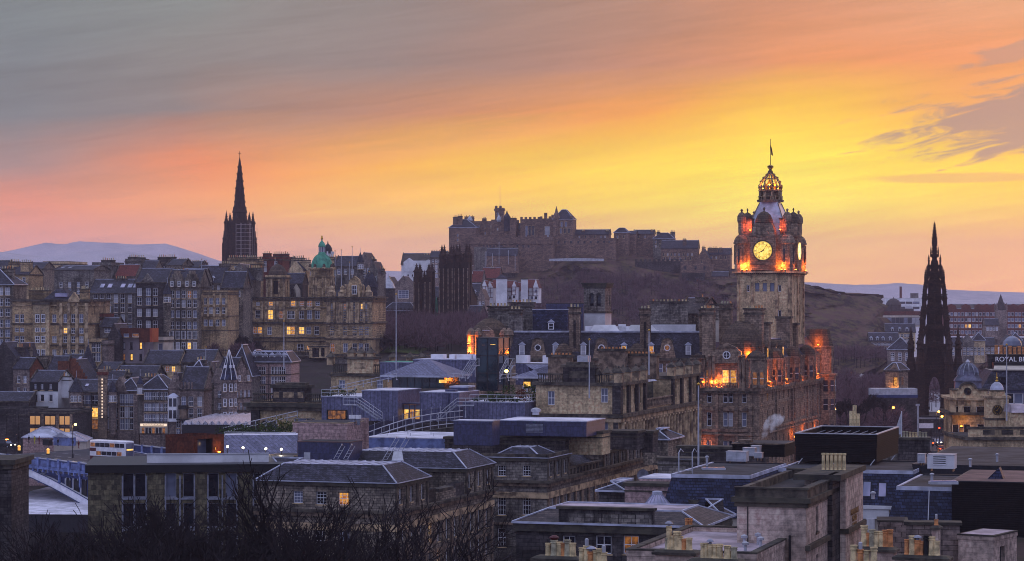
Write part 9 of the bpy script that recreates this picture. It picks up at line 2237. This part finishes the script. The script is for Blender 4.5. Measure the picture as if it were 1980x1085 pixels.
for k,(px,rt,rb,d) in enumerate(((1946.5,668,790,404),(766,570,700,440),(1350.5,745,905,272),(1139.5,658,745,380),(1255,640,700,382),(1486,700,760,640),(1822,600,640,900))):
 if k>=5:continue
 m=M();p=at(px,rb,d);h=Z(rt,d)-p.z;m.tube((0,0,-2),(0,0,h),.12,'pale_metal',6,.07);m.lathe(0,0,[(.16,h),(.2,h+.15),(.05,h+.3)],'gold',6);m.build('flagpole',None,loc=p,category='flagpole',label=['white flagpole in front of the roof letters','tall white flagpole standing before the black gothic towers','tall white flagpole left of the air units','white flagpole on the hotel wing parapet','short white flagpole against the hotel mansard'][k])
b=Bld('dark stone roof wall with pots right of the plant enclosure',1737,1798,0,330,850,yaw=6,base=Z(900,330),depth=4,name='chimney_wall',cat='wall',wall='dark_stone');b.walls();m=M();b.band(m,b.h-.1,.2,.3,'parapet_dark');b.add(m,'coping')
for k in range(9):m=M();pots(m,[0],0,0,.75,.17,b.rg,('pot_buff','pot_grey'),8);m.build('chimney_pot',b.e,loc=(-b.W+.4+k*.42,2,b.h+.2))
b=Bld('pot lined chimney wall in front of the terrace block',1812,1930,0,345,888,yaw=4,base=Z(915,345),depth=2,name='chimney_wall',cat='wall',wall='grey_stone');b.walls();m=M();b.band(m,b.h-.1,.2,.25,'parapet_dark');b.add(m,'coping')
for k in range(19):m=M();pots(m,[0],0,0,.95 if k>9 else 1.3,.15,b.rg,('pot_buff','pot_grey','pot_orange'),8);m.build('chimney_pot',b.e,loc=(-b.W+.3+k*.44,1,b.h+.15))
b=Bld('low ledge with cream pots at the right edge',1950,2000,0,335,893,yaw=4,base=Z(912,335),depth=2,name='chimney_wall',cat='wall',wall='grey_stone');b.walls();b.flat(par=.1)
for k in range(8):m=M();pots(m,[0],0,0,.7,.15,b.rg,('pot_buff',),8);m.build('chimney_pot',b.e,loc=(-b.W+.3+k*.42,1,b.h+.15))
b=zinc('broad grey flat roof behind the red felt roof',1765,2010,0,262,905,960,wall='dark_metal',roof='tar',depth=34,cop='dark_metal')
for k,(px,rt,rb) in enumerate(((1646,795,836),(1652.5,784,836),(1659,800,836))):
 m=M();m.cyl(0,0,0,Z(rt,330)-Z(rb,330),.26,'pot_buff',10);m.build('flue',None,loc=at(px,rb,330),category='flue',label=['middle height tan flue of three behind the plant enclosure','tallest tan flue of three behind the plant enclosure','shortest tan flue of three behind the plant enclosure'][k])
b=Bld('flat stone roof under the three tan flues',1600,1740,0,332,836,yaw=6,base=-1,depth=10,name='stone_building',wall='grey_stone');b.walls();b.flat(par=.2)
m=M();m.extr([(0,0),(.95,0),(.95,2.9)],0,.2,'pale_metal');m.tube((.97,.1,-.3),(.97,.1,3.0),.07,'white_paint',5);m.build('sail_sign',None,loc=at(1729,840,320),label='white triangular sail shaped vane behind the plant enclosure',category='vane')
m=M();m.face([(-12,-150,0),(16,-150,0),(30,260,0),(2,260,0)],'asphalt');m.build('road',None,loc=(X(1815,640),640,1.9),kind='structure')
m=M();
for k in range(18):m.face([(2+k*.35,-120+k*20,0),(2.3+k*.35,-120+k*20,0),(2.4+k*.35,-112+k*20,0),(2.1+k*.35,-112+k*20,0)],'mark_white')
m.build('road_markings',None,loc=(X(1815,640),640,1.92),kind='structure')
for k,(px,row,d,rz,c) in enumerate(((1806,856,600,1.6,'black_paint'),(1814,864,575,-1.5,'white_paint'),(1820,850,622,1.6,'dark_red'),(1826,858,596,1.6,'black_paint'),(1812,843,650,-1.5,'grey_metal'),(1830,846,640,1.6,'black_paint'))):
 q=at(px,row,d);q.z=2.0;car(q,rz,c,['black car braking at the lights below the memorial','white car facing with bright headlights below the memorial','dark red car queueing left of the bank block','black car nearest the bank block','grey car oncoming further up the street','black car furthest up the queue by the bank block'][k])
for k,(px,row,d,h,col) in enumerate(((1817,805,640,9,'lamp_orange'),(1723,788,640,12,'lamp_orange'),(1833,792,660,9,'lamp_orange'),(1811,796,645,9,'lamp_orange'))):
 q=at(px,row,d);q.z-=h;street_lamp(q,h,['street lamp with pink orange glow right of the memorial arch','tall street lamp glowing over the garden path','street lamp close by the bank block edge','street lamp at the foot of the memorial'][k],'street lamps by the memorial',lamp=col,power=200)
def traffic(px,row,d,label):
 q=at(px,row,d);h=3.2;q.z-=h;e=empty('traffic_light',q,0,label,'traffic light');m=M();m.cyl(0,0,0,h-.5,.07,'dark_metal',6);m.build('post',e);m=M();m.box(-.2,-.15,h-.6,.2,.15,h+.4,'black_paint');m.build('housing',e);m=M();m.lathe(0,-.2,[(.16,h+.05),(.16,h+.3)],'lamp_red',8);m.build('red_lamp',e)
traffic(1816,829,620,'red traffic light over the queue below the memorial');traffic(1804,858,585,'nearer red traffic light among the cars')
m=M();m.cyl(0,0,-6,5.2,.2,'pale_metal',8);m.box(-.4,-.3,5.0,.3,.3,5.4,'pale_metal');m.build('camera_mast',None,loc=at(1775,835,480),label='pale camera mast below the memorial',category='mast')
m=M();m.box(-1.6,-.1,0,1.6,.1,1.1,'white_paint');m.tube((-1.2,0,-3),(-1.2,0,0),.06,'dark_metal',5);m.tube((1.2,0,-3),(1.2,0,0),.06,'dark_metal',5);m.build('road_sign',None,loc=at(1791,828,560),label='white rectangular sign board near the street crossing',category='sign')
b=Bld('dark terrace wall between the gardens and the street',1740,1850,0,690,812,yaw=10,base=0,depth=20,name='garden_wall',cat='wall',wall='dark_stone');b.walls();b.flat(par=.3,mat='paving')
for k,(px,row,c) in enumerate(((788,670,'dark_red'),(795,670,'grey_metal'),(802,669,'blue_paint'),(783,672,'black_paint'))):
 car(at(px,row,845),.1,c,['red car parked on the sloping road by the gothic towers','silver car parked on the sloping road','pale blue car parked last on the sloping road','black car parked first on the sloping road'][k],lights=False,group='cars parked on the sloping road',front='pale_metal')
m=M();a,c=at(720,688,800),at(900,668,880);m.face([(0,0,0),c-a,c-a+Vector((0,16,.3)),Vector((-2,16,.3))],'asphalt');m.build('road',None,loc=a+Vector((0,0,.0)),kind='structure')
m=M();m.box(0,0,-6,32,.8,.4,'trim_warm');m.build('road_wall',None,loc=at(775,690,790),rz=.1,label='pale parapet wall along the sloping road',category='wall')
m=M()
for i_ in range(8):
 for j_ in range(3):x,y=i_*3,j_*5;z_=.5*sin(i_*.7)-j_*-.6;m.face([(x,y,z_),(x+3,y,.5*sin((i_+1)*.7)+j_*.6),(x+3,y+5,.5*sin((i_+1)*.7)+(j_+1)*.6),(x,y+5,.5*sin(i_*.7)+(j_+1)*.6)],'grass')
m.build('lawn',None,loc=at(722,684,796),kind='structure')
for k,(px,row,d,pw) in enumerate(((812,660,860,160),(858,665,850,260),(864,662,856,160),(880,672,838,220),(734,650,860,180),(757,650,880,90),(1497,660,900,0))):
 if not pw:continue
 q=at(px,row,d);q.z-=6;street_lamp(q,6,['orange street lamp above the parked cars','left one of the close pair of orange street lamps','right one of the close pair of orange street lamps','orange street lamp low beside the floodlit hotel corner','white pink street lamp right of the bank','small orange street lamp behind the bare trees by the bank'][k],'street lamps on the sloping road',lamp='lamp_orange' if k!=4 else 'lamp_white',power=pw*2)
for k,(px,row,d,c) in enumerate(((394,655,765,'black_paint'),(407,651,770,'dark_metal'),(435,652,768,'grey_metal'))):car(at(px,row,d),.2,c,['black car parked under the bare trees before the classical beige block','dark car parked second by the bare trees','silver car parked right by the bare trees'][k],lights=False,group='cars parked under the bank trees',front='pale_metal')
# ================================================================== bare trees
K1=(11,15.0,(('levels',6),('kids',2),('spread',.62),('r0',.24),('minr',.016)))
K2=(23,15.0,(('levels',6),('kids',2),('spread',.74),('r0',.22),('minr',.016)))
K3=(31,12.0,(('levels',4),('kids',3),('spread',.6),('r0',.25),('minr',.07)))
rg=random.Random(77)
ivy=(5,11.0,(('levels',4),('kids',3),('spread',.6),('r0',.24),('minr',.03)))
NAMES=['at the far left beneath the stone pier','second from the left under the bridge','leaning over the station roofs','crowning highest left of the office wall','before the paired office windows','with a forked trunk before the office block','spreading wide under the rusty box','between the rusty box and the lamps','just left of the front terrace','covering the left of the front terrace','in front of the lit terrace window','lowest in the left corner','low behind the left corner','low under the office fascia','low at the middle of the dark grove','low before the terrace cornice','low at the foot of the terrace']
spots=[(20,905+55,190),(75,935,200),(130,945,185),(205,945,205),(262,915,195),(318,884,210),(368,880,190),(432,880,200),(532,960,195),(600,905,205),(690,930,190),(30,1010,150),(110,1015,155),(240,985,150),(350,975,155),(455,1000,150),(560,1040,160)]
for k,(px,top,d) in enumerate(spots):
 x=X(px,d);g=ground(x,d)-.5;hgt=Z(top,d)-g;K=(K1,K2)[k%2]
 bare_tree(K,(x,d,g),rg.uniform(0,6.28),hgt/(15.0*.92),'dark bare winter tree '+NAMES[k],'dark bare trees in the lower left')
x=X(632,198);g=ground(x,198)-.5;bare_tree((41,15.0,(('levels',6),('kids',2),('spread',.66),('r0',.3),('minr',.016))),(x,198,g),1.0,(Z(828,198)-g)/13.5,'tall bare tree with thick trunk standing before the front terrace','dark bare trees in the lower left')
def mossy(px,top,d,label,seed):
 x=X(px,d);g=ground(x,d)-.5;h=Z(top,d)-g
 t=bare_tree((seed,11.0,(('levels',4),('kids',3),('spread',.6),('r0',.24),('minr',.03))),(x,d,g),seed*1.0,h/10.2,label,None)
 m=M();rr=random.Random(seed)
 for p_,q_,ra,rb,lv in tree_segs(seed,11.0,levels=4,kids=3,spread=.6,r0=.24):
  if lv<3 and p_.z<8.4:
   n=26 if lv<2 else 9
   for _ in range(n):
    c=p_.lerp(q_,rr.random())+Vector((rr.gauss(0,1),rr.gauss(0,1),rr.gauss(0,.6)))*(ra+.12+(.25 if lv==0 else .05));a=Vector((rr.uniform(-1,1),rr.uniform(-1,1),rr.uniform(-1,1))).normalized()*.13;b_=Vector((rr.uniform(-1,1),rr.uniform(-1,1),rr.uniform(-1,1))).normalized()*.1
    m.face([c-a,c+b_,c+a,c-b_],'moss')
 m.build('ivy',t)
mossy(1028,950,205,'bare tree wrapped in bright green ivy before the grey terrace',51)
mossy(975,1000,200,'smaller ivy clad bare tree left of the bright green one',57)
for k,(px,top,bot,d) in enumerate(((400,640,672,770),(418,636,680,772),(440,630,684,768),(458,634,688,765),(476,640,690,760),(492,650,692,758),(738,640,690,800),(752,648,690,812),(1690,752,800,640),(1672,762,806,620),(1708,765,806,625),(1655,775,812,610),(1640,760,812,640),(1625,770,815,650))):
 p=at(px,bot,d);p.z-=1;h=Z(top,d)-p.z
 bare_tree(K3,p,rg.uniform(0,6),h/11.0,['first','second','third','fourth','fifth','sixth'][k]+' bare tree from the left in the row before the bank' if k<6 else['bare tree beside the bank corner','slimmer bare tree by the sloping road','dense round bare tree left of the memorial','bare garden tree below the round one','bare garden tree nearest the memorial arch','low bare garden tree above the plant enclosure','bare garden tree beside the crag foot','outermost bare tree by the hotel end'][k-6],'bare trees before the bank' if k<6 else 'bare garden trees')
sp=[]
for _ in range(160):
 px=rg.uniform(1585,1745);yy=rg.uniform(620,880);sp.append((X(px,yy),yy,ground(X(px,yy),yy)+rg.random()*4+(yy-620)*.02))
o_=woods('woods',sp,12,per=90,rad=(3.2,5.0));o_['label']='thick bare trees of the valley gardens between hotel and memorial'
sp=[]
rg2=random.Random(3)
for _ in range(120):
 px=rg2.uniform(385,500);yy=rg2.uniform(745,790);z_=Z(690,yy)-1;sp.append((X(px,yy),yy,z_))
o_=woods('bushes',sp,14,per=60,rad=(1.8,3.2));o_['label']='dark tangled bushes on the bank below the tenements'
# ================================================================== air
m,t,b=newmat('haze');t.n.remove(b)
v=t.node('ShaderNodeVolumePrincipled');v.inputs['Color'].default_value=(.90,.76,.90,1);v.inputs['Density'].default_value=HAZE;v.inputs['Anisotropy'].default_value=.15
t.l.new(v.outputs[0],t.n['Material Output'].inputs['Volume'])
hz=M();hz.box(-2600,-90,-60,2600,7700,222,'haze');o=hz.build('haze',kind='stuff',label='thin evening haze over the whole city',category='haze')
